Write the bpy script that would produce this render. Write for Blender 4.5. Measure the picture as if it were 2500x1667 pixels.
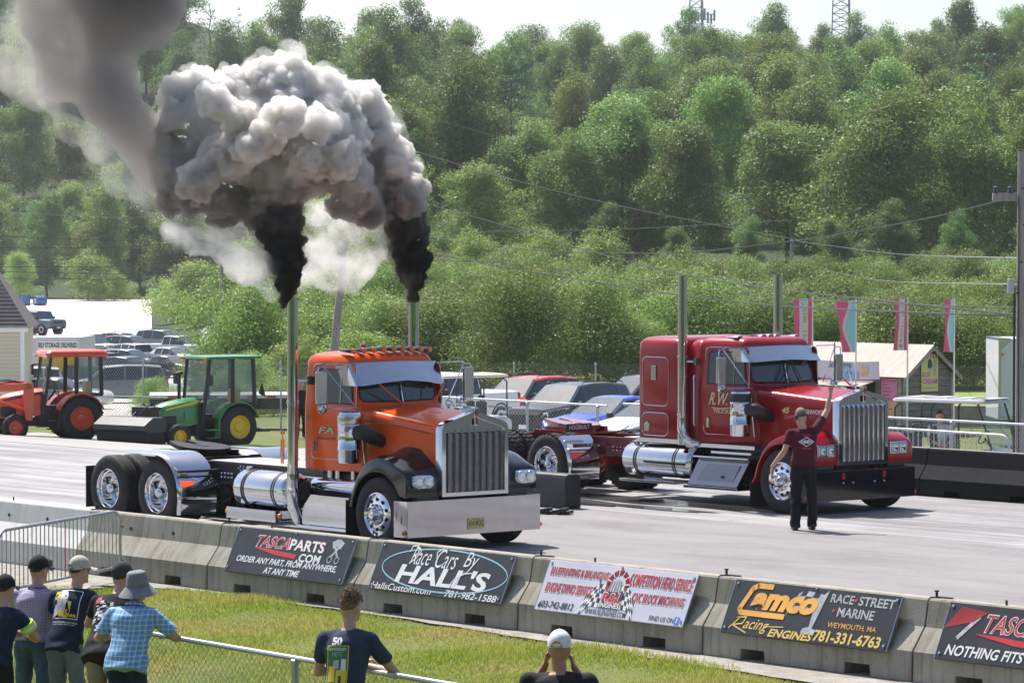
import bpy, bmesh, math, random
import numpy as np
from mathutils import Vector, Matrix, noise
R_ = math.radians
random.seed(7)
sc = bpy.context.scene
for o in list(bpy.data.objects):
    bpy.data.objects.remove(o)
col = sc.collection

# ------------------------------------------------------------------ camera
# world: X runs along the drag strip (the way the trucks face), Y across it away from the viewer, Z up; metres
ALPHA, PITCH, FPX = 0.8657, 0.0278, 8382.0
CAM = Vector((38.07, -25.076, 4.287))
RIGHT = Vector((math.cos(ALPHA), math.sin(ALPHA), 0))
FWDH = Vector((-math.sin(ALPHA), math.cos(ALPHA), 0))
FWD = FWDH*math.cos(PITCH) - Vector((0, 0, math.sin(PITCH)))
UPV = Vector((0, 0, math.cos(PITCH))) + FWDH*math.sin(PITCH)
cd = bpy.data.cameras.new('camera')
cam = bpy.data.objects.new('camera', cd)
col.objects.link(cam)
cam.matrix_world = Matrix(((RIGHT.x, UPV.x, -FWD.x, CAM.x), (RIGHT.y, UPV.y, -FWD.y, CAM.y), (RIGHT.z, UPV.z, -FWD.z, CAM.z), (0, 0, 0, 1)))
cd.sensor_width = 36.0
cd.lens = 36.0*FPX/2500.0
cd.clip_start = 0.5
cd.clip_end = 6000
sc.camera = cam
# ------------------------------------------------------------------ sky, sun, exposure
SUN_EL = R_(58)
SUN_TO = Vector((-0.985, 0.17, 0)).normalized()          # horizontal direction towards the sun
sunv = Vector((SUN_TO.x*math.cos(SUN_EL), SUN_TO.y*math.cos(SUN_EL), math.sin(SUN_EL)))
w = bpy.data.worlds.new("World")
sc.world = w
w.use_nodes = True
nt = w.node_tree
sky = nt.nodes.new('ShaderNodeTexSky')
sky.sky_type = 'NISHITA'
sky.sun_disc = False
sky.sun_elevation = SUN_EL
sky.sun_rotation = math.atan2(SUN_TO.x, SUN_TO.y)
sky.air_density = 0.8
sky.dust_density = 2.0
sky.ozone_density = 0.7
nt.links.new(sky.outputs[0], nt.nodes['Background'].inputs[0])
nt.nodes['Background'].inputs[1].default_value = 0.12
sl = bpy.data.lights.new('sun', 'SUN')
sl.energy = 4.9
sl.angle = R_(0.53)
sl.color = (1.0, 0.955, 0.89)
so = bpy.data.objects.new('sun', sl)
col.objects.link(so)
so.rotation_euler = sunv.to_track_quat('Z', 'Y').to_euler()
sc.view_settings.view_transform = 'Standard'
sc.view_settings.look = 'None'
sc.view_settings.exposure = 0.68
sc.view_settings.gamma = 1.0
sc.render.engine = 'CYCLES'
cy = sc.cycles
cy.use_denoising = True
cy.max_bounces = 7
cy.diffuse_bounces = 3
cy.glossy_bounces = 3
cy.transmission_bounces = 4
cy.volume_bounces = 10
cy.transparent_max_bounces = 24
cy.caustics_reflective = False
cy.caustics_refractive = False
cy.volume_step_rate = 1.0
cy.volume_max_steps = 256
cy.sample_clamp_indirect = 6

# ------------------------------------------------------------------ helpers
def at(px, d, z=None):
    """ground point (or a point at height z) at camera depth d whose bearing is photo column px"""
    p = CAM + FWDH*d + RIGHT*((px-1250)/FPX*d)
    return Vector((p.x, p.y, terrain(p.x, p.y) if z is None else z))

def lerp_table(t, x):
    if x <= t[0][0]: return t[0][1]
    for (a, b), (c, d) in zip(t, t[1:]):
        if x <= c:
            k = (x-a)/(c-a)
            return b + (d-b)*k
    return t[-1][1]
T_Y = ((19.5, 0), (22, -.25), (30, -.9), (46, -1.75), (62, -2.2), (200, -2.3))
T_YL = ((13, 0), (17, -.25), (22, -.68), (28.4, -1.15), (31, -1.36), (46, -1.8), (62, -2.2), (200, -2.3))
T_L = ((110, -1.9), (150, -3.0), (190, -3.9), (300, -4.5), (360, -4.1), (410, -3.5), (470, -2.6), (520, 3), (640, 33), (760, 52), (1400, 70))
T_R = ((110, -2.0), (160, -2.0), (230, -.2), (300, 2.2), (400, 10), (500, 19), (600, 29), (760, 40), (1400, 55))
def sstep(a, b, x):
    t = max(0, min(1, (x-a)/(b-a)))
    return t*t*(3-2*t)
def terrain(x, y):
    q = Vector((x, y, 0)) - Vector((CAM.x, CAM.y, 0))
    d = q.dot(FWDH)
    if y < 0: return lerp_table(((-9, -.62), (-7.35, -.37), (-5.5, -.34), (-1.3, 0)), y)
    if y <= 13: return 0
    px = 1250 + FPX*q.dot(RIGHT)/max(d, 1)
    kn = sstep(600, 1050, px)
    near = lerp_table(T_Y, y)*kn + lerp_table(T_YL, y)*(1-kn)
    if d < 100: return near
    k = sstep(420, 980, px)
    far = lerp_table(T_L, d)*(1-k) + lerp_table(T_R, d)*k
    far += 9*(1-sstep(150, 700, px))*sstep(520, 630, d)
    far += 3.2*sstep(2050, 2500, px)*sstep(330, 480, d)
    b = sstep(105, 150, d)
    return near*(1-b) + far*b

def grass_edge(x): return lerp_table(((-20, -4.3), (.6, -2.6), (1.1, -1.9), (1.9, -.55), (3.4, -.26), (7, -.30), (11, -.62), (14, -.85), (20, -1.3)), x)
def tag(o, label=None, cat=None, group=None, kind=None):
    if label: o['label'] = label
    if cat: o['category'] = cat
    if group: o['group'] = group
    if kind: o['kind'] = kind
    return o
def empty(name, loc=(0, 0, 0), rz=0, label=None, cat=None, group=None, parent=None):
    o = bpy.data.objects.new(name, None)
    col.objects.link(o)
    o.location = loc
    o.rotation_euler = (0, 0, rz)
    o.empty_display_size = .2
    if parent: o.parent = parent
    return tag(o, label, cat, group)
def kids(o):
    return [c for c in bpy.data.objects if c.parent == o]
def copy_tree(o, parent=None, ch=None):
    if ch is None:
        ch = {}
        for c in bpy.data.objects:
            if c.parent: ch.setdefault(c.parent.name, []).append(c)
    c = o.copy()
    col.objects.link(c)
    if parent: c.parent = parent
    for k in ch.get(o.name, []): copy_tree(k, c, ch)
    return c

class MB:
    """collects shapes into one mesh"""
    def __init__(s):
        s.v = []; s.f = []; s.m = []; s.M = None
    def add(s, vs, fs, mi=0, M=None):
        b = len(s.v)
        if M is None: M = s.M
        if M is not None: vs = [M @ Vector(p) for p in vs]
        s.v.extend([tuple(p) for p in vs])
        s.f.extend([tuple(i+b for i in f) for f in fs])
        s.m.extend([mi]*len(fs))
        return s
    def box(s, x0, x1, y0, y1, z0, z1, mi=0, M=None):
        vs = [(x, y, z) for z in (z0, z1) for y in (y0, y1) for x in (x0, x1)]
        return s.add(vs, [(0, 2, 3, 1), (4, 5, 7, 6), (0, 1, 5, 4), (2, 6, 7, 3), (0, 4, 6, 2), (1, 3, 7, 5)], mi, M)
    def rings(s, rings, closed=True, cap0=True, cap1=True, loop=False, mi=0, M=None):
        n = len(rings[0]); vs = [p for r in rings for p in r]; fs = []
        m = len(rings)
        for i in range(m if loop else m-1):
            for j in range(n if closed else n-1):
                a, b = i*n+j, i*n+(j+1) % n
                i2 = (i+1) % m
                fs.append((a, b, i2*n+(j+1) % n, i2*n+j))
        if cap0 and not loop: fs.append(tuple(range(n))[::-1])
        if cap1 and not loop: fs.append(tuple((m-1)*n+j for j in range(n)))
        return s.add(vs, fs, mi, M)
    def tube(s, pts, r, n=8, mi=0, cap=True, M=None):
        pts = [Vector(p) for p in pts]
        rr = r if isinstance(r, (list, tuple)) else [r]*len(pts)
        rings = []; up = None
        for i, p in enumerate(pts):
            t = (pts[min(i+1, len(pts)-1)] - pts[max(i-1, 0)]).normalized()
            if up is None:
                up = Vector((0, 0, 1)) if abs(t.z) < .9 else Vector((1, 0, 0))
            a = t.cross(up)
            if a.length < 1e-5: a = t.cross(Vector((0, 1, 0)))
            a.normalize(); b = a.cross(t).normalized(); up = b
            rings.append([p + (a*math.cos(q) + b*math.sin(q))*rr[i] for q in [2*math.pi*k/n for k in range(n)]])
        return s.rings(rings, True, cap, cap, mi=mi, M=M)
    def lathe(s, prof, n=24, axis='z', c=(0, 0, 0), mi=0, closed=False, M=None, cap=True):
        """prof: (radius, height) pairs"""
        rings = []
        for r, h in prof:
            ring = []
            for k in range(n):
                a = 2*math.pi*k/n; x, y = r*math.cos(a), r*math.sin(a)
                p = (x, y, h) if axis == 'z' else ((x, h, -y) if axis == 'y' else (h, x, y))
                ring.append((p[0]+c[0], p[1]+c[1], p[2]+c[2]))
            rings.append(ring)
        return s.rings(rings, True, cap and not closed and prof[0][0] > 1e-4, cap and not closed and prof[-1][0] > 1e-4, closed, mi, M)
    def prism(s, poly, a, b, axis='y', mi=0, M=None):
        def P(u, v, h): return (u, h, v) if axis == 'y' else ((u, v, h) if axis == 'z' else (h, u, v))
        n = len(poly)
        vs = [P(u, v, a) for u, v in poly] + [P(u, v, b) for u, v in poly]
        fs = [tuple(range(n))[::-1], tuple(range(n, 2*n))] + [(i, (i+1) % n, n+(i+1) % n, n+i) for i in range(n)]
        return s.add(vs, fs, mi, M)
    def ball(s, c, r, n=10, m=6, mi=0, M=None, sq=(1, 1, 1)):
        rings = []
        for i in range(1, m):
            t = math.pi*i/m
            rings.append([(c[0]+r*sq[0]*math.sin(t)*math.cos(2*math.pi*k/n), c[1]+r*sq[1]*math.sin(t)*math.sin(2*math.pi*k/n), c[2]-r*sq[2]*math.cos(t)) for k in range(n)])
        return s.rings(rings, mi=mi, M=M)
    def quad(s, a, b, c, d, mi=0, M=None):
        return s.add([a, b, c, d], [(0, 1, 2, 3)], mi, M)
    def sheet(s, f, nu, nv, mi=0, M=None):
        vs = [f(i/nu, j/nv) for j in range(nv+1) for i in range(nu+1)]
        fs = [(j*(nu+1)+i, j*(nu+1)+i+1, (j+1)*(nu+1)+i+1, (j+1)*(nu+1)+i) for j in range(nv) for i in range(nu)]
        return s.add(vs, fs, mi, M)
    def build(s, name, mats, parent=None, loc=None, smooth=35, bev=0, seg=2, sub=0, solid=0, fix=True):
        me = bpy.data.meshes.new(name)
        me.from_pydata(s.v, [], s.f)
        if not isinstance(mats, (list, tuple)): mats = [mats]
        for m in mats: me.materials.append(m)
        me.polygons.foreach_set('material_index', s.m)
        if fix:
            bm = bmesh.new(); bm.from_mesh(me)
            bmesh.ops.recalc_face_normals(bm, faces=bm.faces)
            bm.to_mesh(me); bm.free()
        if smooth:
            me.polygons.foreach_set('use_smooth', [True]*len(me.polygons))
            me.set_sharp_from_angle(angle=R_(smooth))
        me.update()
        o = bpy.data.objects.new(name, me)
        col.objects.link(o)
        if parent: o.parent = parent
        if loc: o.location = loc
        if solid:
            md = o.modifiers.new('s', 'SOLIDIFY'); md.thickness = solid; md.offset = 0; md = o.modifiers.new('e', 'EDGE_SPLIT'); md.split_angle = R_(48)
        if bev:
            md = o.modifiers.new('b', 'BEVEL'); md.width = bev; md.segments = seg; md.limit_method = 'ANGLE'; md.angle_limit = R_(30)
        if sub:
            md = o.modifiers.new('u', 'SUBSURF'); md.levels = sub; md.render_levels = sub
        return o

def np_mesh(name, verts, faces_n, mats, mat_idx=None, parent=None, smooth=False):
    """verts Nx3; faces are consecutive runs of faces_n vertices"""
    me = bpy.data.meshes.new(name)
    n = len(verts); nf = n//faces_n
    me.vertices.add(n); me.vertices.foreach_set('co', np.asarray(verts, dtype=np.float32).ravel())
    me.loops.add(n); me.loops.foreach_set('vertex_index', np.arange(n, dtype=np.int32))
    me.polygons.add(nf); me.polygons.foreach_set('loop_start', np.arange(0, n, faces_n, dtype=np.int32))
    for m in (mats if isinstance(mats, (list, tuple)) else [mats]): me.materials.append(m)
    if mat_idx is not None: me.polygons.foreach_set('material_index', np.asarray(mat_idx, dtype=np.int32))
    if smooth: me.polygons.foreach_set('use_smooth', [True]*nf)
    me.update(calc_edges=True)
    o = bpy.data.objects.new(name, me)
    if parent is not False:
        col.objects.link(o)
        if parent: o.parent = parent
    return o

# ------------------------------------------------------------------ materials
MATS = {}
def mat(name, c=(.5, .5, .5), rough=.5, metal=0, var=0, vscale=3, bump=0, bscale=40, spec=.5, coat=0, emit=0, trans=0, alpha=1, c2=None, stretch=None, sss=0):
    if name in MATS: return MATS[name]
    m = bpy.data.materials.new(name); m.use_nodes = True
    n = m.node_tree.nodes; l = m.node_tree.links; b = n['Principled BSDF']
    b.inputs['Base Color'].default_value = (*c, 1)
    b.inputs['Roughness'].default_value = rough
    b.inputs['Metallic'].default_value = metal
    b.inputs['Specular IOR Level'].default_value = spec
    b.inputs['Coat Weight'].default_value = coat
    b.inputs['Coat Roughness'].default_value = .04
    if trans: b.inputs['Transmission Weight'].default_value = trans
    if alpha < 1: b.inputs['Alpha'].default_value = alpha
    if emit:
        b.inputs['Emission Color'].default_value = (*c, 1); b.inputs['Emission Strength'].default_value = emit
    tc = n.new('ShaderNodeTexCoord'); mp = n.new('ShaderNodeMapping')
    l.new(tc.outputs['Object'], mp.inputs['Vector'])
    if stretch: mp.inputs['Scale'].default_value = stretch
    if var or c2:
        t = n.new('ShaderNodeTexNoise'); t.inputs['Scale'].default_value = vscale; t.inputs['Detail'].default_value = 6; t.inputs['Roughness'].default_value = .6
        l.new(mp.outputs[0], t.inputs['Vector'])
        r = n.new('ShaderNodeValToRGB'); l.new(t.outputs['Fac'], r.inputs['Fac'])
        r.color_ramp.elements[0].position = .33; r.color_ramp.elements[1].position = .68
        lo = [x*(1-var) for x in c] if c2 is None else c2
        hi = [min(1, x*(1+var)) for x in c] if c2 is None else c
        r.color_ramp.elements[0].color = (*lo, 1); r.color_ramp.elements[1].color = (*hi, 1)
        l.new(r.outputs['Color'], b.inputs['Base Color'])
        mr = n.new('ShaderNodeMapRange'); l.new(t.outputs['Fac'], mr.inputs['Value'])
        mr.inputs['To Min'].default_value = min(1, rough*1.15); mr.inputs['To Max'].default_value = rough*.85
        l.new(mr.outputs[0], b.inputs['Roughness'])
    if bump:
        t2 = n.new('ShaderNodeTexNoise'); t2.inputs['Scale'].default_value = bscale; t2.inputs['Detail'].default_value = 4
        l.new(mp.outputs[0], t2.inputs['Vector'])
        bp = n.new('ShaderNodeBump'); bp.inputs['Strength'].default_value = bump; bp.inputs['Distance'].default_value = .02
        l.new(t2.outputs['Fac'], bp.inputs['Height']); l.new(bp.outputs[0], b.inputs['Normal'])
    MATS[name] = m
    return m
def chrome(name, c=(.82, .83, .85), rough=.06):
    return mat(name, c, rough, 1, var=.04, vscale=5)
CHROME = chrome('chrome', (.60, .62, .66), .05)
STEEL = chrome('brushed_steel', (.50, .51, .54), .22)
ALU = chrome('polished_aluminium', (.80, .80, .82), .09)
RUBBER = mat('tyre_rubber', (.018, .018, .02), .8, var=.35, vscale=9, bump=.2, bscale=60)
BLACK = mat('black_paint', (.006, .008, .013), .10, spec=.45, coat=.25, var=.2)
BLKMAT = mat('black_metal', (.018, .019, .022), .45, var=.4, vscale=6)
DARKGLASS = mat('dark_glass', (.012, .016, .018), .04, spec=.8, var=.2)
GALV = mat('galvanised_steel', (.42, .45, .48), .4, .75, var=.15, vscale=14)
AMBER = mat('amber_lens', (.75, .2, .01), .15, spec=.7, var=.1, coat=.5)
REDLENS = mat('red_lens', (.45, .01, .008), .15, spec=.7, var=.1, coat=.5)
WHITEP = mat('white_paint', (.78, .78, .78), .35, var=.05, coat=.3)
LENS = mat('headlamp_lens', (.72, .75, .78), .08, .6, var=.15, vscale=20)
SKIN = mat('skin', (.50, .285, .205), .5, var=.12, vscale=12, bump=.08, bscale=90)
SKIN2 = mat('sunburnt_skin', (.42, .19, .13), .5, var=.14, vscale=12, bump=.08, bscale=90)

# ------------------------------------------------------------------ evaluating modifiers / text in a scratch scene
SCR = bpy.data.scenes.new('scratch')
def evaluated_mesh(o):
    for c in list(o.users_collection): c.objects.unlink(o)
    SCR.collection.objects.link(o)
    vl = SCR.view_layers[0]; vl.update(); dg = vl.depsgraph
    me = bpy.data.meshes.new_from_object(o.evaluated_get(dg))
    SCR.collection.objects.unlink(o)
    return me
# ------------------------------------------------------------------ lettering
_txt = {}
def text_geo(s, shear=0, fat=0, res=3):
    """flat lettering as verts / faces normalised to a unit box"""
    k = (s, shear, fat)
    if k in _txt: return _txt[k]
    cu = bpy.data.curves.new('t', 'FONT'); cu.body = s; cu.shear = shear; cu.offset = fat; cu.resolution_u = res
    cu.fill_mode = 'FRONT'; cu.dimensions = '2D'
    o = bpy.data.objects.new('t', cu)
    me = evaluated_mesh(o)
    vs = [tuple(v.co) for v in me.vertices]; fs = [tuple(p.vertices) for p in me.polygons]
    bpy.data.objects.remove(o); bpy.data.meshes.remove(me)
    xs = [v[0] for v in vs]; ys = [v[1] for v in vs]
    x0, x1, y0, y1 = min(xs), max(xs), min(ys), max(ys)
    r = ([((v[0]-x0)/(x1-x0), (v[1]-y0)/(y1-y0)) for v in vs], fs, (x1-x0)/(y1-y0))
    _txt[k] = r
    return r
def letter(mb, s, u0, v0, u1, v1, h=.004, mi=0, M=None, shear=0, fat=.0, skew=0):
    """lettering filling the box u0..u1, v0..v1 of the local x-y plane at height h"""
    vs, fs, _ = text_geo(s, shear, fat)
    mb.add([(u0+a*(u1-u0)+skew*b, v0+b*(v1-v0), h) for a, b in vs], fs, mi, M)
def plane_M(o, u, v):
    """matrix whose x axis is u, y axis v, z axis u x v, at origin o"""
    u = Vector(u).normalized(); v = Vector(v).normalized(); n = u.cross(v)
    return Matrix(((u.x, v.x, n.x, o[0]), (u.y, v.y, n.y, o[1]), (u.z, v.z, n.z, o[2]), (0, 0, 0, 1)))
# ================================================================== SETTING
# ---------------- ground: one sheet on a fan of depths, out to the horizon
def fan(name, depths, pxs, m, dz=0, label=None, kind='structure', smooth=True):
    vs = []; nx = len(pxs)
    for d in depths:
        for px in pxs:
            p = at(px, d); vs.append((p.x, p.y, p.z+dz))
    fs = [(j*nx+i, j*nx+i+1, (j+1)*nx+i+1, (j+1)*nx+i) for j in range(len(depths)-1) for i in range(nx-1)]
    mb = MB(); mb.add(vs, fs)
    o = mb.build(name, m, smooth=40 if smooth else 0)
    return tag(o, label, None, None, kind)
def ground_mat(name, cols, scale, bump=.3, rough=.95, stretch=None, bscale=None):
    m = bpy.data.materials.new(name); m.use_nodes = True
    n = m.node_tree.nodes; l = m.node_tree.links; b = n['Principled BSDF']
    b.inputs['Roughness'].default_value = rough; b.inputs['Specular IOR Level'].default_value = .25
    tc = n.new('ShaderNodeTexCoord'); mp = n.new('ShaderNodeMapping'); l.new(tc.outputs['Object'], mp.inputs['Vector'])
    if stretch: mp.inputs['Scale'].default_value = stretch
    t = n.new('ShaderNodeTexNoise'); t.inputs['Scale'].default_value = scale; t.inputs['Detail'].default_value = 9; t.inputs['Roughness'].default_value = .68
    l.new(mp.outputs[0], t.inputs['Vector'])
    r = n.new('ShaderNodeValToRGB'); l.new(t.outputs['Fac'], r.inputs['Fac'])
    e = r.color_ramp.elements
    while len(e) < len(cols): e.new(.5)
    for i, c in enumerate(cols):
        e[i].position = .3 + .42*i/(len(cols)-1); e[i].color = (*c, 1)
    l.new(r.outputs['Color'], b.inputs['Base Color'])
    t2 = n.new('ShaderNodeTexNoise'); t2.inputs['Scale'].default_value = bscale or scale*20; t2.inputs['Detail'].default_value = 5
    l.new(tc.outputs['Object'], t2.inputs['Vector'])
    bp = n.new('ShaderNodeBump'); bp.inputs['Strength'].default_value = bump; bp.inputs['Distance'].default_value = .03
    l.new(t2.outputs['Fac'], bp.inputs['Height']); l.new(bp.outputs[0], b.inputs['Normal'])
    MATS[name] = m
    return m
GRASSY = ground_mat('dry_grass_ground', [(.075, .10, .024), (.11, .135, .036), (.16, .16, .06)], .35, .6)
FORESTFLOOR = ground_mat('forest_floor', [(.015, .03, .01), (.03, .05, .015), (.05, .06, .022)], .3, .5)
PXS = list(range(-6000, -500, 500)) + list(range(-500, 3001, 100)) + list(range(3500, 9001, 500))
fan('ground', [4, 8, 12, 16, 20, 24, 26, 28, 30, 32, 34, 36, 38, 40, 42, 44, 46, 48, 51, 54, 57, 60, 62, 64, 66, 68, 70, 72, 74, 76, 78, 80, 83, 86, 89, 92, 96, 100, 108, 116, 126, 136, 150, 165, 180, 195, 210], PXS, GRASSY, -.03)
fan('hillside', [209.9, 225, 240, 260, 280, 300, 320, 340, 360, 385, 410, 440, 470, 495, 520, 550, 580, 620, 660, 720, 800, 1000, 1400, 2400], PXS, FORESTFLOOR, -.03)

# ---------------- the drag strip: concrete with rubber laid down along the lanes
def track_mat():
    m = bpy.data.materials.new('drag_strip_surface'); m.use_nodes = True
    n = m.node_tree.nodes; l = m.node_tree.links; b = n['Principled BSDF']
    b.inputs['Specular IOR Level'].default_value = .35
    tc = n.new('ShaderNodeTexCoord')
    def noise_(scale, detail, stretch=None, rough=.6):
        mp = n.new('ShaderNodeMapping'); l.new(tc.outputs['Object'], mp.inputs['Vector'])
        if stretch: mp.inputs['Scale'].default_value = stretch
        t = n.new('ShaderNodeTexNoise'); t.inputs['Scale'].default_value = scale; t.inputs['Detail'].default_value = detail; t.inputs['Roughness'].default_value = rough
        l.new(mp.outputs[0], t.inputs['Vector']); return t.outputs['Fac']
    def ramp(f, p0, p1, c0, c1):
        r = n.new('ShaderNodeValToRGB'); l.new(f, r.inputs['Fac'])
        r.color_ramp.elements[0].position = p0; r.color_ramp.elements[1].position = p1
        r.color_ramp.elements[0].color = (*c0, 1); r.color_ramp.elements[1].color = (*c1, 1)
        return r.outputs['Color']
    def mix(kind, a, bb, f=1.0):
        x = n.new('ShaderNodeMixRGB'); x.blend_type = kind
        if isinstance(f, float): x.inputs[0].default_value = f
        else: l.new(f, x.inputs[0])
        l.new(a, x.inputs[1]); l.new(bb, x.inputs[2]); return x.outputs[0]
    base = ramp(noise_(.25, 8), .3, .7, (.38, .37, .362), (.46, .45, .44))
    fine = ramp(noise_(30, 6), .3, .75, (.84, .84, .84), (1, 1, 1))
    c = mix('MULTIPLY', base, fine)
    streak = ramp(noise_(1.0, 7, (.035, 3.2, 1), .7), .44, .66, (1, 1, 1), (.55, .56, .60))
    c = mix('MULTIPLY', c, streak, .9)
    lines = ramp(noise_(1.0, 5, (.02, 14, 1), .75), .47, .62, (1, 1, 1), (.5, .5, .53))
    c = mix('MULTIPLY', c, lines, .8)
    blotch = ramp(noise_(.12, 5, (1, 1.8, 1)), .45, .6, (1, 1, 1), (.72, .71, .72))
    c = mix('MULTIPLY', c, blotch)
    sp = n.new('ShaderNodeSeparateXYZ'); l.new(tc.outputs['Object'], sp.inputs[0])
    for yc in (4.75, 7.0, 13.85, 16.1):
        a1 = n.new('ShaderNodeMath'); a1.operation = 'SUBTRACT'; l.new(sp.outputs['Y'], a1.inputs[0]); a1.inputs[1].default_value = yc
        a2 = n.new('ShaderNodeMath'); a2.operation = 'ABSOLUTE'; l.new(a1.outputs[0], a2.inputs[0])
        a3 = n.new('ShaderNodeMath'); a3.operation = 'MULTIPLY_ADD'; l.new(noise_(1.0, 6, (.05, 2.5, 1), .7), a3.inputs[0]); a3.inputs[1].default_value = 1.1; l.new(a2.outputs[0], a3.inputs[2])
        c = mix('MULTIPLY', c, ramp(a3.outputs[0], .45, 1.15, (.55, .55, .58), (1, 1, 1)), .85)
    patch = ramp(noise_(.55, 6, (.3, 1.1, 1), .62), .42, .60, (.74, .73, .75), (1, 1, 1))
    c = mix('MULTIPLY', c, patch, .75)
    # hairline cracks
    vo = n.new('ShaderNodeTexVoronoi'); vo.feature = 'DISTANCE_TO_EDGE'; vo.inputs['Scale'].default_value = .16
    mp = n.new('ShaderNodeMapping'); l.new(tc.outputs['Object'], mp.inputs['Vector']); 
    nz = n.new('ShaderNodeTexNoise'); nz.inputs['Scale'].default_value = 1.2; nz.inputs['Detail'].default_value = 6
    l.new(mp.outputs[0], nz.inputs['Vector'])
    ad = n.new('ShaderNodeMixRGB'); ad.blend_type = 'ADD'; ad.inputs[0].default_value = .6; l.new(mp.outputs[0], ad.inputs[1]); l.new(nz.outputs['Color'], ad.inputs[2])
    l.new(ad.outputs[0], vo.inputs['Vector'])
    cr = ramp(vo.outputs['Distance'], .0, .0035, (.3, .29, .28), (1, 1, 1))
    c = mix('MULTIPLY', c, cr, .7)
    l.new(c, b.inputs['Base Color'])
    r2 = n.new('ShaderNodeMapRange'); l.new(noise_(2, 4), r2.inputs['Value']); r2.inputs['To Min'].default_value = .95; r2.inputs['To Max'].default_value = .6
    l.new(r2.outputs[0], b.inputs['Roughness'])
    bp = n.new('ShaderNodeBump'); bp.inputs['Strength'].default_value = .25; bp.inputs['Distance'].default_value = .01
    l.new(noise_(60, 4), bp.inputs['Height']); l.new(bp.outputs[0], b.inputs['Normal'])
    return m
TRACK = track_mat()
def slab(name, x0, x1, y0, y1, z, m, nx=40, ny=6, drape=False, lab=None):
    mb = MB()
    mb.sheet(lambda a, b: (x0+(x1-x0)*a, y0+(y1-y0)*b, (terrain(x0+(x1-x0)*a, y0+(y1-y0)*b) if drape else 0)+z), nx, ny)
    return tag(mb.build(name, m, smooth=0), lab, None, None, 'structure')
slab('drag_strip', -160, 420, .2, 19.6, 0.004, TRACK, 290, 30, True)
GRAVEL = ground_mat('worn_gravel_asphalt', [(.20, .185, .16), (.30, .28, .25), (.40, .38, .34)], 3.0, .6)
mb = MB()
def verge_pt(a, b):
    x = -10+45*a; y0 = max(-1.15, grass_edge(x)-.12+.08*noise.noise((x*2, 0, 0)))
    y = y0+(.2-y0)*b; return (x, y, terrain(x, y)-.004)
mb.sheet(verge_pt, 180, 3); tag(mb.build('gravel_verge', GRAVEL, smooth=0), kind='structure')
mb = MB()
def path_pt(a, b):
    y = -1.1-3.2*b*(1 if a < .93 else max(0, (1-a)/.07)**.5)
    return (-60+62*a, y, terrain(-60+62*a, y)+.006)
mb.sheet(path_pt, 60, 10)
tag(mb.build('gravel_path', GRAVEL, smooth=0), kind='structure')
PALEC = ground_mat('pale_concrete', [(.50, .49, .47), (.60, .59, .57), (.66, .65, .63)], .5, .2)
# darker asphalt patch across the start line and a band of pale concrete
ASPH = ground_mat('old_asphalt_patch', [(.17, .162, .164), (.225, .216, .216), (.265, .256, .256)], .6, .4, stretch=(.5, 1.4, 1))
mb = MB()
mb.add([(-1.5, 5.4, .008), (34, 4.6, .008), (34, 11.7, .008), (1.9, 11.9, .008), (-6.0, 12.2, .008)], [(0, 1, 2, 3, 4)])
tag(mb.build('asphalt_patch', ASPH, smooth=0), kind='structure')
WET = mat('wet_concrete', (.055, .055, .06), .08, c2=(.16, .16, .165), vscale=1.3, stretch=(.4, 1.5, 1))
mb = MB()
def blob(cx, cy, rx, ry, z, seed, n=40):
    return [(cx+rx*math.cos(a)*(1+.35*noise.noise((math.cos(a)*1.7+seed, math.sin(a)*1.7, 0))), cy+ry*math.sin(a)*(1+.35*noise.noise((math.cos(a)*1.7, math.sin(a)*1.7+seed, 3))), z) for a in [2*math.pi*k/n for k in range(n)]]
for cx, cy, rx, ry, s in ((-6.5, 12.9, 2.6, .55, 1), (-4.3, 14.0, 2.6, .5, 2), (-8.5, 13.6, 1.5, .8, 3), (-3.0, 13.0, 1.2, .22, 4)):
    b = blob(cx, cy, rx, ry, .012+s*.001, s); mb.add(b, [tuple(range(len(b)))])
tag(mb.build('wet_patch', WET, smooth=0), kind='structure')
# road and parking lot on the left, dark apron beside the far side of the strip
slab('staging_apron', -160, 6, 19.6, 31.5, .012, ground_mat('apron_asphalt', [(.26, .25, .24), (.33, .32, .31), (.38, .37, .36)], .5, .4), 60, 10, True)
LOT = ground_mat('parking_lot_asphalt', [(.34, .33, .31), (.42, .41, .39), (.47, .46, .44)], .12, .3)
fan('parking_lot', [118, 126, 136, 150, 165, 180, 195, 210, 225, 240, 260, 280, 300, 320, 335], [-600, -300, -100, 100, 250, 400, 480, 540], LOT, .02)
fan('road', [334.9, 345, 360, 385, 410, 440, 455], [-600, -300, -100, 50, 150, 250, 330, 370], PALEC, .03)
fan('car_park', [84, 90, 96, 103, 110, 118, 124], [900, 1050, 1200, 1350, 1500, 1650, 1800], LOT, .02)
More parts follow.
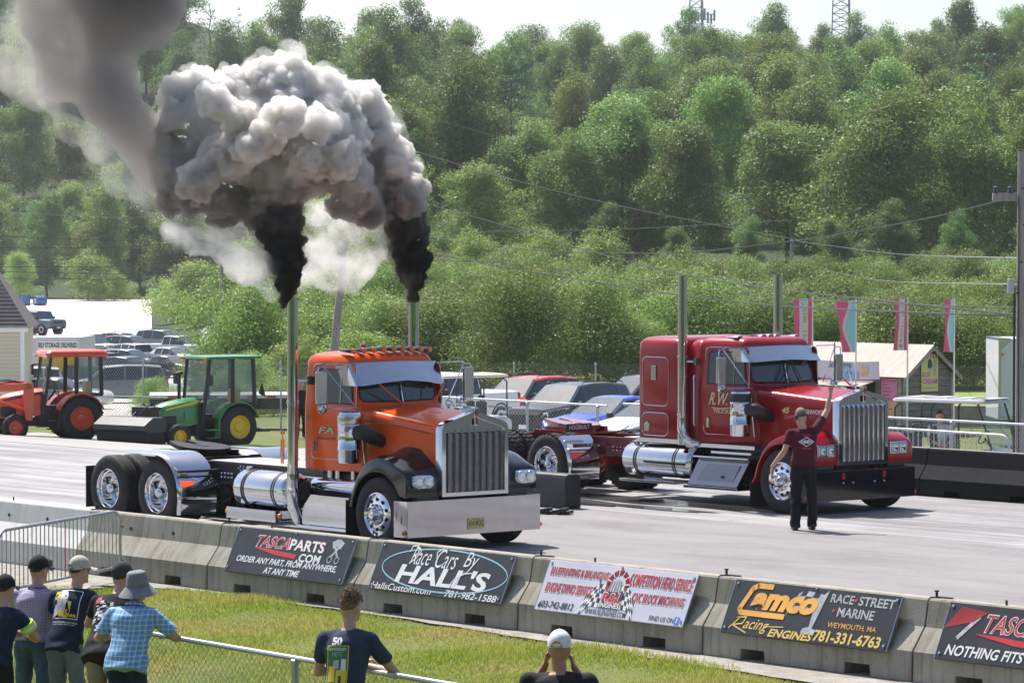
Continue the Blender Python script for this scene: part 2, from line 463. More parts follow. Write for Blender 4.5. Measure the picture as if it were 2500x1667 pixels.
# ================================================================== TREES
def leaf_mat(name, c, hue=.02, spec=.35, rough=.5, trans=.45):
    m = bpy.data.materials.new(name); m.use_nodes = True
    n = m.node_tree.nodes; l = m.node_tree.links; b = n['Principled BSDF']; out = n['Material Output']
    b.inputs['Roughness'].default_value = rough; b.inputs['Specular IOR Level'].default_value = spec
    oi = n.new('ShaderNodeObjectInfo'); geo = n.new('ShaderNodeNewGeometry')
    t = n.new('ShaderNodeTexNoise'); t.inputs['Scale'].default_value = .55; t.inputs['Detail'].default_value = 4
    l.new(geo.outputs['Position'], t.inputs['Vector'])
    ad = n.new('ShaderNodeMath'); ad.operation = 'MULTIPLY_ADD'; l.new(geo.outputs['Random Per Island'], ad.inputs[0]); ad.inputs[1].default_value = .45; l.new(t.outputs['Fac'], ad.inputs[2])
    r = n.new('ShaderNodeValToRGB'); l.new(ad.outputs[0], r.inputs['Fac'])
    r.color_ramp.elements[0].position = .3; r.color_ramp.elements[1].position = 1.0
    r.color_ramp.elements[0].color = (c[0]*.6, c[1]*.68, c[2]*.7, 1); r.color_ramp.elements[1].color = (min(1, c[0]*1.55), min(1, c[1]*1.4), c[2]*1.25, 1)
    hs = n.new('ShaderNodeHueSaturation'); l.new(r.outputs[0], hs.inputs['Color'])
    mr = n.new('ShaderNodeMapRange'); l.new(oi.outputs['Random'], mr.inputs['Value']); mr.inputs['To Min'].default_value = .5-hue; mr.inputs['To Max'].default_value = .5+hue
    l.new(mr.outputs[0], hs.inputs['Hue'])
    mv = n.new('ShaderNodeMapRange'); l.new(oi.outputs['Random'], mv.inputs['Value']); mv.inputs['To Min'].default_value = .72; mv.inputs['To Max'].default_value = 1.3
    l.new(mv.outputs[0], hs.inputs['Value'])
    l.new(hs.outputs[0], b.inputs['Base Color'])
    tr = n.new('ShaderNodeBsdfTranslucent'); l.new(hs.outputs[0], tr.inputs['Color'])
    mx = n.new('ShaderNodeMixShader'); mx.inputs[0].default_value = trans
    l.new(b.outputs[0], mx.inputs[1]); l.new(tr.outputs[0], mx.inputs[2]); l.new(mx.outputs[0], out.inputs['Surface'])
    return m
LEAF_OAK = leaf_mat('oak_leaves', (.17, .265, .07))
LEAF_PALE = leaf_mat('pale_leaves', (.225, .315, .085))
LEAF_DARK = leaf_mat('dark_leaves', (.125, .21, .062))
LEAF_BUSH = leaf_mat('shrub_leaves', (.175, .255, .072))
LEAF_PINE = leaf_mat('pine_needles', (.085, .18, .07), .02, .3, .6, .2)
BARK = mat('bark', (.13, .11, .09), .9, c2=(.055, .045, .035), vscale=6, stretch=(4, 4, .6), bump=.6, bscale=20)
BARK2 = mat('pale_bark', (.38, .36, .32), .85, c2=(.2, .18, .16), vscale=5, bump=.3)

def leaves(clumps, n_each, size, rng, up=.5, flat=1.0):
    """leaf quads over the shells of many clumps -> (N*4, 3) array"""
    out = []
    for (c, r) in clumps:
        k = max(8, int(n_each*(r[0]*r[2])))
        d = rng.normal(size=(k, 3)); d /= np.linalg.norm(d, axis=1)[:, None]
        rad = rng.uniform(.55, 1.08, (k, 1))
        p = np.array(c) + d*np.array(r)*rad
        nrm = d + rng.normal(size=(k, 3))*.75 + np.array([0, 0, up]); nrm /= np.linalg.norm(nrm, axis=1)[:, None]
        a = np.cross(nrm, rng.normal(size=(k, 3))); a /= np.linalg.norm(a, axis=1)[:, None]
        b = np.cross(nrm, a)*flat
        s = size*rng.uniform(.55, 1.25, (k, 1))
        q = np.stack([p-a*s, p-b*s*.55, p+a*s, p+b*s*.55], 1)
        out.append(q.reshape(-1, 3))
    return np.concatenate(out)
def crown_broad(h, w, rng, base=.25, n=46, leaf=.26, dens=24, top=.8, lobes=7):
    """several overlapping lobes, each a cloud of leaf clumps, so the outline stays uneven"""
    cl = []; L = []
    for i in range(lobes):
        t = (i+.5)/lobes; a = i*2.4+rng.uniform(-.5, .5)
        rr = w*.5*rng.uniform(.25, .62)*(1-.75*t**1.6)
        L.append(((rr*math.cos(a), rr*math.sin(a), h*(base+(1-base)*(.12+.80*t))), w*rng.uniform(.17, .36)*(1-.4*t), h*(1-base)*rng.uniform(.10, .22)))
    for i in range(n):
        c, r1, r2 = L[rng.integers(0, lobes)]
        d = rng.normal(size=3); d /= np.linalg.norm(d); q = rng.uniform(.5, 1.22)
        r = w*rng.uniform(.06, .14)
        cl.append(((c[0]+d[0]*r1*q, c[1]+d[1]*r1*q, max(r*.5, c[2]+d[2]*r2*q)), (r, r, r*.8)))
    return leaves(cl, dens, leaf, rng)
def crown_pine(h, w, rng, base=.12, layers=11, leaf=.3, dens=26):
    cl = []
    for i in range(layers):
        t = i/(layers-1); z = h*(base+(1-base)*t*.98); rr = w*.5*(1-t)**.8+.25
        for k in range(int(3+5*(1-t))):
            a = rng.uniform(0, 2*math.pi); q = rr*rng.uniform(.35, .95)
            cl.append(((q*math.cos(a), q*math.sin(a), z+rng.uniform(-.3, .3)), (rr*.36+.15, rr*.36+.15, .35)))
    return leaves(cl, dens, leaf, rng, up=.9, flat=.5)
def trunk_mesh(h, r, rng, limbs=5, base=.25, m=BARK, lean=0):
    mb = MB(); n = 6
    pts = [(lean*h*(i/n)+rng.normal()*.012*h*(i > 0), rng.normal()*.012*h*(i > 0), h*.86*i/n) for i in range(n+1)]
    mb.tube(pts, [r*(1-.85*i/n)+.02 for i in range(n+1)], 7)
    for k in range(limbs):
        i = rng.integers(2, n); p = Vector(pts[i]); a = rng.uniform(0, 6.28); L = h*rng.uniform(.14, .26)
        q = p + Vector((math.cos(a)*L*.8, math.sin(a)*L*.8, L*.7)); mid = (p+q)/2+Vector((0, 0, L*.08))
        mb.tube([p, mid, q], [r*.4, r*.25, r*.08], 5)
    return mb
TREE_KINDS = {}
def tree_kind(key, crown, trunk_mb, leafm, bark=BARK):
    """one hidden prototype: mesh data only, shared by all copies"""
    cr = np_mesh('crown', crown, 4, leafm, parent=False)
    tr = trunk_mb.build('trunk', bark, smooth=60)
    me_c, me_t = cr.data, tr.data
    bpy.data.objects.remove(cr); bpy.data.objects.remove(tr)
    TREE_KINDS.setdefault(key, []).append((me_c, me_t))
def plant(key, name, p, s=1.0, label=None, cat='tree', group=None, rnd=random, sz=None):
    me_c, me_t = rnd.choice(TREE_KINDS[key])
    root = empty(name, p, rnd.uniform(0, 6.28), label, cat, group)
    root.scale = (s*rnd.uniform(.85, 1.2), s*rnd.uniform(.85, 1.2), s*(sz or rnd.uniform(.85, 1.15)))
    for nm, me in (('crown', me_c), ('trunk', me_t)):
        o = bpy.data.objects.new(nm, me); col.objects.link(o); o.parent = root
    return root
for s in range(4):
    g = np.random.default_rng(s+1)
    tree_kind('oak', crown_broad(15, 13.5, g, .05, 230, .155, 105), trunk_mesh(15, .22, g, 9), LEAF_OAK)
    tree_kind('pale', crown_broad(14, 11.5, g, .04, 220, .15, 112), trunk_mesh(14, .18, g, 6), LEAF_PALE)
for s in range(4):
    g = np.random.default_rng(s+11)
    tree_kind('dark', crown_broad(16, 12.5, g, .06, 230, .155, 105), trunk_mesh(16, .2, g, 7), LEAF_DARK)
    tree_kind('pine', crown_pine(16, 9.5, g, .06, 13, .24, 60), trunk_mesh(15, .2, g, 4), LEAF_PINE)
    tree_kind('bush', crown_broad(3.9, 7.0, g, .0, 170, .055, 560, .5, 9), trunk_mesh(2.2, .04, g, 6, m=BARK2), LEAF_BUSH, BARK2)
    tree_kind('shrub', crown_broad(2.8, 4.8, g, .0, 130, .055, 560, .5, 7), trunk_mesh(2.2, .04, g, 5, m=BARK2), LEAF_PALE, BARK2)
rt = random.Random(5)
def where(px):
    return ('at the far left' if px < 350 else 'left of the smoke' if px < 700 else 'behind the smoke' if px < 1000 else 'above the gap between trucks' if px < 1500 else 'above the red truck' if px < 2000 else 'at the right')
g = np.random.default_rng(77)
_c = []
for k in range(1500):       # unseen leaf clumps added behind the viewer to darken chrome reflections
    a = g.uniform(-2.6, 2.6); dd = g.uniform(9, 42)
    p = CAM - FWDH*(dd*math.cos(a)) + RIGHT*(dd*math.sin(a)*1.3)
    if (p-CAM).dot(FWDH) > 8 or (p-CAM).length < 8: continue
    _c.append(((p.x, p.y, g.uniform(-.2, 9)), (2.2, 2.2, 1.8)))
tag(np_mesh('reflection_foliage', leaves(_c, 9, .6, g), 4, LEAF_DARK), kind='stuff')
LOOK = {'oak': 'rounded mid green oak', 'pale': 'light green leafy tree', 'dark': 'dense dark green tree', 'pine': 'conical bluish green pine'}
def forest_row(d0, d1, px0, px1, step, keys, smin, smax, rowname, grp):
    px = px0
    while px < px1:
        d = rt.uniform(d0, d1); k = rt.choice(keys); p = at(px, d)
        plant(k, 'pine_tree' if k == 'pine' else 'broadleaf_tree', p, rt.uniform(smin, smax), ' '.join((LOOK[k]+' '+rowname+' '+where(px)).split()[:16]), 'tree', grp+', '+k+' '+where(px), rt)
        px += step*rt.uniform(.7, 1.3)*380/d
# front edge of the wood: tall on the right, set back on the left
forest_row(288, 312, 1520, 2640, 155, ['oak', 'oak', 'dark', 'pale'], .82, 1.0, 'at the front edge of the wood', 'trees at the edge of the wood')
forest_row(290, 320, 1000, 1560, 140, ['pale', 'pale', 'oak'], .6, .82, 'before the wood', 'low trees before the wood')
forest_row(330, 352, 960, 2700, 170, ['oak', 'dark', 'pale', 'oak'], .8, 1.05, 'in the second rank of the wood', 'trees in the second rank')
forest_row(462, 478, -250, 1000, 150, ['dark', 'pale', 'oak', 'dark'], .8, 1.05, 'behind the pale road', 'trees behind the road')
forest_row(380, 400, 930, 2700, 165, ['oak', 'pine', 'dark', 'pale', 'oak'], .8, 1.05, 'on the lower slope', 'trees on the lower slope')
forest_row(500, 515, -250, 1000, 160, ['oak', 'pale', 'oak', 'pine'], .85, 1.1, 'on the lower slope', 'trees on the lower slope')
forest_row(430, 455, 930, 2700, 160, ['dark', 'oak', 'oak', 'pine'], .8, 1.05, 'half way up the hill', 'trees half way up the hill')
forest_row(545, 560, -250, 1100, 165, ['dark', 'oak', 'dark', 'pale'], .9, 1.15, 'half way up the hill', 'trees half way up the hill')
forest_row(475, 500, 900, 2700, 150, ['dark', 'oak', 'dark'], .8, 1.05, 'high on the hill', 'trees high on the hill')
forest_row(590, 610, -250, 1100, 170, ['oak', 'dark', 'pale'], .9, 1.15, 'high on the hill', 'trees high on the hill')
forest_row(530, 550, 900, 2700, 155, ['oak', 'dark', 'oak'], .8, 1.02, 'on the crest of the hill', 'trees on the crest')
forest_row(640, 665, -250, 1000, 160, ['oak', 'dark', 'pine'], .9, 1.1, 'on the crest of the hill', 'trees on the crest')
forest_row(575, 600, 1000, 2700, 160, ['oak', 'dark'], .7, .95, 'on the skyline', 'trees on the skyline')
forest_row(270, 284, 1480, 2640, 120, ['dark', 'oak', 'dark'], .28, .42, 'as undergrowth at the edge of the wood', 'undergrowth of the wood')  # low trees filling the gap; their dark leaf kind stands in for shade
forest_row(312, 328, 960, 2700, 170, ['dark', 'oak'], .45, .7, 'behind the front trees', 'low trees in the shade')
forest_row(484, 496, -250, 1000, 190, ['pale', 'oak', 'dark'], .5, .75, 'low behind the road', 'low trees behind the road')
# shrubs between the car park and the wood
def shrub_row(d0, d1, px0, px1, step, key, smin, smax, rowname, grp):
    px = px0
    while px < px1:
        d = rt.uniform(d0, d1)
        plant(key, 'shrub', at(px, d), rt.uniform(smin, smax), ('olive green ' if key == 'bush' else 'bright green ')+'leafy shrub '+rowname+' '+where(px), 'shrub', grp+' '+where(px), rt)
        px += step*rt.uniform(.7, 1.3)*160/d
shrub_row(150, 160, 930, 2650, 165, 'bush', .85, 1.15, 'in the front thicket', 'front thicket shrubs')
shrub_row(170, 182, 930, 2650, 160, 'bush', .9, 1.15, 'at the back of the thicket', 'back thicket shrubs')
shrub_row(205, 225, 900, 2650, 150, 'bush', .85, 1.1, 'between the thicket and the wood', 'rear thicket shrubs')
shrub_row(250, 265, 930, 1500, 170, 'shrub', 1.2, 1.7, 'under the edge of the wood', 'shrubs under the wood')
shrub_row(133, 140, 600, 900, 120, 'shrub', .7, 1.0, 'by the car park corner', 'bushes by the car park')
shrub_row(150, 175, 590, 950, 120, 'bush', .9, 1.3, 'beside the parking lot', 'thicket by the lot')
shrub_row(200, 230, 600, 950, 120, 'shrub', 1.3, 1.8, 'beside the parking lot', 'rear thicket beside the parking lot')
shrub_row(338, 365, 430, 950, 110, 'shrub', 1.5, 2.2, 'at the end of the road', 'bushes at the end of the road')
plant('shrub', 'shrub', at(372, 128), .52, 'pale bush growing against the fence behind the green tractor', 'shrub', None, rt)
shrub_row(128, 132, 540, 760, 130, 'shrub', .5, .65, 'low behind the tall fence', 'low fence bushes')
plant('bush', 'shrub', at(520, 150), .62, 'sumac like shrub with upright tips beside the parked cars', 'shrub', None, rt)
plant('shrub', 'shrub', at(215, 452), 2.2, 'sprawling vine covered mound at the end of the pale road', 'shrub', None, rt)
plant('shrub', 'shrub', at(280, 450), 1.3, 'low trailing bush beside the vine covered mound', 'shrub', None, rt)
plant('pale', 'broadleaf_tree', at(48, 440), .5, 'young bright green tree behind the garage roof', 'tree', None, rt)
# ================================================================== BARRIERS
def concrete(name, a, b, stain=.85):
    m = bpy.data.materials.new(name); m.use_nodes = True
    n = m.node_tree.nodes; l = m.node_tree.links; bs = n['Principled BSDF']; bs.inputs['Roughness'].default_value = .9; bs.inputs['Specular IOR Level'].default_value = .25
    tc = n.new('ShaderNodeTexCoord')
    def nz(scale, st=None, det=7):
        mp = n.new('ShaderNodeMapping'); l.new(tc.outputs['Object'], mp.inputs[0])
        if st: mp.inputs['Scale'].default_value = st
        t = n.new('ShaderNodeTexNoise'); t.inputs['Scale'].default_value = scale; t.inputs['Detail'].default_value = det; t.inputs['Roughness'].default_value = .65
        l.new(mp.outputs[0], t.inputs[0]); return t.outputs['Fac']
    def rp(f, p0, p1, c0, c1):
        r = n.new('ShaderNodeValToRGB'); l.new(f, r.inputs[0]); e = r.color_ramp.elements
        e[0].position = p0; e[1].position = p1; e[0].color = (*c0, 1); e[1].color = (*c1, 1); return r.outputs[0]
    def mul(x, y, f):
        k = n.new('ShaderNodeMixRGB'); k.blend_type = 'MULTIPLY'; k.inputs[0].default_value = f; l.new(x, k.inputs[1]); l.new(y, k.inputs[2]); return k.outputs[0]
    c = rp(nz(2.2), .3, .7, a, b)
    c = mul(c, rp(nz(3.0, (3.5, 1, .25)), .5, .72, (1, 1, 1), (.5, .47, .42)), stain)      # vertical run-off streaks
    c = mul(c, rp(nz(9), .56, .72, (1, 1, 1), (.55, .53, .48)), stain*.8)
    c = mul(c, rp(nz(70, None, 2), .62, .7, (1, 1, 1), (.6, .58, .55)), .6)
    l.new(c, bs.inputs['Base Color'])
    bp = n.new('ShaderNodeBump'); bp.inputs['Strength'].default_value = .5; bp.inputs['Distance'].default_value = .008
    l.new(nz(45), bp.inputs['Height']); l.new(bp.outputs[0], bs.inputs['Normal'])
    return m
CONC = concrete('weathered_concrete', (.27, .25, .21), (.38, .36, .32))
CONCW = concrete('newer_pale_concrete', (.52, .51, .50), (.62, .61, .59), .25)
CONCB = concrete('black_painted_concrete', (.008, .009, .012), (.016, .017, .02), .3)
def barrier_profile(a, z0=0.0):
    f = [(-.23, z0), (-.225, .30), (-.05, .53), (0, .79), (.015, .81)]
    if z0 > .25: pass
    return f + [(a*2-y, z) for y, z in reversed(f)]
def make_barrier(L, m, slots=True):
    mb = MB(); g = .012
    st = [(g, 0)]
    if slots:
        for c in (.25, .75): st += [(L*c-.18, 0), (L*c-.172, .115), (L*c+.172, .115), (L*c+.18, 0)]
    st += [(L-g, 0)]
    mb.rings([[(x, y, z) for y, z in barrier_profile(.085, z0)] for x, z0 in st])
    return mb
JL = 2.991
near_labels = ['pale new concrete barrier at the far left behind the crowd control gate', 'bare grey concrete barrier just left of the black slanting parts sign', 'concrete barrier carrying the sign that offers any part at any time', 'concrete barrier carrying the sign with the pale blue oval', 'concrete barrier carrying the lavender engine shop sign', 'concrete barrier carrying the black sign with orange and yellow lettering', 'rightmost near concrete barrier, behind the sign with red stripes']
DARKHOLE = mat('dark_brown_disc', (.03, .022, .018), .8, var=.4)  # dark brown discs on the face in place of lifting holes
near_labels += ['plain concrete barrier just past the sign with red stripes', 'second plain concrete barrier past the sign with red stripes', 'pale concrete barrier farthest to the left']
for i in list(range(-1, 8)) + [-2]:
    o = make_barrier(JL, CONCW if i < 0 else CONC).build('concrete_barrier', CONCW if i < 0 else CONC, smooth=12)
    o.location = (i*JL + (0 if i else 0), 0 if i > -1 else .03, 0)
    tag(o, near_labels[i+1] if i > -2 else near_labels[-1], 'barrier', 'near side concrete barriers')
    for x in (JL*.34, JL*.66): mb = MB(); mb.lathe([(.03, 0), (.03, .02), (.018, .021)], 10, 'y', (x, -.036, .62)); mb.build('lifting_hole', DARKHOLE, o, smooth=0)
    mb = MB(); mb.tube([(.03, .09, .812), (.03, .09, .87)], .014, 6); mb.tube([(.03, .09, .87), (.03, .09, .885)], .024, 6); mb.tube([(.0, .02, .816), (.1, .1, .82), (.22, .12, .818)], .009, 5)
    mb.build('connecting_pin', BLKMAT, o, smooth=30)
    if i % 2: mb = MB(); mb.tube([(.95, .08, .812), (.95, .08, .86)], .012, 6); mb.build('anchor_bolt', BLKMAT, o, smooth=30)
# recessed panel in the first barrier
mb = MB(); mb.add([(-1.05, -.205, .345), (-.68, -.205, .345), (-.68, -.075, .51), (-.98, -.075, .51)], [(0, 1, 2, 3)])
# far black barriers
fb = ['black concrete barrier partly behind the nose of the red truck', 'black concrete barrier below the white shirted man in the cart', 'black concrete barrier at the far right edge of the strip']
for k in range(-1, 6):
    o = make_barrier(JL, CONCB, True).build('concrete_barrier', [CONCB, CONC], smooth=12)
    o.location = (-5.2 + k*JL, 18.6, 0)
    tag(o, ['black concrete barrier behind the cab of the red truck', fb[0], fb[1], fb[2], 'black concrete barrier just beyond the right edge', 'second black concrete barrier beyond the right edge', 'third black concrete barrier beyond the right edge'][k+1], 'barrier', 'far side black barriers')
    mb = MB(); mb.box(.02, JL-.02, .012, .158, .806, .815)
    mb.build('worn_top', CONC, o, smooth=0)
mb = MB(); mb.prism([(-.17, 0), (-.16, .5), (-.13, .57), (.13, .57), (.16, .5), (.17, 0)], -6.6, -3.85, 'x')
o = mb.build('starting_block', mat('black_rubber_cover', (.012, .013, .016), .55, var=.3, vscale=4, bump=.2), smooth=30, bev=.03)
o.location = (0, 11.92, 0); tag(o, 'low black block standing on the strip between the two trucks', 'block')
mb = MB(); mb.M = Matrix.Translation((-3.2, 10.9, .02)) @ Matrix.Rotation(.5, 4, 'Z')
for k in range(9): mb.box(-.3+k*.07, -.25+k*.07, -.14+.02*(k % 3), .14-.02*(k % 2), 0, .05+.015*(k % 4))
o = mb.build('drag_brush', BLKMAT, smooth=0, bev=.01); tag(o, 'small black brush lying on the asphalt beyond the chrome bumper', 'brush')

# ================================================================== ADVERTISING SIGNS
SIGNBLACK = mat('black_sign_face', (.028, .029, .033), .4, var=.25, vscale=3)
SIGNLAV = mat('lavender_sign_face', (.56, .55, .66), .35, var=.07, vscale=2)
SW = mat('sign_white', (.72, .72, .74), .45, var=.04)
SR = mat('sign_red', (.50, .03, .035), .45, var=.15)
SGREY = mat('sign_grey', (.42, .43, .46), .45, var=.25, vscale=14)
SCYAN = mat('sign_pale_blue', (.30, .55, .68), .45, var=.05)
SDK = mat('sign_charcoal', (.05, .05, .065), .45, var=.1)
SOR = mat('sign_orange', (.80, .40, .08), .45, var=.12)
SYEL = mat('sign_yellow', (.72, .52, .14), .45, var=.1)
SBLUE = mat('sign_blue', (.05, .2, .62), .45, var=.05)
SMATS = [SW, SR, SGREY, SCYAN, SDK, SOR, SYEL, SBLUE, SIGNBLACK]
SH = .585
def sign(x0, W, facem, label, draw, xshift=.0, tilt_end=0.0):
    top = Vector((x0, -.042, .805)); bot = Vector((x0+xshift, -.285, .27))
    root = empty('advertising_sign', (bot.x, bot.y, bot.z), 0, label, 'sign', 'advertising signs leaning on the near barriers')
    v = (top-bot); v.x = 0; H = v.length
    M = plane_M((0, 0, 0), (1, 0, tilt_end), v)
    mb = MB(); mb.box(0, W, 0, H, -.028, 0, M=M); mb.build('panel', facem, root, smooth=0, bev=.003)
    for e0 in (W, -.006): mb = MB(); mb.box(e0, e0+.006, 0, H, -.03, .002, M=M); mb.build('edge_trim', STEEL, root, smooth=0)
    for (a, b) in ((.02, .93), (.5, .985), (.98, .93), (.98, .1), (.02, .1)):
        mb = MB(); mb.box(a*W-.012, a*W+.012, b*H-.012, b*H+.012, .001, .012, M=M); mb.build('fixing_clip', GALV, root, smooth=0)
    parts = {}
    class D:
        def P(s, u, v, h=.004): return M @ Vector((u*W, v*H, h))
        def g(s, n):
            if n not in parts: parts[n] = MB()
            return parts[n]
        def t(s, n, txt, u0, v0, u1, v1, mi=0, shear=0, fat=0, h=.004, skew=0):
            letter(s.g(n+'#'+txt.upper()), txt, u0*W, v0*H, u1*W, v1*H, h, mi, M, shear, fat, skew)
        def poly(s, n, pts, mi=0, h=.004):
            s.g(n).add([s.P(u, v, h) for u, v in pts], [tuple(range(len(pts)))], mi)
        def line(s, n, pts, wd, mi=0, h=.004):
            for (a, b) in zip(pts, pts[1:]):
                p, q = Vector((a[0]*W, a[1]*H)), Vector((b[0]*W, b[1]*H)); d = (q-p); 
                if d.length < 1e-6: continue
                k = Vector((-d.y, d.x)).normalized()*wd/2; e = d.normalized()*wd*.3
                s.g(n).add([M @ Vector((*(p-e+k), h)), M @ Vector((*(p-e-k), h)), M @ Vector((*(q+e-k), h)), M @ Vector((*(q+e+k), h))], [(0, 1, 2, 3)], mi)
    d = D(); draw(d)
    for n, mbb in parts.items(): mbb.build(n.split('#')[0], SMATS, root, smooth=0, fix=False)
    return root
def circ(cx, cy, r, n=24, a0=0, a1=2*math.pi, asp=4.1):
    return [(cx+r*math.cos(a0+(a1-a0)*k/n), cy+r*asp*math.sin(a0+(a1-a0)*k/n)) for k in range(n+1)]
def d1(d):
    d.t('lettering', 'TASCA', .19, .60, .475, .87, 0, .3, .035, .004); d.t('lettering', 'TASCA', .195, .615, .47, .855, 1, .3, .006, .0055)
    d.t('lettering', 'PARTS', .475, .60, .775, .86, 1, 0, .035, .004); d.t('lettering', 'PARTS', .48, .61, .77, .85, 0, 0, .028, .0055)
    d.t('lettering', '.COM', .57, .375, .765, .56, 0, 0, .028)
    d.poly('brush_stroke', [(.18, .60), (.3, .585), (.56, .52), (.555, .43), (.4, .455), (.27, .53), (.2, .57)], 1)
    d.t('lettering', 'ORDER ANY PART, FROM ANYWHERE,', .07, .22, .92, .38, 0, .2, .022)
    d.t('lettering', 'AT ANY TIME', .33, .045, .635, .185, 0, .2, .022)
    for s in (0, 1):      # crossed pistons
        def X(u, v): return (.868+(u if not s else -u), .12+v*.88)
        h = .004+.001*s
        d.poly('piston_emblem', [X(.005, .95), X(.05, .86), X(.03, .70), X(-.015, .78)], 2, h)
        d.line('piston_emblem', [X(.015, .74), X(-.026, .50)], .03, 2, h+.0005)
        d.line('piston_emblem', [(X(-.03, 0)[0]+.017*math.cos(a), X(0, .43)[1]+.07*math.sin(a)) for a in [2*math.pi*k/14 for k in range(15)]], .02, 2, h+.001)
def d2(d):
    d.line('oval', circ(.52, .53, .47, 60, asp=.93), .016, 3)
    d.t('lettering', 'Race', .25, .60, .40, .97, 0, .35, -.004, .006); d.t('lettering', 'Cars', .44, .58, .60, .97, 0, .35, -.004, .006); d.t('lettering', 'By', .65, .56, .75, .97, 0, .35, -.004, .006)
    d.line('script_swash', [(.23, .86), (.235, .97), (.27, 1.0-.01), (.31, .9), (.285, .72), (.25, .62)], .016, 0, .007)
    d.line('script_swash', [(.45, .70), (.43, .9), (.47, .98), (.49, .93)], .016, 0, .007)
    d.line('script_swash', [(.73, .55), (.68, .52), (.62, .40), (.60, .28), (.625, .25), (.66, .5), (.69, .55)], .013, 0, .007)
    d.t('lettering', "HALL'S", .18, .20, .87, .60, 0, .12, .03, .005)
    d.t('lettering', 'HallsCustom.com', .02, .02, .48, .16, 0, .12, .008); d.t('lettering', '781-982\u00b71588' if False else '781-982-1588', .585, .02, .965, .16, 0, .12, .012)
    d.line('oval', [(.485, .085), (.58, .085)], .012, 3)
def d3(d):
    for s, u0, v0, u1, v1 in (('BLUEPRINTING & BALANCING', .03, .71, .43, .87), ('ENGINE DYNO SERVICE', .03, .37, .35, .56), ('COMPETITION HEAD SERVICE', .575, .66, .985, .90), ('CNC BLOCK MACHINING', .625, .36, .965, .54)):
        d.t('lettering'+s, s, u0-.003, v0-.015, u1+.003, v1+.015, 0, .12, .035, .004); d.t('lettering'+s, s, u0, v0, u1, v1, 1, .12, .018, .0055)
    d.t('lettering', '603-742-8812', .02, .05, .26, .19, 4, .08, .016); d.t('lettering', 'WWW.RLENGINES.COM', .345, .03, .62, .14, 4, .08, .012); d.t('lettering', 'FIND US ON', .775, .05, .935, .145, 4, .05, .012)
    d.poly('facebook_badge', [(.94, .03), (.97, .03), (.97, .17), (.94, .17)], 7); d.t('facebook_badge', 'f', .95, .05, .963, .15, 0, 0, .02, .006)
    for s in (-1, 1):      # chequered flags
        c = .482; M4, N4 = 6, 5
        def F(a, b): return (c+s*(.05+.115*a+.02*b), .62-.30*a+.13*math.sin(a*3.0)-.46*b+.05*a*b)
        for i in range(M4):
            for j in range(N4):
                q = [F((i+e)/M4, (j+f)/N4) for e, f in ((0, 0), (1, 0), (1, 1), (0, 1))]
                d.poly('chequered_flag#%d' % s, q if s > 0 else q[::-1], 4 if (i+j) % 2 else 0, .004)
        d.line('chequered_flag#%d' % s, [(c+s*.105, .78), (c+s*.06, .18)], .014, 4, .0052)
    d.line('engine_emblem', circ(.505, .64, .062, 20, -.2, 3.5, 4.0), .055, 1, .0045)
    for k in range(6):
        a = .1+k*.55; d.line('engine_emblem', [(.505+.048*math.cos(a), .64+.19*math.sin(a)), (.505+.078*math.cos(a), .64+.31*math.sin(a))], .012, 0, .006)
    d.poly('engine_emblem', [(.45, .42), (.545, .42), (.535, .62), (.52, .75), (.475, .75), (.46, .62)], 2, .0065)
    for k in range(5): d.line('engine_emblem', [(.462+.018*k, .46), (.468+.016*k, .7)], .008, 4, .0072)
    d.poly('engine_emblem', [(.415, .18), (.555, .18), (.57, .50), (.43, .50)], 4, .008)
    d.t('lettering', 'R&L', .425, .28, .565, .49, 0, .1, .05, .009); d.t('lettering', 'R&L', .43, .295, .56, .475, 1, .1, .03, .010)
    d.t('lettering', 'ENGINES', .42, .185, .56, .275, 0, .1, .03, .009)
def d4(d):
    for i in range(7):
        for j in range(4):
            def F(a, b): return (.36+.17*a+.035*b-.02*math.sin(a*6), .42+.38*b+.16*a+.06*math.sin(a*5))
            d.poly('chequered_flag', [F((i+e)/7, (j+f)/4) for e, f in ((0, 0), (1, 0), (1, 1), (0, 1))], 8 if (i+j) % 2 else 2, .004)
    d.poly('figure_one', [(.48, .16), (.56, .16), (.565, .23), (.54, .25), (.58, .97), (.54, .83), (.515, .80), (.52, .28), (.485, .24)], 2, .0046)
    # big C, then the small letters
    d.line('lettering', [(.235, .92), (.15, .92), (.12, .86), (.075, .47), (.09, .40), (.35, .40)], .06, 5, .006)
    d.t('lettering', 'amco', .135, .48, .535, .80, 5, .25, .055, .007)
    d.line('lettering', [(.045, .10), (.10, .32), (.075, .30), (.135, .33), (.12, .2), (.06, .16), (.155, .04)], .014, 6, .006)
    d.t('lettering', 'acing', .13, .05, .285, .30, 6, .4, .002, .006); d.line('lettering', [(.26, .19), (.37, .22)], .01, 6)
    d.t('lettering', 'ENGINES', .29, .02, .56, .17, 6, .25, .03)
    d.t('lettering', 'RACE', .60, .76, .735, .92, 2, 0, .02); d.t('lettering', 'STREET', .765, .755, .975, .925, 2, 0, .02); d.t('lettering', 'MARINE', .66, .52, .875, .69, 2, 0, .02)
    for u, v in ((.745, .84), (.635, .62)): d.poly('lettering', circ(u, v, .008, 12), 1)
    d.t('lettering', 'WEYMOUTH, MA', .625, .30, .91, .41, 5, 0, .006); d.t('lettering', '781-331-6763', .565, .04, .955, .25, 6, .05, .03)
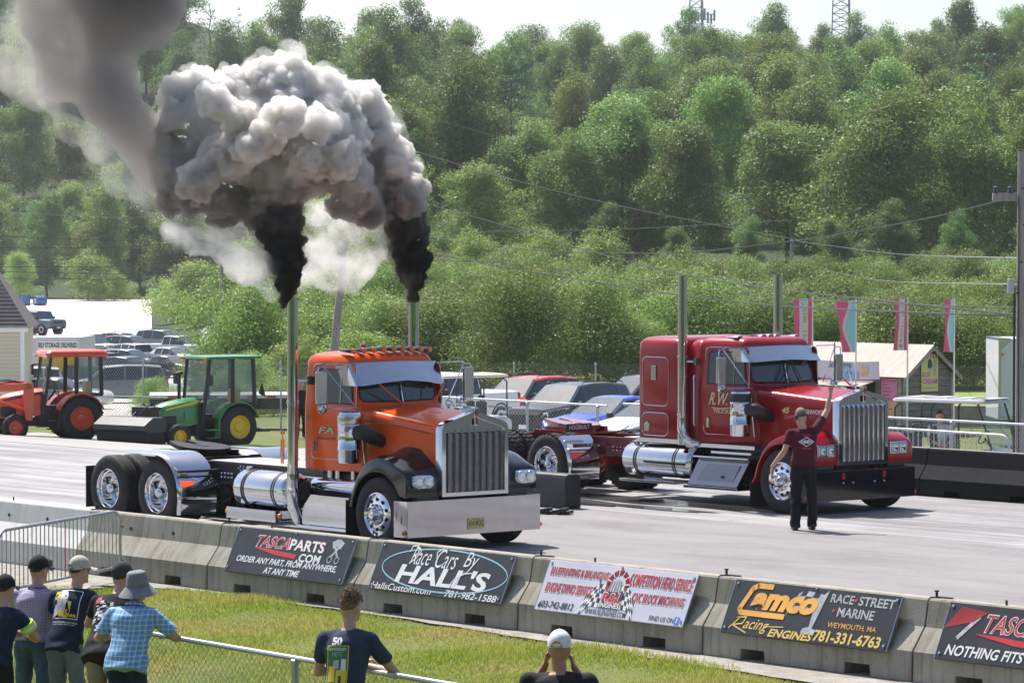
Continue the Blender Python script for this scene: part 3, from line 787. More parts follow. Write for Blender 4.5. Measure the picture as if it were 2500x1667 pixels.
def d5(d):
    for k in range(13):
        u = .02+.0115*k; d.line('striped_emblem', [(u-.012, .55+.012*k), (u+.055, .93-.004*k)], .012, 1)
    d.line('striped_emblem', [(.09, .40), (.175, .78)], .045, 2)
    d.t('lettering', 'TASCA', .215, .52, .50, .86, 0, .3, .035, .004); d.t('lettering', 'TASCA', .22, .535, .495, .845, 1, .3, .006, .0055)
    d.t('lettering', 'PARTS', .50, .52, .80, .84, 0, 0, .028)
    d.poly('brush_stroke', [(.18, .50), (.3, .485), (.58, .42), (.575, .33), (.4, .355), (.27, .43), (.2, .47)], 1)
    d.t('lettering', 'NOTHING FITS LIKE', .045, .08, .60, .27, 0, .2, .022)
sign(3.41, 2.37, SIGNBLACK, 'black sign offering any part from anywhere, with crossed pistons', d1, .03)
sign(6.30, 2.40, SIGNBLACK, 'black sign with white script lettering inside a pale blue oval', d2, .03)
sign(9.29, 2.39, SIGNLAV, 'lavender engine shop sign with chequered flags and red lettering', d3, .03)
sign(12.26, 2.36, SIGNBLACK, 'black sign with big orange lettering and yellow phone number', d4, .03)
sign(15.27, 2.38, SIGNBLACK, 'black sign with red diagonal stripes at the right edge', d5, .03)

# ================================================================== FENCES
WIRE = mat('chain_link_wire', (.34, .36, .38), .45, .6, var=.15)
def chain_link(name, a, b, h, cell, r, post_gap, label, root_z=True, pr=.03, rail=True, group=None, y_top=None, first=0.0, mid=False):
    """posts, top rail and woven mesh between ground points a and b"""
    a = Vector(a); b = Vector(b); L = (b-a).to_2d().length
    root = empty(name, a, 0, label, 'fence', group)
    ux = (b-a)/L
    def P(s, z, off=0): return Vector((ux.x*s-ux.y*off, ux.y*s+ux.x*off, ux.z*s+z))
    n = int((L-first)/post_gap)+1
    for i in range(n):
        s = first+i*post_gap
        mb = MB(); mb.tube([P(s, -.1), P(s, h-(.03 if rail else -.05))], pr, 8); mb.lathe([(pr*1.35, 0), (pr*1.3, .035), (pr*.5, .05)], 8, 'z', P(s, h-.05))
        mb.build('fence_post', GALV, root, smooth=40)
    if rail:
        mb = MB(); mb.tube([P(0, h), P(L, h)], pr*.72, 8); mb.build('top_rail', GALV, root, smooth=40)
    # woven mesh: straight diagonals clipped to the panel
    mb = MB(); hh = h-.04
    k = -hh
    rings = []
    vs = []; fs = []
    def wire(s0, z0, s1, z1, o):
        p, q = P(s0, z0, o), P(s1, z1, o); t = (q-p).normalized(); x = Vector((-ux.y, ux.x, 0)); y = t.cross(x)
        b0 = len(vs)
        for c in (p, q):
            for ang in (0.52, 2.62, 4.71): vs.append(c+(x*math.cos(ang)+y*math.sin(ang))*r)
        fs.extend([(b0, b0+1, b0+4, b0+3), (b0+1, b0+2, b0+5, b0+4), (b0+2, b0, b0+3, b0+5)])
    while k < L:
        s0, s1 = k, k+hh
        z0, z1 = .03, hh+.03
        a0, a1 = max(s0, 0), min(s1, L)
        if a1-a0 > .02:
            wire(a0, z0+(a0-s0), a1, z0+(a1-s0), r*1.2); wire(a0, z1-(a0-s0), a1, z1-(a1-s0), -r*1.2)
        k += cell*1.414
    mb.add(vs, fs); mb.build('wire_mesh', WIRE, root, smooth=0, fix=False)
    return root
chain_link('chain_link_fence', (6.2, -6.843, -.36), (20.4, -7.54, -.36), 1.07, .056, .0022, 2.67, 'near chain link fence that the spectators lean on', pr=.032, first=0.0)
chain_link('chain_link_fence', (-20.3, 22.6, terrain(-20.3, 22.6)), (-14.9, 22.6, terrain(-15, 22.6)), 1.27, .075, .0024, 2.25, 'low chain link fence between the trucks in front of the parked cars', first=.6)
chain_link('chain_link_fence', (-14.4, 22.6, terrain(-14.4, 22.6)), (4, 22.6, terrain(4, 22.6)), 1.33, .07, .0024, 3.1, 'low chain link fence before the golf cart on the right', first=2.9)
p0, p1 = at(1055, 126), at(2560, 126)
chain_link('chain_link_fence', p0, p1, 2.0, .09, .0035, 3.0, 'tall chain link fence along the foot of the thicket', rail=False)
chain_link('chain_link_fence', at(-60, 104), at(400, 106), 1.1, .08, .003, 3.2, 'low chain link fence behind the two tractors')
chain_link('chain_link_fence', at(190, 118), at(920, 108), 2.15, .09, .0035, 3.4, 'tall chain link fence behind the green tractor', rail=False)

def barricade(name, E0, E1, h, z, label, group=None, red=None, n=22, m=GALV, hooks=True):
    """crowd control gate: hoop frame with upright bars"""
    E0 = Vector(E0); E1 = Vector(E1); L = (E1-E0).length; u = (E1-E0)/L
    root = empty(name, E0, math.atan2(u.y, u.x), label, 'crowd barrier', group)
    r = .19; pts = [(0, 0, z), (0, 0, h-r)] + [(r-r*math.cos(a), 0, h-r+r*math.sin(a)) for a in (.4, .8, 1.2, 1.57)] + [(L-r+r*math.sin(a), 0, h-r+r*math.cos(a)) for a in (0, .4, .8, 1.2, 1.57)] + [(L, 0, z)]
    mb = MB(); mb.tube(pts, .021, 8); mb.tube([(0, 0, z+.22), (L, 0, z+.22)], .017, 8); mb.build('hoop_frame', m, root, smooth=50)
    for k in range(1, n):
        x = L*k/n
        mb = MB(); mb.tube([(x, 0, z+.22), (x, 0, h)], .008, 6); o = mb.build('upright_bar', REDLENS if k == red else m, root, smooth=50)
        if k == red: o['label'] = 'red painted upright bar'
    for x in (.06, L-.02):
        mb = MB(); mb.tube([(x, -.26, .02), (x, -.2, .05), (x, 0, z+.12), (x, .2, .05), (x, .26, .02)], .014, 6); mb.build('foot', m, root, smooth=50)
    if hooks:
        for zz in (.38, .82):
            mb = MB(); mb.box(L+.018, L+.10, -.006, .006, zz, zz+.035); mb.build('hook', m, root, smooth=0)
    return root
barricade('crowd_barrier', (2.95, -3.25, terrain(2.9, -3.2)), (1.25, -.36, 0), 1.04, .1, 'grey steel crowd barrier with one red bar before the pale concrete', red=16, n=30)
WHITEBAR = mat('white_galvanised', (.62, .63, .64), .4, .3, var=.08)
barricade('crowd_barrier', (-9.2, 21.3, terrain(-9, 21.3)), (-6.3, 21.1, terrain(-6, 21.1)), 1.15, .1, 'pale crowd barrier behind the nose of the red truck', 'pale crowd barriers on the far side', n=24, m=WHITEBAR, hooks=False)
barricade('crowd_barrier', (-5.65, 21.1, terrain(-5, 21.1)), (-2.4, 20.9, terrain(-3, 21)), 1.1, .1, 'pale crowd barrier in front of the golf cart', 'pale crowd barriers on the far side', n=24, m=WHITEBAR, hooks=False)

# ================================================================== GRASS
GRASSM = bpy.data.materials.new('grass_blades'); GRASSM.use_nodes = True
_n = GRASSM.node_tree.nodes; _l = GRASSM.node_tree.links; _b = _n['Principled BSDF']; _b.inputs['Roughness'].default_value = .55; _b.inputs['Specular IOR Level'].default_value = .3
_g = _n.new('ShaderNodeNewGeometry'); _t = _n.new('ShaderNodeTexNoise'); _t.inputs['Scale'].default_value = .55; _t.inputs['Detail'].default_value = 6
_l.new(_g.outputs['Position'], _t.inputs[0])
_m = _n.new('ShaderNodeMath'); _m.operation = 'MULTIPLY_ADD'; _l.new(_g.outputs['Random Per Island'], _m.inputs[0]); _m.inputs[1].default_value = .26; _l.new(_t.outputs['Fac'], _m.inputs[2])
_r = _n.new('ShaderNodeValToRGB'); _l.new(_m.outputs[0], _r.inputs[0]); _e = _r.color_ramp.elements
_e[0].position = .42; _e[0].color = (.52, .42, .18, 1); _e[1].position = .98; _e[1].color = (.21, .31, .035, 1)
_x = _e.new(.56); _x.color = (.47, .45, .12, 1); _x = _e.new(.70); _x.color = (.34, .41, .065, 1)
_l.new(_r.outputs[0], _b.inputs['Base Color'])
_tr = _n.new('ShaderNodeBsdfTranslucent'); _l.new(_r.outputs[0], _tr.inputs[0]); _mx = _n.new('ShaderNodeMixShader'); _mx.inputs[0].default_value = .4
_l.new(_b.outputs[0], _mx.inputs[1]); _l.new(_tr.outputs[0], _mx.inputs[2]); _l.new(_mx.outputs[0], _n['Material Output'].inputs[0])
g = np.random.default_rng(3)
N = 330000
gx = g.uniform(-3, 21, N); gy = g.uniform(-9, 0, N)
keep = gy < np.array([grass_edge(a) for a in gx]) + .05*g.normal(size=N)
# only where the place can be seen from around the stand
q = (gx-CAM.x)*FWDH.x + (gy-CAM.y)*FWDH.y; u = ((gx-CAM.x)*RIGHT.x + (gy-CAM.y)*RIGHT.y)/q*FPX
keep &= (np.abs(u) < 1900) & (q > 26)
gx, gy = gx[keep], gy[keep]; N = len(gx)
hN = np.array([noise.noise((a*.8, b*.8, 0)) for a, b in zip(gx, gy)])
hh = (.030+.022*hN+.018*g.uniform(size=N))*np.clip(1.05+1.1*hN, .35, 1.9)
ang = g.uniform(0, 6.283, N); wd = g.uniform(.004, .009, N); lean = hh*g.uniform(.1, .9, N); la = g.uniform(0, 6.283, N)
base = np.stack([gx, gy, np.array([terrain(a, b) for a, b in zip(gx, gy)])-.025], 1)
side = np.stack([np.cos(ang)*wd, np.sin(ang)*wd, np.zeros(N)], 1)
tip = base + np.stack([np.cos(la)*lean, np.sin(la)*lean, hh], 1)
grass = np_mesh('grass', np.stack([base-side, base+side, tip], 1).reshape(-1, 3), 3, GRASSM)
tag(grass, kind='stuff')
# ================================================================== SEMI TRUCKS
def paint(name, c, rough=.22):
    m = mat(name, c, rough, 0, var=.06, vscale=2, coat=.35, spec=.35); return m
ORANGE = paint('orange_truck_paint', (.80, .095, .006))
REDP = paint('dark_red_truck_paint', (.30, .004, .012))
HOLE = mat('hole_shade', (.004, .004, .004), .9, var=.1)
GLASSW = mat('windshield_glass', (.03, .045, .045), .03, spec=1.0, var=.25, vscale=2)
GREYDECK = mat('aluminium_deck', (.50, .49, .47), .4, .5, var=.1)
DARKRED = mat('red_frame_paint', (.22, .006, .012), .25, var=.15, coat=.6)

def tyre_mb(xc, s, yo, r=.52, w=.27, lugs=0, z=.52, ribs=4):
    """s = -1: outer face towards -y"""
    Y = lambda t: s*(abs(yo)-t)
    prof = [(.292, Y(.02)), (.33, Y(.0)), (.40, Y(-.012)), (.47, Y(.0)), (.505, Y(.018)), (r, Y(.04))]
    for k in range(ribs):
        a = .04+(w-.08)*(k+.8)/(ribs+.6)
        prof += [(r, Y(a-.006)), (r-.012, Y(a-.004)), (r-.012, Y(a+.004)), (r, Y(a+.006))]
    prof += [(r, Y(w-.04)), (.505, Y(w-.018)), (.47, Y(w)), (.33, Y(w)), (.292, Y(w-.02))]
    mb = MB(); mb.lathe(prof, 40, 'y', (xc, 0, z), closed=True)
    if lugs:
        for k in range(lugs):
            a = 2*math.pi*k/lugs
            M = Matrix.Translation((xc, s*(abs(yo)-w/2), z)) @ Matrix.Rotation(a, 4, 'Y')
            for (ya, yb, da) in ((-w/2+.015, -w*.17, 0), (-w*.15, w*.15, .5), (w*.17, w/2-.015, 0)):
                M2 = M @ Matrix.Rotation(da*2*math.pi/lugs, 4, 'Y') @ Matrix.Rotation(.35*(1 if ya < -w*.16 else -1), 4, 'Z')
                mb.box(-.026, .026, ya, yb, r-.01, r+.014, M=M2)
    return mb
def steer_wheel(parent, xc, s, yo, red=False):
    Y = lambda t: s*(abs(yo)-t)
    t = tyre_mb(xc, s, yo).build('wheel', RUBBER, parent, smooth=40)
    mb = MB(); mb.lathe([(.305, Y(.03)), (.308, Y(.002)), (.295, Y(-.004)), (.275, Y(.02)), (.262, Y(.035)), (.245, Y(.02)), (.20, Y(-.0)), (.15, Y(-.012)), (.13, Y(-.012))], 36, 'y', (xc, 0, .52), cap=False)
    rim = mb.build('rim', ALU, t, smooth=40)
    for k in range(10):
        a = 2*math.pi*(k+.5)/10
        M = Matrix.Translation((xc+.215*math.cos(a), Y(-.002+.004), .52+.215*math.sin(a))) @ Matrix.Rotation(-math.pi/2*s*-1, 4, 'X')
        mb = MB(); mb.lathe([(.001, 0), (.026, 0), (.028, -.006)], 14, 'z', M=Matrix.Translation((xc+.213*math.cos(a), Y(.0), .52+.213*math.sin(a))) @ Matrix.Rotation(math.pi/2*(1 if s < 0 else -1), 4, 'X') @ Matrix.Translation((0, 0, .008)))
        mb.build('hand_hole', HOLE, rim, smooth=0)  # dark disc laid on the rim, the hole's shade put into colour
    mb = MB(); mb.lathe([(.15, Y(-.005)), (.152, Y(-.03)), (.10, Y(-.05)), (.085, Y(-.09)), (.06, Y(-.115)), (.001, Y(-.12))], 28, 'y', (xc, 0, .52))
    for k in range(10):
        a = 2*math.pi*k/10
        c = (xc+.135*math.cos(a), 0, .52+.135*math.sin(a))
        mb.lathe([(.018, Y(-.01)), (.018, Y(-.05)), (.013, Y(-.075)), (.001, Y(-.08))], 8, 'y', c)
        mb.lathe([(.012, Y(-.02)), (.012, Y(-.06)), (.001, Y(-.065))], 6, 'y', (xc+.105*math.cos(a+.3), 0, .52+.105*math.sin(a+.3)))
    mb.build('hub', CHROME, t, smooth=40)
    return t
def drive_wheel(parent, xc, s, yo, lugs=0, cap=CHROME):
    Y = lambda t: s*(abs(yo)-t)
    t = tyre_mb(xc, s, yo, lugs=lugs).build('wheel', RUBBER, parent, smooth=40)
    mb = MB(); mb.lathe([(.30, Y(.05)), (.308, Y(.0)), (.298, Y(-.008)), (.286, Y(.01)), (.28, Y(.05)), (.262, Y(.065)), (.255, Y(.15)), (.235, Y(.19)), (.19, Y(.2)), (.12, Y(.19)), (.001, Y(.185))], 36, 'y', (xc, 0, .52), cap=False)
    mb.build('rim', ALU, t, smooth=40)
    mb = MB(); mb.lathe([(.115, Y(.19)), (.115, Y(.15)), (.085, Y(.14)), (.082, Y(.06)), (.075, Y(.03)), (.05, Y(.005)), (.001, Y(-.005))], 24, 'y', (xc, 0, .52))
    for k in range(10):
        a = 2*math.pi*k/10
        mb.lathe([(.013, Y(.19)), (.013, Y(.15)), (.001, Y(.145))], 6, 'y', (xc+.15*math.cos(a), 0, .52+.15*math.sin(a)))
    mb.build('hub', cap, t, smooth=40)
    i = tyre_mb(xc, s, s*(abs(yo)-.335), lugs=lugs).build('inner_tyre', RUBBER, parent, smooth=40)
    return t
def cab_ring(xr, xf, w, vee, z, rr=.09, rf=.10, wf=None, ins=0):
    wf = w if wf is None else wf
    xr += ins; xf -= ins; w -= ins; wf -= ins
    rr = max(.03, rr); rf = max(.03, rf); p = []
    for k in range(6):
        a = math.pi + math.pi/2*k/5
        p.append((xr+rr+rr*math.cos(a), -w+rr+rr*math.sin(a), z))
    for k in range(6):
        a = -math.pi/2 + math.pi/2*k/5
        p.append((xf-rf+rf*math.cos(a), -wf+rf+rf*math.sin(a), z))
    p.append((xf+vee*.5, -wf*.45, z)); p.append((xf+vee, 0, z))
    return p + [(x, -y, zz) for x, y, zz in reversed(p[:-1])]
def tube_loop(mb, pts, r, n=6):
    mb.tube(pts+[pts[0]], r, n, cap=False)
def rrect(x0, x1, z0, z1, r, f, n=5):
    """rounded rectangle in x-z lifted on to y = f(x, z)"""
    o = []
    for cx, cz, a0 in ((x1-r, z1-r, 0), (x0+r, z1-r, 90), (x0+r, z0+r, 180), (x1-r, z0+r, 270)):
        for k in range(n+1):
            a = R_(a0+90*k/n); x, z = cx+r*math.cos(a), cz+r*math.sin(a); o.append((x, f(x, z), z))
    return o
def semi(name, loc, label, S):
    T = empty(name, loc, 0, label, 'truck', 'semi trucks on the drag strip')
    P = S['paint']; FP = S['fender']
    xr, xw, zc, hw, hwf = S['cab_rear'], S['ws'], S['zroof'], S['hw'], S['hwf']
    # ---- chassis
    mb = MB()
    for s in (-1, 1):
        y = s*.43
        mb.box(-8.05, -.15, y-.045, y+.045, .97, 1.0); mb.box(-8.05, -.15, y-.045, y+.045, .68, .70); mb.box(-8.05, -.15, y-s*.045-.006, y-s*.045+.006, .70, .97) if False else mb.box(-8.05, -.15, y-.012, y+.012, .70, .97)
    for x in (-8.0, -7.1, -6.4, -5.4, -4.4, -3.4): mb.box(x-.05, x+.05, -.40, .40, .72, .95)
    for x in S['drive']: mb.tube([(x, -.9, .52), (x, .9, .52)], .085, 10); mb.ball((x, 0, .52), .2, 12, 8)
    mb.tube([(S['front'], -1.0, .46), (S['front'], 1.0, .46)], .06, 8)
    for x in S['drive']:
        for s in (-1, 1): mb.tube([(x+.45, s*.36, .62), (x, s*.4, .60), (x-.45, s*.36, .62)], .035, 6)
    mb.build('frame', S['frame'], T, smooth=30)
    mb = MB(); mb.box(-4.3, -.25, -.62, .62, .45, .9); mb.box(-2.6, -1.2, -.75, .75, .62, 1.02); mb.box(-1.9, -.3, -.5, .5, .35, .7)
    mb.build('underbody', BLKMAT, T, smooth=0, bev=.03)
    mb = MB(); rr = random.Random(3)
    for k in range(16):
        x = -5.45+.09*(k % 4)+.5*(k//8); z = .78+.06*(k//4 % 4); mb.ball((x, -.485, z), .018, 6, 4)
    for k in range(8): mb.ball((-5.0+.12*k, -.485, .93), .016, 6, 4)
    mb.build('chassis_bolts', CHROME, T)['kind'] = 'stuff'
    mb = MB(); mb.box(S['deck'][0], S['deck'][1], -.47, .47, 1.003, 1.02); mb.build('deck_plate', GREYDECK, T, smooth=0, bev=.004)
    # fifth wheel
    x5 = S['fifth']
    mb = MB(); M = Matrix.Translation((x5, 0, 1.145)) @ Matrix.Rotation(R_(5), 4, 'Y') @ Matrix.Scale(.86, 4)
    mb.prism([(.5*math.cos(a), .48*math.sin(a)) for a in [math.pi*k/16-math.pi/2 for k in range(17)]], -.03, .045, 'z', M=M)
    for s in (-1, 1): mb.prism([(0, s*.05), (0, s*.48), (-.25, s*.44), (-.72, s*.26), (-.76, s*.2), (-.7, s*.13), (-.3, s*.06)], -.03, .045, 'z', M=M)
    mb.prism([(.16*math.cos(a)-.05, .10*math.sin(a)) for a in [2*math.pi*k/14 for k in range(14)]], .045, .052, 'z', M=M)
    mb.prism([(.44*math.cos(a), .42*math.sin(a)) for a in [2*math.pi*k/20 for k in range(20)]], -.11, -.03, 'z', M=M)
    mb.box(x5-.35, x5+.35, -.42, -.34, 1.0, 1.12); mb.box(x5-.35, x5+.35, .34, .42, 1.0, 1.12); mb.box(x5-.6, x5+.5, -.5, .5, 1.0, 1.03)
    for k in range(16): mb.box(x5-.55+.07*k, x5-.52+.07*k, -.52, -.47, 1.03, 1.06)
    mb.build('fifth_wheel', S['fifthm'], T, smooth=30, bev=.006)
    # ---- wheels
    for s in (-1, 1):
        steer_wheel(T, S['front'], s, 1.19)
        for x in S['drive']: drive_wheel(T, x, s, 1.2, S['lugs'])
    # ---- cab
    w0 = hw
    def side(x, z):
        a = max(0, min(1, (z-1.95)/.63)); k = max(0, min(1, (x-xr)/(xw-xr)))
        ww = hw + (hwf-hw)*k
        return -(ww - .05*a)
    zb = S['zb']
    rings = []
    for z, xf, vee, dw, ins in ((zb, xw+.26, .0, 0, .015), (zb+.03, xw+.27, 0, 0, 0), (1.9, xw+.18, .03, 0, 0), (1.99, xw+.06, .08, .003, 0), (2.03, xw+.02, .10, .006, 0), (zc-.24, xw-.11, .10, .047, 0), (zc-.15, xw-.10, .09, .052, 0), (zc-.085, xw-.10, .07, .052, .03), (zc-.04, xw-.09, .06, .05, .085), (zc-.012, xw-.09, .05, .05, .17), (zc+.004, xw-.1, .04, .05, .33), (zc+.012, xw-.1, .03, .05, .6)):
        rings.append(cab_ring(xr, xf, hw-dw, vee, z, wf=hwf-dw, ins=ins))
    mb = MB(); mb.rings(rings)
    cab = mb.build('cab', P, T, smooth=38)
    # windscreen halves, divider and surround
    def wsp(y, z):     # front face of the cab at height z
        k = (z-2.03)/(zc-.24-2.03); xf = xw+.02-.13*k; wf = hwf-.006-.041*k-.10
        t = min(1, abs(y)/wf); return (xf + .10*(1-t) + .008, y, z)
    ztop = zc-.20
    for s in (-1, 1):
        mb = MB(); yo = hwf-.115
        pts = [(s*.03, 2.05), (s*(yo-.05), 2.06), (s*yo, 2.11), (s*(yo-.035), ztop), (s*.03, ztop)]
        P3 = [wsp(y, z) for y, z in pts]
        mb.add(P3 + [(x-.012, y, z) for x, y, z in P3], [(0, 1, 2, 3, 4), (9, 8, 7, 6, 5)] + [(i, (i+1) % 5, 5+(i+1) % 5, 5+i) for i in range(5)])
        g = mb.build('windshield', GLASSW, T, smooth=0)
        mb = MB(); tube_loop(mb, [(x+.004, y, z) for x, y, z in P3], .011); mb.build('windshield_trim', BLKMAT, g, smooth=40)
    mb = MB(); mb.tube([(wsp(0, 2.04)[0]+.006, 0, 2.04), (wsp(0, ztop)[0]+.006, 0, ztop)], .011, 6); mb.build('windshield_divider', CHROME, T)
    # visor
    mb = MB(); vz0, vz1, vzm = S['visor']
    def vrow(z, f, zm):
        r = [(xw-.42, -hwf-.005, z+.0), (xw-.12, -hwf-.012, z)]
        for k in range(5):
            a = -math.pi/2 + math.pi/2*k/4; r.append((xw-.10+.10*math.cos(a)+f, -hwf+.09+.10*math.sin(a), z))
        r += [(xw+.05+f, -.4, z+(zm-z)*.55), (xw+.09+f, 0, zm)]
        return r + [(x, -y, zz) for x, y, zz in reversed(r[:-1])]
    a_, b_ = vrow(vz1, -.09, vz1+.02), vrow(vz0, .13, vzm)
    n = len(a_); mb.add(a_+b_, [(i, i+1, n+i+1, n+i) for i in range(n-1)])
    mb.build('sun_visor', CHROME, T, smooth=25, solid=.008)
    # doors, windows
    for s in (-1, 1):
        xd0, xd1 = xr+.2, xw+.02
        f = lambda x, z: side(x, z)*(1 if s < 0 else -1)
        off = lambda p, d: [(x, y+s*d, z) for x, y, z in p]
        mb = MB(); ol = rrect(xd0, xd1, zb+.17, zc-.19, .07, f)
        i1 = rrect(xd0+.012, xd1-.012, zb+.182, zc-.202, .06, f)
        m_ = len(ol); vs = off(ol, .001)+off(ol, .006)+off(i1, .010)
        mb.add(vs, [(i, (i+1) % m_, m_+(i+1) % m_, m_+i) for i in range(m_)] + [(m_+i, m_+(i+1) % m_, 2*m_+(i+1) % m_, 2*m_+i) for i in range(m_)] + [tuple(range(2*m_, 3*m_))])
        door = mb.build('door', P, T, smooth=25)
        mb = MB(); tube_loop(mb, off(rrect(xd0-.01, xd1+.01, zb+.16, zc-.18, .08, f), .006), .009); mb.build('door_trim', S['trim'], door, smooth=40)
        wz0, wz1 = 2.02, zc-.25
        wp = [(xd0+.07, wz0), (xd1-.04, wz0), (xd1-.05, wz0+.1), (xd1-.10, wz1-.05), (xd1-.15, wz1), (xd0+.12, wz1), (xd0+.07, wz1-.05)]
        W3 = [(x, f(x, z)+s*.014, z) for x, z in wp]
        mb = MB(); mb.add(W3, [tuple(range(7))]); win = mb.build('door_window', DARKGLASS, door, smooth=0)
        mb = MB(); tube_loop(mb, W3, .010); mb.build('window_seal', BLKMAT, door, smooth=40)
        mb = MB(); x = xd1-.28; mb.tube([(x, f(x, wz0)+s*.02, wz0), (x, f(x, wz1)+s*.02, wz1)], .008, 6); mb.build('vent_post', CHROME, door)
        mb = MB(); hx = xd0+.09
        hp = [(hx-.035, zb+.27), (hx+.035, zb+.27), (hx+.035, zb+.40), (hx, zb+.45), (hx-.035, zb+.40)]
        mb.prism(hp, f(hx, 1.4)+s*.008, f(hx, 1.4)+s*.03, 'y'); mb.box(hx-.02, hx+.02, min(f(hx, 1.4)+s*.03, f(hx, 1.4)+s*.036), max(f(hx, 1.4)+s*.03, f(hx, 1.4)+s*.036), zb+.285, zb+.36)
        mb.build('door_handle', CHROME, door, smooth=0, bev=.004)
        # mirrors
        mx, my = xd1-.05, s*1.32
        mb = MB()
        mb.tube([(xd1+.0, s*(hwf-.04), zc-.17), (mx-.02, s*1.24, zc-.17), (mx-.03, s*1.30, zc-.19)], .011, 6)
        mb.tube([(mx+.18, s*.82, 1.97), (mx+.02, s*1.2, 1.97), (mx-.03, s*1.29, 1.98)], .010, 6)
        mb.tube([(mx-.03, s*1.29, zc-.13), (mx-.03, s*1.29, 1.97)], .012, 6)
        mb.tube([(mx-.03, s*1.29, zc-.2), (xd1+.06, s*.87, 2.02)], .009, 6)
        mb.tube([(mx-.03, s*1.29, zc-.2), (mx-.01, s*1.40, zc-.2), (mx-.01, s*1.41, zc-.24), (mx-.01, s*1.41, 2.02), (mx-.03, s*1.29, 1.99)], .011, 6)
        arm = mb.build('mirror_bracket', CHROME, T, smooth=50)
        mb = MB(); mb.box(mx-.04, mx+.02, my-.09+s*.04, my+.09+s*.04, 2.04, 2.04+S['mirh']); mb.build('mirror', S['mirm'], arm, smooth=0, bev=.015)
        mb = MB(); mb.lathe([(.001, .03), (.05, .028), (.085, .012), (.092, 0), (.001, -.002)], 18, 'x', (mx-.06, my-s*.02, 1.98)); mb.build('spot_mirror', CHROME, arm, smooth=60)
    # ---- hood
    hb = xw+.17; gx = -.06; gw = S['gw']; gz = S['gz']
    rings = []
    for k in range(9):
        t = k/8; x = hb+(gx-hb)*t; ww = .76+(gw-.01-.76)*t**.9; zt = 1.965+(gz-.02-1.965)*t; zp = 2.0+(S['gp']-.025-2.0)*t + .012*math.sin(math.pi*t); zl = zb+.0+(.82-zb)*t
        r = [(x, -ww, zl), (x, -ww, zl+.3), (x, -ww, zt-.17)]
        for q in range(5):
            a = math.pi - math.pi/2*q/4; r.append((x, -ww+.10+.10*math.cos(a), zt-.11+.10*math.sin(a)))
        r += [(x, -ww*.4, zt+(zp-zt)*.62-.006), (x, -.03, zp-.002), (x, 0, zp+.006)]
        rings.append(r + [(x, -y, z) for _, y, z in reversed(r[:-1])])
    mb = MB(); mb.rings(rings); mb.build('hood', P, T, smooth=32)
    if S.get('stripe'):
        mb = MB()
        for s in (-1, 1):
            mb.tube([(hb, s*.765, 1.80), (hb+(gx-hb)*.5, s*(.76+(gw-.01-.76)*.53+.004), 1.73), (gx-.15, s*(gw+.012), 1.655)], .005, 5)
            mb.tube([(xr+.01, s*(hw+.004), 1.80), (xr+.18, s*(hw+.003), 1.80)], .005, 5)
        mb.build('pinstripe', BLKMAT, T, smooth=40)
    # ---- grille: shell, core, bars, emblem
    zb2 = .78
    mb = MB(); o = [(-gw, zb2), (-gw, gz-.08), (-gw+.03, gz-.02), (-gw+.09, gz+.015), (0, S['gp']), (gw-.09, gz+.015), (gw-.03, gz-.02), (gw, gz-.08), (gw, zb2)]
    i = [(-gw+.075, zb2+.05), (-gw+.075, gz-.12), (-gw+.085, gz-.09), (-gw+.12, gz-.07), (0, S['gp']-.085), (gw-.12, gz-.07), (gw-.085, gz-.09), (gw-.075, gz-.12), (gw-.075, zb2+.05)]
    n = len(o)
    V = lambda P_, x, k=0: [(x, y*(1-k), z) for y, z in P_]
    loops = [V(o, -.12), V(o, -.02), [(.012, y*.985, z-.004) for y, z in o], V(i, .012), V(i, -.05)]
    vs = [p for l_ in loops for p in l_]; fs = []
    for a in range(4):
        for b in range(n): fs.append((a*n+b, a*n+(b+1) % n, (a+1)*n+(b+1) % n, (a+1)*n+b))
    mb.add(vs, fs); gr = mb.build('grille', CHROME, T, smooth=35)
    zt_bar = gz-.155
    mb = MB(); mb.box(-.06, -.05, -gw+.06, gw-.06, zb2+.03, gz-.13); mb.build('radiator_core', mat('radiator_black', (.02, .02, .022), .6, var=.2), gr, smooth=0)
    mb = MB(); mb.add([(-.045, y, z) for y, z in [(-gw+.076, zt_bar+.01), (gw-.076, zt_bar+.01)] + i[6:2:-1][::1] + [i[2], i[1]]], [tuple(range(8))]) if False else mb.prism([(y, z) for y, z in [(-gw+.07, zt_bar+.02), (gw-.07, zt_bar+.02), (gw-.07, gz-.11), (gw-.12, gz-.065), (0, S['gp']-.08), (-gw+.12, gz-.065), (-gw+.07, gz-.11)]], -.04, -.012, 'x')
    mb.build('grille_header', CHROME, gr, smooth=0)
    mb = MB()
    for k in range(56):
        z = zb2+.06+(zt_bar-zb2-.06)*k/55; mb.box(-.046, -.03, -gw+.075, gw-.075, z-.0055, z+.0045)
    mb.build('radiator_fins', mat('radiator_fin', (.42, .41, .42), .45, .6, var=.2, vscale=20), gr, smooth=0)['kind'] = 'stuff'
    nb = S['bars']
    for k in range(nb):
        y = (-gw+.13)+(2*gw-.26)*k/(nb-1)
        mb = MB(); mb.add([(.0, y-.014, zb2+.05), (.0, y+.014, zb2+.05), (.028, y, zb2+.06), (.0, y-.014, zt_bar), (.0, y+.014, zt_bar), (.028, y, zt_bar), (.0, y, zt_bar+.07), (-.03, y-.012, zb2+.05), (-.03, y+.012, zb2+.05), (-.03, y-.012, zt_bar), (-.03, y+.012, zt_bar)],
            [(0, 2, 5, 3), (2, 1, 4, 5), (3, 5, 6), (5, 4, 6), (0, 1, 2), (7, 0, 3, 9), (1, 8, 10, 4), (9, 3, 6, 10), (7, 8, 1, 0), (6, 4, 10)])
        mb.build('grille_bar', S['barm'], gr, smooth=0)
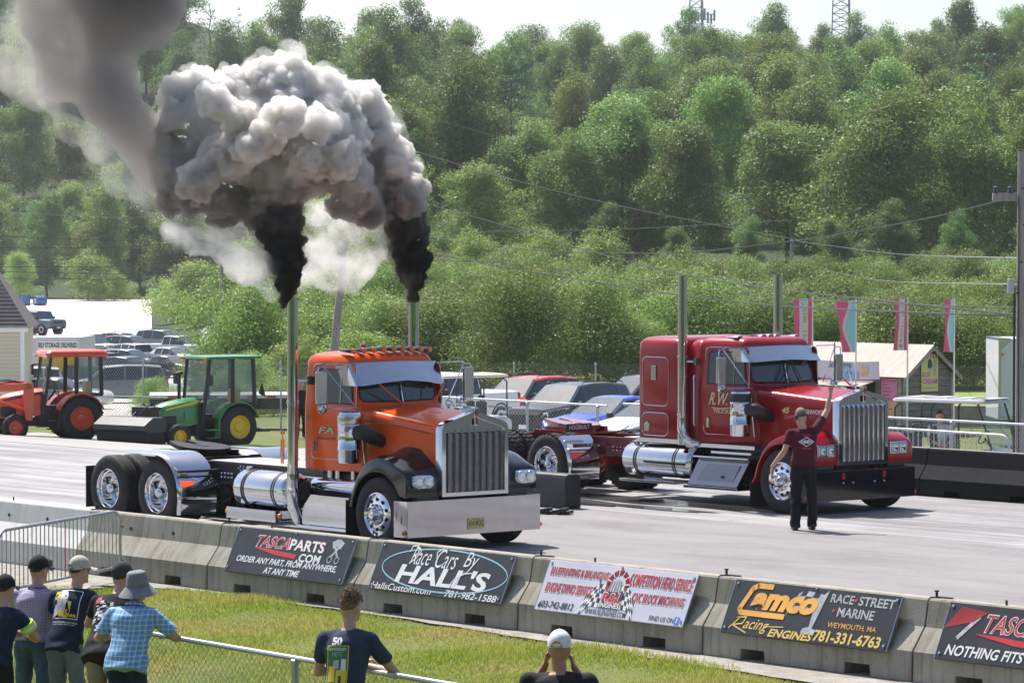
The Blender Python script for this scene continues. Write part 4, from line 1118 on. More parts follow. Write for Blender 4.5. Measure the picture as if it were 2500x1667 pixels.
    mb = MB(); mb.box(-.05, .035, -.045, .045, S['gp']-.1, S['gp']+.045); mb.box(-.0, .03, -.032, .032, S['gp']-.21, S['gp']-.1)
    em = mb.build('emblem', CHROME, gr, smooth=0, bev=.012)
    mb = MB(); mb.lathe([(.001, .044), (.035, .044), (.04, .034)], 20, 'x', (0, 0, S['gp']-.02), mi=0); 
    M = plane_M((.047, 0, S['gp']-.02), (0, 1, 0), (0, 0, 1))
    letter(mb, 'K', -.012, .002, .012, .024, 0, 1, M, 0, .02); letter(mb, 'W', -.016, -.026, .016, -.004, 0, 1, M, 0, .02)
    for q in (-.016, 0, .016): mb.box(.0305, .034, q-.004, q+.004, S['gp']-.18, S['gp']-.08)
    mb.build('badge', [mat('badge_red', (.28, .01, .02), .3, var=.1), CHROME], em, smooth=0)
    # ---- front fenders with headlamps
    fx, ft = S['front'], S['ftop']
    zf0 = .79
    for s in (-1, 1):
        outer = [(-.045, zf0), (-.04, 1.06), (-.07, 1.13), (-.17, 1.19), (-.30, 1.255), (-.42, ft-.03), (-.56, ft), (-.70, ft+.005), (-.86, ft-.035), (-1.02, ft-.12), (-1.17, ft-.28), (-1.29, ft-.50), (-1.37, ft-.72), (-1.42, S['frear'])]
        dx = fx+.70
        outer = [(x+dx*(.3 if x > -.2 else 1), z) for x, z in outer]
        inner = [(fx+.575*math.cos(a), .52+.60*math.sin(a)) for a in [R_(193-6-k*13.2) for k in range(13)]]
        inner = [(outer[-1][0]+.055, S['frear'])] + inner[1:] + [(fx+.57, zf0)]
        rings = []
        for y, d in ((gw-.02, .14), (.74, .06), (.9, .02), (1.06, .0), (1.14, -.012), (1.185, -.035), (1.20, -.075)):
            rr_ = []
            for k, (x, z) in enumerate(outer):
                c = Vector((x-fx, z-.52)); L = c.length
                nx, nz = c.x/L, c.y/L
                t = min(1, max(0, (k-2)/3)) if d > 0 else (.45 if k < 3 else 1)
                rr_.append((x+nx*d*t*.7*(0 if (d > 0 and k > 9) else 1), s*y, z+nz*d*t*(1 if (d < 0 or k < 10) else .25)))
            rr_ += [(x, s*y, z) for x, z in inner]
            rings.append(rr_)
        mb = MB(); mb.rings(rings); fen = mb.build('front_fender', FP, T, smooth=42)
        mb = MB(); mb.box(-.16, -.05, s*.62 if s > 0 else -1.0, 1.0 if s > 0 else -.62, .72, .8); mb.build('fender_bracket', BLKMAT, fen, smooth=0)
        yh = s*S['hly']
        if S['lamp'] == 'round':
            mb = MB(); pr = [(yh+.195*math.copysign(abs(math.cos(a))**.55, math.cos(a)), 1.0+.098*math.copysign(abs(math.sin(a))**.7, math.sin(a))) for a in [2*math.pi*k/28 for k in range(28)]]
            mb.prism(pr, -.10, .015, 'x'); pod = mb.build('headlight', CHROME, fen, smooth=35, bev=.012)
            for q in (-.088, .088):
                mb = MB(); mb.lathe([(.084, .012), (.08, .024), (.055, .034), (.001, .042)], 22, 'x', (0, yh+q, 1.0)); mb.build('lens', LENS, pod, smooth=60)
                mb = MB(); mb.lathe([(.09, .016), (.088, .026), (.08, .027), (.079, .016)], 22, 'x', (0, yh+q, 1.0), closed=True); mb.build('lens_ring', CHROME, pod, smooth=60)
        else:
            mb = MB(); mb.box(-.12, .0, yh-.20, yh+.20, .925, 1.115); pod = mb.build('headlight', CHROME, fen, smooth=0, bev=.015)
            for q in (-.093, .093):
                mb = MB(); mb.box(-.01, .012, yh+q-.08, yh+q+.08, .95, 1.09); mb.build('lens', LENS, pod, smooth=0, bev=.01)
                mb = MB(); mb.lathe([(.05, .013), (.035, .018), (.001, .02)], 16, 'x', (0, yh+q, 1.02)); mb.build('bulb_reflector', CHROME, pod, smooth=60)
        # mud guard behind the front wheel
        mb = MB(); ya, yb = sorted((s*.72, s*1.18)); mb.box(-1.44+dx, -1.425+dx, ya, yb, S['mud'], S['frear']+.06); mb.build('mud_flap', mat('black_flap', (.012, .012, .013), .7, var=.3), T, smooth=0)
    # ---- bumper
    bz0, bz1 = S['bumper']
    mb = MB(); mb.rings([[( -.30, -1.225, z) , (-.02, -1.225, z), (.0, -1.215, z), (.012, -.6, z), (.016, 0, z), (.012, .6, z), (.0, 1.215, z), (-.02, 1.225, z), (-.30, 1.225, z), (-.30, 1.21, z), (-.03, 1.21, z), (-.004, 0, z), (-.03, -1.21, z), (-.30, -1.21, z)] for z in (bz0, bz0+.02, bz1-.02, bz1)])
    bum = mb.build('front_bumper', S['bumm'], T, smooth=30)
    mb = MB(); mb.box(-.35, -.10, -.6, .6, bz0+.1, bz1-.1); mb.build('bumper_bracket', BLKMAT, bum, smooth=0)
    for s in (-1, 1):
        mb = MB(); mb.ball((-.04, s*1.25, bz0+.07), .034, 10, 7, sq=(.8, 1.1, 1)); mb.build('marker_light', AMBER if S['kind'] == 'orange' else REDLENS, bum, smooth=60)
    # ---- exhaust stacks
    sx, sy = S['stack']
    for s in (-1, 1):
        n = 20; r = .08; mb = MB()
        ztop = S['stz']; bot = []; 
        pr = [[(sx+q*math.cos(a), s*sy+q*math.sin(a), z if not top else z+(math.cos(a))*S['cut']) for a in [2*math.pi*k/n for k in range(n)]] for z, top, q in ((1.0, 0, r), (2.02, 0, r), (ztop, 1, r), (ztop, 1, r-.006), (ztop-.8, 0, r-.006))]
        mb.rings(pr, cap0=False, cap1=False)
        st = mb.build('exhaust_stack', CHROME, T, smooth=50)
        mb = MB()
        if S['kind'] == 'orange': mb.tube([(sx, s*sy, 1.02), (sx, s*sy, .8), (sx+.01, s*(sy-.01), .5), (sx, s*(sy-.12), .26)], [.088, .095, .10, .09], 16)
        else: mb.tube([(sx, s*sy, 1.45), (sx, s*sy, 1.28), (sx+.03, s*(sy-.0), 1.14), (sx+.11, s*(sy-.06), 1.04), (sx+.2, s*(sy-.25), 1.0)], [.085, .09, .095, .095, .09], 16)
        mb.build('elbow', CHROME, st, smooth=60)
        for z in ((1.0, 2.02) if S['kind'] == 'orange' else (1.5, 2.45)): mb = MB(); mb.lathe([(.083, z-.02), (.09, z-.015), (.09, z+.015), (.083, z+.02)], n, 'z', (sx, s*sy, 0)); mb.build('clamp', CHROME, st, smooth=40)
        mb = MB(); mb.tube([(sx, s*sy, zc-.42), (sx+.16, s*(hw-.02), zc-.42)], .02, 6); mb.box(sx+.10, sx+.22, min(s*(hw-.03), s*(hw+.04)), max(s*(hw-.03), s*(hw+.04)), zc-.48, zc-.36)
        mb.build('stack_bracket', CHROME, st, smooth=40)
        # air cleaners
        ax, ay = S['ac']; ay *= s
        mb = MB(); mb.lathe([(.16, 1.2), (.172, 1.215), (.172, 1.38), (.176, 1.385), (.176, 1.40), (.172, 1.405), (.172, 1.72), (.176, 1.725), (.176, 1.745), (.172, 1.75), (.172, 1.90), (.165, 1.925), (.10, 1.94), (.001, 1.945)], 28, 'z', (ax, ay, 0))
        ac = mb.build('air_cleaner', CHROME, T, smooth=40)
        mb = MB(); mb.lathe([(.175, 1.76), (.178, 1.77), (.178, 1.885), (.175, 1.895)], 28, 'z', (ax, ay, 0)); mb.build('intake_screen', S['acm'], ac, smooth=40)
        mb = MB(); mb.tube([(ax+.15, ay+.02*s, 1.63), (ax+.22, ay+.0*s, 1.645), (ax+.29, ay-.07*s, 1.63), (ax+.31, ay-.16*s, 1.58), (ax+.30, s*.70, 1.5)], [.09, .105, .115, .11, .09], 16); mb.build('intake_elbow', BLKMAT, ac, smooth=60)
        mb = MB(); mb.tube([(ax+.12, ay+.02*s, 1.63), (ax+.19, ay+.01*s, 1.633)], .105, 16); mb.tube([(ax+.25, ay-.03*s, 1.56), (ax+.25, ay-.08*s, 1.2)], .012, 6); mb.build('intake_clamp', CHROME, ac, smooth=50)
        # fuel tank
        x0, x1 = S['tank']; ty = s*.89
        mb = MB(); mb.lathe([(.001, x0), (.2, x0+.012), (.262, x0+.045), (.275, x0+.09), (.275, x1-.09), (.262, x1-.045), (.2, x1-.012), (.001, x1)], 36, 'x', (0, ty, .70))
        tk = mb.build('fuel_tank', CHROME, T, smooth=50)
        for f in (.22, .78):
            for d in (-.025, .025):
                x = x0+(x1-x0)*f+d; mb = MB(); mb.lathe([(.274, x-.014), (.281, x-.012), (.281, x+.012), (.274, x+.014)], 36, 'x', (0, ty, .70)); mb.build('tank_strap', BLKMAT, tk, smooth=40)
        mb = MB(); mb.lathe([(.05, 0), (.05, .05), (.04, .06), (.001, .062)], 14, 'z', M=Matrix.Translation((x0+.2, ty-s*-.06, .955)) @ Matrix.Rotation(.15, 4, 'X')); mb.build('filler_cap', STEEL, tk, smooth=40)
    # ---- rear wheel fenders
    for s in (-1, 1):
        xw_ = S['drive'][0]; mb = MB(); prof = [(xw_+.62, S['rf0'])] + [(xw_+.62+.01*k, .30+.06*k) for k in range(3)] + [(xw_+.635*math.cos(a), .52+.62*math.sin(a)) for a in [R_(k*9) for k in range(1, 11)]]
        if S['rft'] < 0: prof += [(xw_+S['rft'], 1.142)]
        else: prof = prof[:-4]
        rows = []
        for y in (.53, .60, 1.15, 1.2, 1.225):
            d = .05 if y > 1.21 else (.012 if y > 1.19 else 0)
            rows.append([(xw_+(x-xw_)*(1-d*1.2), s*y, .4+(z-.4)*(1-d) if z > .5 else z) for x, z in prof])
        mb.rings(rows, closed=False, cap0=False, cap1=False)
        fo = mb.build('rear_fender', S['rfm'], T, smooth=45, solid=.006)
        mb = MB(); bx = xw_+.66
        mb.tube([(bx, s*1.26, .88), (bx, s*.45, .88)], .022, 8) if S['kind'] == 'orange' else mb.box(bx-.05, bx+.1, min(s*1.25, s*.5), max(s*1.25, s*.5), .84, .9)
        mb.build('fender_bracket', BLKMAT if S['kind'] == 'orange' else CHROME, fo, smooth=40)
        ya, yb = sorted((s*.55, s*1.2))
        mb = MB(); mb.box(-8.10, -8.085, ya, yb, .2, .82); mb.tube([(-8.09, ya, .83), (-8.09, yb, .83)], .018, 6); mb.build('rear_mud_flap', mat('black_flap', (.012, .012, .013), .7, var=.3), T, smooth=0)
    return T, cab, bum, side
FIFTH = mat('greasy_black', (.006, .006, .007), .5, var=.4, vscale=8, spec=.2)
SO = dict(kind='orange', paint=ORANGE, fender=BLACK, frame=BLKMAT, fifthm=FIFTH, trim=STEEL, cab_rear=-2.80, ws=-1.75, zroof=2.76, zb=1.05, hw=.93, hwf=.81, drive=(-6.16, -7.48), front=-.72, deck=(-5.75, -2.9), fifth=-6.6, lugs=0,
    visor=(2.28, 2.60, 2.35), mirh=.46, mirm=STEEL, gw=.615, gz=1.80, gp=1.965, bars=9, barm=chrome('dark_steel_bar', (.30, .30, .32), .2), ftop=1.345, frear=.62, mud=.12, hly=.94, lamp='round', bumper=(.232, .735), bumm=chrome('bumper_chrome', (.44, .44, .47), .06), stack=(-2.78, 1.126), stz=3.46, cut=.09, ac=(-1.52, -1.06), acm=STEEL, tank=(-4.28, -2.95), rf0=.22, rft=-.75, rfm=CHROME, stripe=True)
SO['ac'] = (-1.52, 1.06)
X0, Y0 = .886, 5.883
TO, cabO, bumO, sideO = semi('semi_truck', (X0, Y0, 0), 'orange semi truck with black fenders and a wide chrome bumper', SO)
# roof marker lights, horn, wipers, plate, step box, tool boxes of the orange truck
for k in range(9):
    y = -.70+1.4*k/8; x = -1.84-.012*abs(k-4); zt = 2.825-.008*abs(k-4)**1.3*.5
    mb = MB(); mb.rings([[(x+dx, y+w_*math.cos(a), zt-.028+w_*max(-.6, math.sin(a))) for a in [2*math.pi*q/10 for q in range(10)]] for dx, w_ in ((-.32, .012), (-.18, .030), (-.05, .046), (.0, .05))])
    lo = mb.build('roof_light', BLACK, TO, smooth=50)
    mb = MB(); mb.ball((x+.005, y, zt-.028), .046, 12, 8, sq=(.75, 1, 1)); mb.build('amber_lens', AMBER, lo, smooth=60)
mb = MB(); mb.lathe([(.045, 2.76), (.045, 2.83), (.035, 2.85), (.001, 2.855)], 12, 'z', (-2.3, -.2, .01)); mb.build('roof_beacon', REDLENS, TO, smooth=50)
for a, b in (((-1.52, -.10, 2.01), (-1.54, -.52, 2.32)), ((-1.53, .52, 2.02), (-1.56, .72, 2.33))):
    mb = MB(); mb.tube([a, b], [.016, .008], 6); mb.ball(a, .022, 8, 6); mb.build('wiper', ORANGE, TO, smooth=50)
mb = MB(); M = plane_M((.018, -.15, .30), (0, 1, 0), (0, 0, 1)); mb.box(0, .305, 0, .155, 0, .006, 0, M); letter(mb, '61418QQ', .018, .035, .287, .122, .008, 1, M, 0, .012); letter(mb, 'APPORTIONED', .09, .132, .21, .148, .008, 1, M)
mb.build('licence_plate', [mat('plate_yellow', (.72, .60, .18), .4, var=.06), SDK], bumO, smooth=0)
for s in (-1, 1):
    mb = MB(); ya, yb = sorted((s*1.24, s*.72)); mb.box(-4.28, -3.06, ya, yb, .26, .43); st = mb.build('step_box', CHROME, TO, smooth=0, bev=.008)
    for x in (-4.3, -3.0): mb = MB(); mb.ball((x, s*1.2, .36), .04, 10, 7); mb.build('marker_light', AMBER, st, smooth=60)
    mb = MB(); ya, yb = sorted((s*1.08, s*.62)); mb.prism([(-2.62, .26), (-1.52, .26), (-1.52, .70), (-2.42, .70), (-2.62, .5)], ya, yb, 'y'); tb = mb.build('tool_box', CHROME, TO, smooth=0, bev=.006)
    mb = MB(); mb.box(-2.72, -1.5, ya-.03, yb+.03, .2, .255); mb.build('running_board', CHROME, TO, smooth=0, bev=.01)
    mb = MB(); mb.lathe([(.001, -2.6), (.09, -2.59), (.105, -2.55), (.105, -1.55), (.001, -1.54)], 20, 'x', (0, s*.86, .83)); mb.build('air_tank', CHROME, TO, smooth=50)
    for x in (-2.3, -2.12, -1.75): mb = MB(); mb.tube([(x, s*.8, .94), (x, s*.8, 1.06)], .05, 10); mb.build('cab_mount', CHROME, TO, smooth=50)
mb = MB(); mb.tube([(-4.35, -.15, 1.02), (-4.35, -.15, 1.38)], .032, 10); mb.tube([(-4.35, -.15, 1.38), (-4.35, -.15, 1.48)], .012, 8); mb.tube([(-4.35, -.15, 1.46), (-4.35, -.15, 1.51)], .035, 8); mb.build('hose_post', chrome('painted_orange_reflection', (.75, .5, .38), .12), TO, smooth=50)  # chrome post; its orange reflection is put into the base colour
mb = MB()
M = plane_M((-2.46, sideO(-2.46, 1.6)-.016, 1.49), (1, (sideO(-1.9, 1.6)-sideO(-2.4, 1.6))/.5, 0), (0, 0, 1))
letter(mb, 'FA', 0, .08, .34, .19, .001, 0, M, .2, .05); letter(mb, 'FA', .008, .086, .332, .184, .0022, 1, M, .2, .02); letter(mb, 'Industries', -.03, .0, .36, .055, .001, 2, M, .3)
mb.build('door_lettering', [SDK, STEEL, SDK], TO, smooth=0, fix=False)
o = TO
SRD = dict(kind='red', paint=REDP, fender=REDP, frame=DARKRED, fifthm=DARKRED, trim=STEEL, cab_rear=-2.92, ws=-1.84, zroof=2.80, zb=1.03, hw=.95, hwf=.82, drive=(-6.40, -7.74), front=-.65, deck=(-5.2, -3.6), fifth=-6.95, lugs=34,
    visor=(2.39, 2.63, 2.42), mirh=.44, mirm=CHROME, gw=.575, gz=1.85, gp=1.985, bars=9, barm=CHROME, ftop=1.27, frear=.46, mud=.08, hly=.84, lamp='square', bumper=(.214, .704), bumm=BLACK, stack=(-3.06, 1.11), stz=3.80, cut=0, ac=(-1.68, 1.12), acm=BLKMAT, tank=(-4.55, -2.85), rf0=.27, rft=1, rfm=chrome('fender_chrome', (.8, .8, .82), .08))
RX0, RY0 = -.281, 14.98
TR, cabR, bumR, sideR = semi('semi_truck', (RX0, RY0, 0), 'dark red semi truck with a sleeper cab and chrome grille', SRD)
# sleeper
rings = []
sw = 1.03
for z, ins in ((1.03, .02), (1.06, 0), (2.56, .0), (2.66, .012), (2.72, .05), (2.755, .11), (2.775, .22), (2.785, .4)):
    rings.append(cab_ring(-4.27, -3.2, sw, 0, z, rr=.12, rf=.12, ins=ins))
mb = MB(); mb.rings(rings); slp = mb.build('sleeper', REDP, TR, smooth=38)
mb = MB(); mb.rings([cab_ring(-3.25, -2.85, .82, 0, z, ins=i) for z, i in ((1.05, 0), (2.6, 0), (2.7, .06), (2.74, .12))]); mb.build('cab_joint', REDP, TR, smooth=38)
for s in (-1, 1):
    for z0, z1 in ((1.62, 2.43), (1.12, 1.50)):
        f = lambda x, z: s*sw
        ol = rrect(-4.12, -3.48, z0, z1, .10, f); i1 = rrect(-4.105, -3.495, z0+.015, z1-.015, .09, f); m_ = len(ol)
        vs = [(x, y+s*.001, z) for x, y, z in ol]+[(x, y+s*.006, z) for x, y, z in ol]+[(x, y+s*.010, z) for x, y, z in i1]
        mb = MB(); mb.add(vs, [(i, (i+1) % m_, m_+(i+1) % m_, m_+i) for i in range(m_)] + [(m_+i, m_+(i+1) % m_, 2*m_+(i+1) % m_, 2*m_+i) for i in range(m_)] + [tuple(range(2*m_, 3*m_))])
        dr = mb.build('sleeper_door', REDP, slp, smooth=25)
        mb = MB(); tube_loop(mb, [(x, y+s*.006, z) for x, y, z in ol], .009); mb.build('door_trim', STEEL, dr, smooth=40)
        mb = MB()
        if z0 > 1.5: mb.box(-3.88, -3.76, min(s*(sw+.01), s*(sw+.03)), max(s*(sw+.01), s*(sw+.03)), 2.05, 2.29)
        else: mb.prism([(-4.06, 1.19), (-3.93, 1.19), (-3.93, 1.30), (-3.995, 1.36), (-4.06, 1.30)], s*(sw+.008), s*(sw+.025), 'y')
        mb.build('door_handle', CHROME, dr, smooth=0, bev=.012)
    mb = MB(); ya, yb = sorted((s*(sw+.012), s*(sw-.02))); mb.box(-4.26, -3.2, ya, yb, 1.0, 1.075); ya, yb = sorted((s*.97, s*.93)); mb.box(-2.88, -1.5, ya, yb, .97, 1.035); mb.build('sill_trim', CHROME, TR, smooth=0, bev=.004)
    # grab rail, steps, light
    mb = MB(); mb.tube([(-2.88, s*1.0, 1.32), (-2.88, s*1.02, 1.35), (-2.88, s*1.02, 2.12), (-2.88, s*1.0, 2.15)], .014, 8); mb.build('grab_rail', WHITEBAR, TR, smooth=50)
    ya, yb = sorted((s*1.13, s*.62))
    mb = MB(); mb.prism([(-2.78, .36), (-1.62, .36), (-1.52, .78), (-2.62, .78)], ya, yb, 'y') if False else mb.add([(-2.75, s*1.02, .80), (-1.55, s*1.02, .80), (-1.68, s*1.2, .36), (-2.85, s*1.2, .36), (-2.75, s*.6, .80), (-1.55, s*.6, .80), (-1.68, s*.6, .36), (-2.85, s*.6, .36)], [(0, 1, 2, 3), (4, 7, 6, 5), (0, 4, 5, 1), (3, 2, 6, 7), (0, 3, 7, 4), (1, 5, 6, 2)])
    tb = mb.build('tool_box', chrome('dull_box_steel', (.30, .29, .29), .12), TR, smooth=0, bev=.006)
    mb = MB(); mb.add([(-2.5, s*1.072, .715), (-1.72, s*1.072, .715), (-1.8, s*1.168, .45), (-2.66, s*1.168, .45), (-2.2, s*1.158, .47)], [(0, 1, 2, 3)]) ; mb.build('box_door', chrome('dull_door_steel', (.24, .23, .23), .16), tb, smooth=0)
    mb = MB(); mb.lathe([(.03, 0), (.03, .02), (.001, .025)], 12, 'y', (-2.05, s*1.14+(0 if s > 0 else -.025), .52)); mb.build('latch', CHROME, tb)
    mb = MB(); ya, yb = sorted((s*1.26, s*.7)); mb.box(-2.88, -1.62, ya, yb, .31, .355); mb.box(-2.8, -1.5, min(s*1.12, s*.7), max(s*1.12, s*.7), .81, .84); mb.build('step', CHROME, TR, smooth=0, bev=.008)
    mb = MB(); ya, yb = sorted((s*1.22, s*.75)); mb.box(-4.5, -3.15, ya, yb, .34, .385); mb.build('tank_rail', STEEL, TR, smooth=0, bev=.006)
    mb = MB(); mb.box(-2.5, -1.55, min(s*1.0, s*.7), max(s*1.0, s*.7), .88, .925); mb.build('chrome_panel', CHROME, TR, smooth=0, bev=.01)
    mb = MB(); mb.tube([(-6.02, s*1.26, .30), (-5.72, s*1.26, .30), (-5.72, s*.6, .30)], .03, 8); mb.build('fender_foot', CHROME, TR, smooth=50)
for k, y in enumerate((-.66, -.12, .04, .2, .66)):
    x = -2.16-.03*abs(y); mb = MB(); zt = 2.79-.03*abs(y)
    mb.rings([[(x+dx, y+w_*1.15*math.cos(a), zt+.012+h_*max(-.5, math.sin(a))) for a in [2*math.pi*q/10 for q in range(10)]] for dx, w_, h_ in ((-.34, .012, .008), (-.16, .045, .022), (-.03, .065, .035), (.02, .06, .03))])
    lo = mb.build('roof_light', CHROME, TR, smooth=50)
    mb = MB(); mb.ball((x+.02, y, zt+.012), .04, 10, 7, sq=(.6, 1.3, .6)); mb.build('red_lens', REDLENS, lo, smooth=60)
mb = MB()
for s in (-1, 1):
    mb.tube([(-1.68, .02+s*.03, 2.33), (-1.67, s*.24, 2.04)], [.007, .012], 6); mb.tube([(-1.66, .02+s*.10, 2.20), (-1.64, .02+s*.02, 2.42)], .007, 6)
    mb.tube([(-1.66, .02+s*.24, 2.08), (-1.67, .02+s*.05, 2.40)], .006, 6)
mb.build('wipers', BLKMAT, TR, smooth=50)
mb = MB(); mb.box(.017, .022, -1.2, 1.2, .685, .702); mb.build('bumper_trim', CHROME, bumR, smooth=0)
for s in (-1, 1):
    mb = MB(); mb.box(.014, .035, s*.47-.03, s*.47+.03, .56, .66); mb.build('tow_hole', REDLENS, bumR, smooth=0, bev=.008)
    for y in (.47, .25): mb = MB(); mb.ball((.018, s*y, .50), .02, 8, 6); mb.build('bumper_bolt', CHROME, bumR, smooth=60)
# ornament, lettering, mud flap sign
mb = MB(); mb.ball((-.22, 0, 2.02), .03, 8, 6); mb.add([(-.2, 0, 2.02), (-.42, -.12, 2.2), (-.3, -.02, 2.04), (-.42, .12, 2.2), (-.3, .02, 2.04)], [(0, 1, 2), (0, 4, 3)]); mb.tube([(-.12, 0, 2.06), (-.26, 0, 2.03)], [.01, .025], 6); mb.build('hood_ornament', CHROME, TR, smooth=0, fix=False)
CREAM = mat('cream_lettering', (.72, .60, .36), .4, var=.05)
M = plane_M((-2.64, sideR(-2.64, 1.8)-.016, 1.50), (1, (sideR(-2.0, 1.8)-sideR(-2.5, 1.8))/.5, 0), (0, 0, 1))
mb = MB(); letter(mb, 'R.W. Smith', .02, .17, .92, .38, .001, 0, M, .25, .015, .03); letter(mb, 'TRUCKING', .12, .04, .62, .10, .001, 0, M, 0, .02)
mb.add([M @ Vector(p) for p in ((.06, .15, .001), (.12, .11, .001), (.3, .105, .001), (.7, .15, .001), (.7, .165, .001), (.3, .125, .001), (.12, .13, .001))], [tuple(range(7))])
letter(mb, 'GRAHAMSVILLE, NY', .20, .0, .58, .022, .001, 1, M)
mb.build('door_lettering', [CREAM, REDLENS], TR, smooth=0, fix=False)
def hood_M(S, t, z, s=-1):
    hb = S['ws']+.17; x = hb+(-.06-hb)*t; ww = .76+(S['gw']-.01-.76)*t**.9; x2 = x+.4*( -.06-hb); t2 = t+.4; w2 = .76+(S['gw']-.01-.76)*t2**.9
    return plane_M((x, -ww-.006, z), (x2-x, -(w2-ww), 0), (0, 0, 1))
mb = MB(); letter(mb, '45', 0, 0, .17, .10, .001, 0, hood_M(SRD, .32, 1.58), .3, .04); letter(mb, 'KENWORTH', 0, 0, .45, .075, .001, 1, hood_M(SRD, .60, 1.58), 0, .03)
mb.build('hood_lettering', [CREAM, SW], TR, smooth=0, fix=False)
for s in (-1,):
    mb = MB(); mb.box(-5.88, -5.86, -1.2, -.62, 1.10, 1.235); fl = mb.build('fender_flap', BLKMAT, TR, smooth=0)
    mb = MB(); M = plane_M((-5.857, -1.14, 1.135), (0, 1, 0), (0, 0, 1)); letter(mb, 'HOGEBUILT', 0, 0, .46, .075, .001, 0, M, 0, .02); mb.build('flap_lettering', SW, fl, smooth=0, fix=False)
# ================================================================== OTHER VEHICLES
def heading(fr, rt):
    v = FWDH*fr + RIGHT*rt
    return math.atan2(v.y, v.x)
CARGLASS = mat('car_glass', (.02, .027, .03), .05, spec=.9, var=.2)
WSGLASS = mat('car_windscreen', (.07, .095, .115), .05, .05, var=.3, vscale=1.5, spec=1)
PLAST = mat('black_plastic', (.02, .02, .022), .55, var=.2)
ALLOY = mat('alloy_wheel', (.45, .46, .48), .3, .8, var=.1)
PAINTS = {k: mat(k+'_car_paint', c, .28, .1, var=.04, coat=.4) for k, c in dict(white=(.74, .75, .77), silver=(.40, .42, .45), grey=(.15, .165, .19), black=(.014, .015, .018), navy=(.02, .028, .05), maroon=(.13, .012, .02), red=(.55, .035, .015), blue=(.012, .055, .46), slate=(.11, .17, .23), tan=(.28, .26, .23), pearl=(.62, .66, .72)).items()}
# x, z bottom, z belt, z top, half width at belt, half width at top, side glass to the next station, top glass to the next station
ST = dict(
 suv=[(2.42, .42, .80, .84, .74, .60, 0, 0), (2.28, .28, .96, 1.01, .90, .72, 0, 0), (1.15, .26, 1.06, 1.12, .95, .80, 1, 1), (.42, .26, 1.08, 1.69, .96, .68, 1, 0), (-.42, .26, 1.09, 1.75, .96, .70, 0, 0), (-.50, .26, 1.09, 1.75, .96, .70, 1, 0), (-1.38, .26, 1.10, 1.74, .96, .69, 0, 0), (-1.46, .26, 1.10, 1.73, .96, .69, 1, 0), (-2.08, .28, 1.12, 1.68, .94, .67, 0, 1), (-2.36, .34, 1.10, 1.14, .90, .78, 0, 0), (-2.44, .42, .86, .90, .82, .7, 0, 0)],
 sedan=[(2.38, .40, .66, .70, .68, .55, 0, 0), (2.22, .24, .80, .85, .86, .68, 0, 0), (1.0, .22, .93, .98, .90, .74, 1, 1), (.15, .22, .95, 1.40, .91, .62, 1, 0), (-.40, .22, .96, 1.44, .91, .64, 0, 0), (-.47, .22, .96, 1.44, .91, .64, 1, 0), (-1.15, .22, .97, 1.40, .90, .60, 0, 1), (-1.85, .24, .98, 1.03, .88, .72, 0, 0), (-2.30, .30, .96, 1.00, .84, .7, 0, 0), (-2.38, .40, .80, .84, .76, .64, 0, 0)],
 pickup=[(2.85, .50, .98, 1.02, .84, .7, 0, 0), (2.74, .36, 1.16, 1.20, .95, .8, 0, 0), (1.55, .34, 1.22, 1.27, .99, .84, 1, 1), (.92, .34, 1.22, 1.86, .99, .74, 1, 0), (.12, .34, 1.22, 1.92, .99, .76, 0, 0), (.04, .34, 1.22, 1.92, .99, .76, 1, 0), (-.72, .34, 1.22, 1.88, .99, .75, 0, 1), (-.86, .34, 1.22, 1.26, .99, .9, 0, 0), (-2.80, .36, 1.22, 1.26, .98, .9, 0, 0), (-2.86, .5, 1.2, 1.24, .94, .86, 0, 0)],
 boxy=[(2.30, .50, 1.02, 1.06, .88, .8, 0, 0), (2.22, .46, 1.12, 1.17, .93, .84, 0, 0), (.98, .42, 1.16, 1.22, .95, .86, 1, 1), (.70, .42, 1.17, 1.80, .95, .78, 1, 0), (-.22, .42, 1.17, 1.84, .95, .79, 0, 0), (-.30, .42, 1.17, 1.84, .95, .79, 1, 0), (-1.2, .42, 1.17, 1.84, .95, .79, 0, 0), (-1.28, .42, 1.17, 1.84, .95, .79, 1, 0), (-2.12, .44, 1.17, 1.82, .94, .78, 0, 1), (-2.24, .46, 1.16, 1.2, .93, .84, 0, 0), (-2.28, .5, 1.0, 1.04, .9, .8, 0, 0)])
AX = dict(suv=(1.45, -1.42, .37), sedan=(1.38, -1.36, .33), pickup=(1.85, -1.75, .41), boxy=(1.38, -1.34, .41))
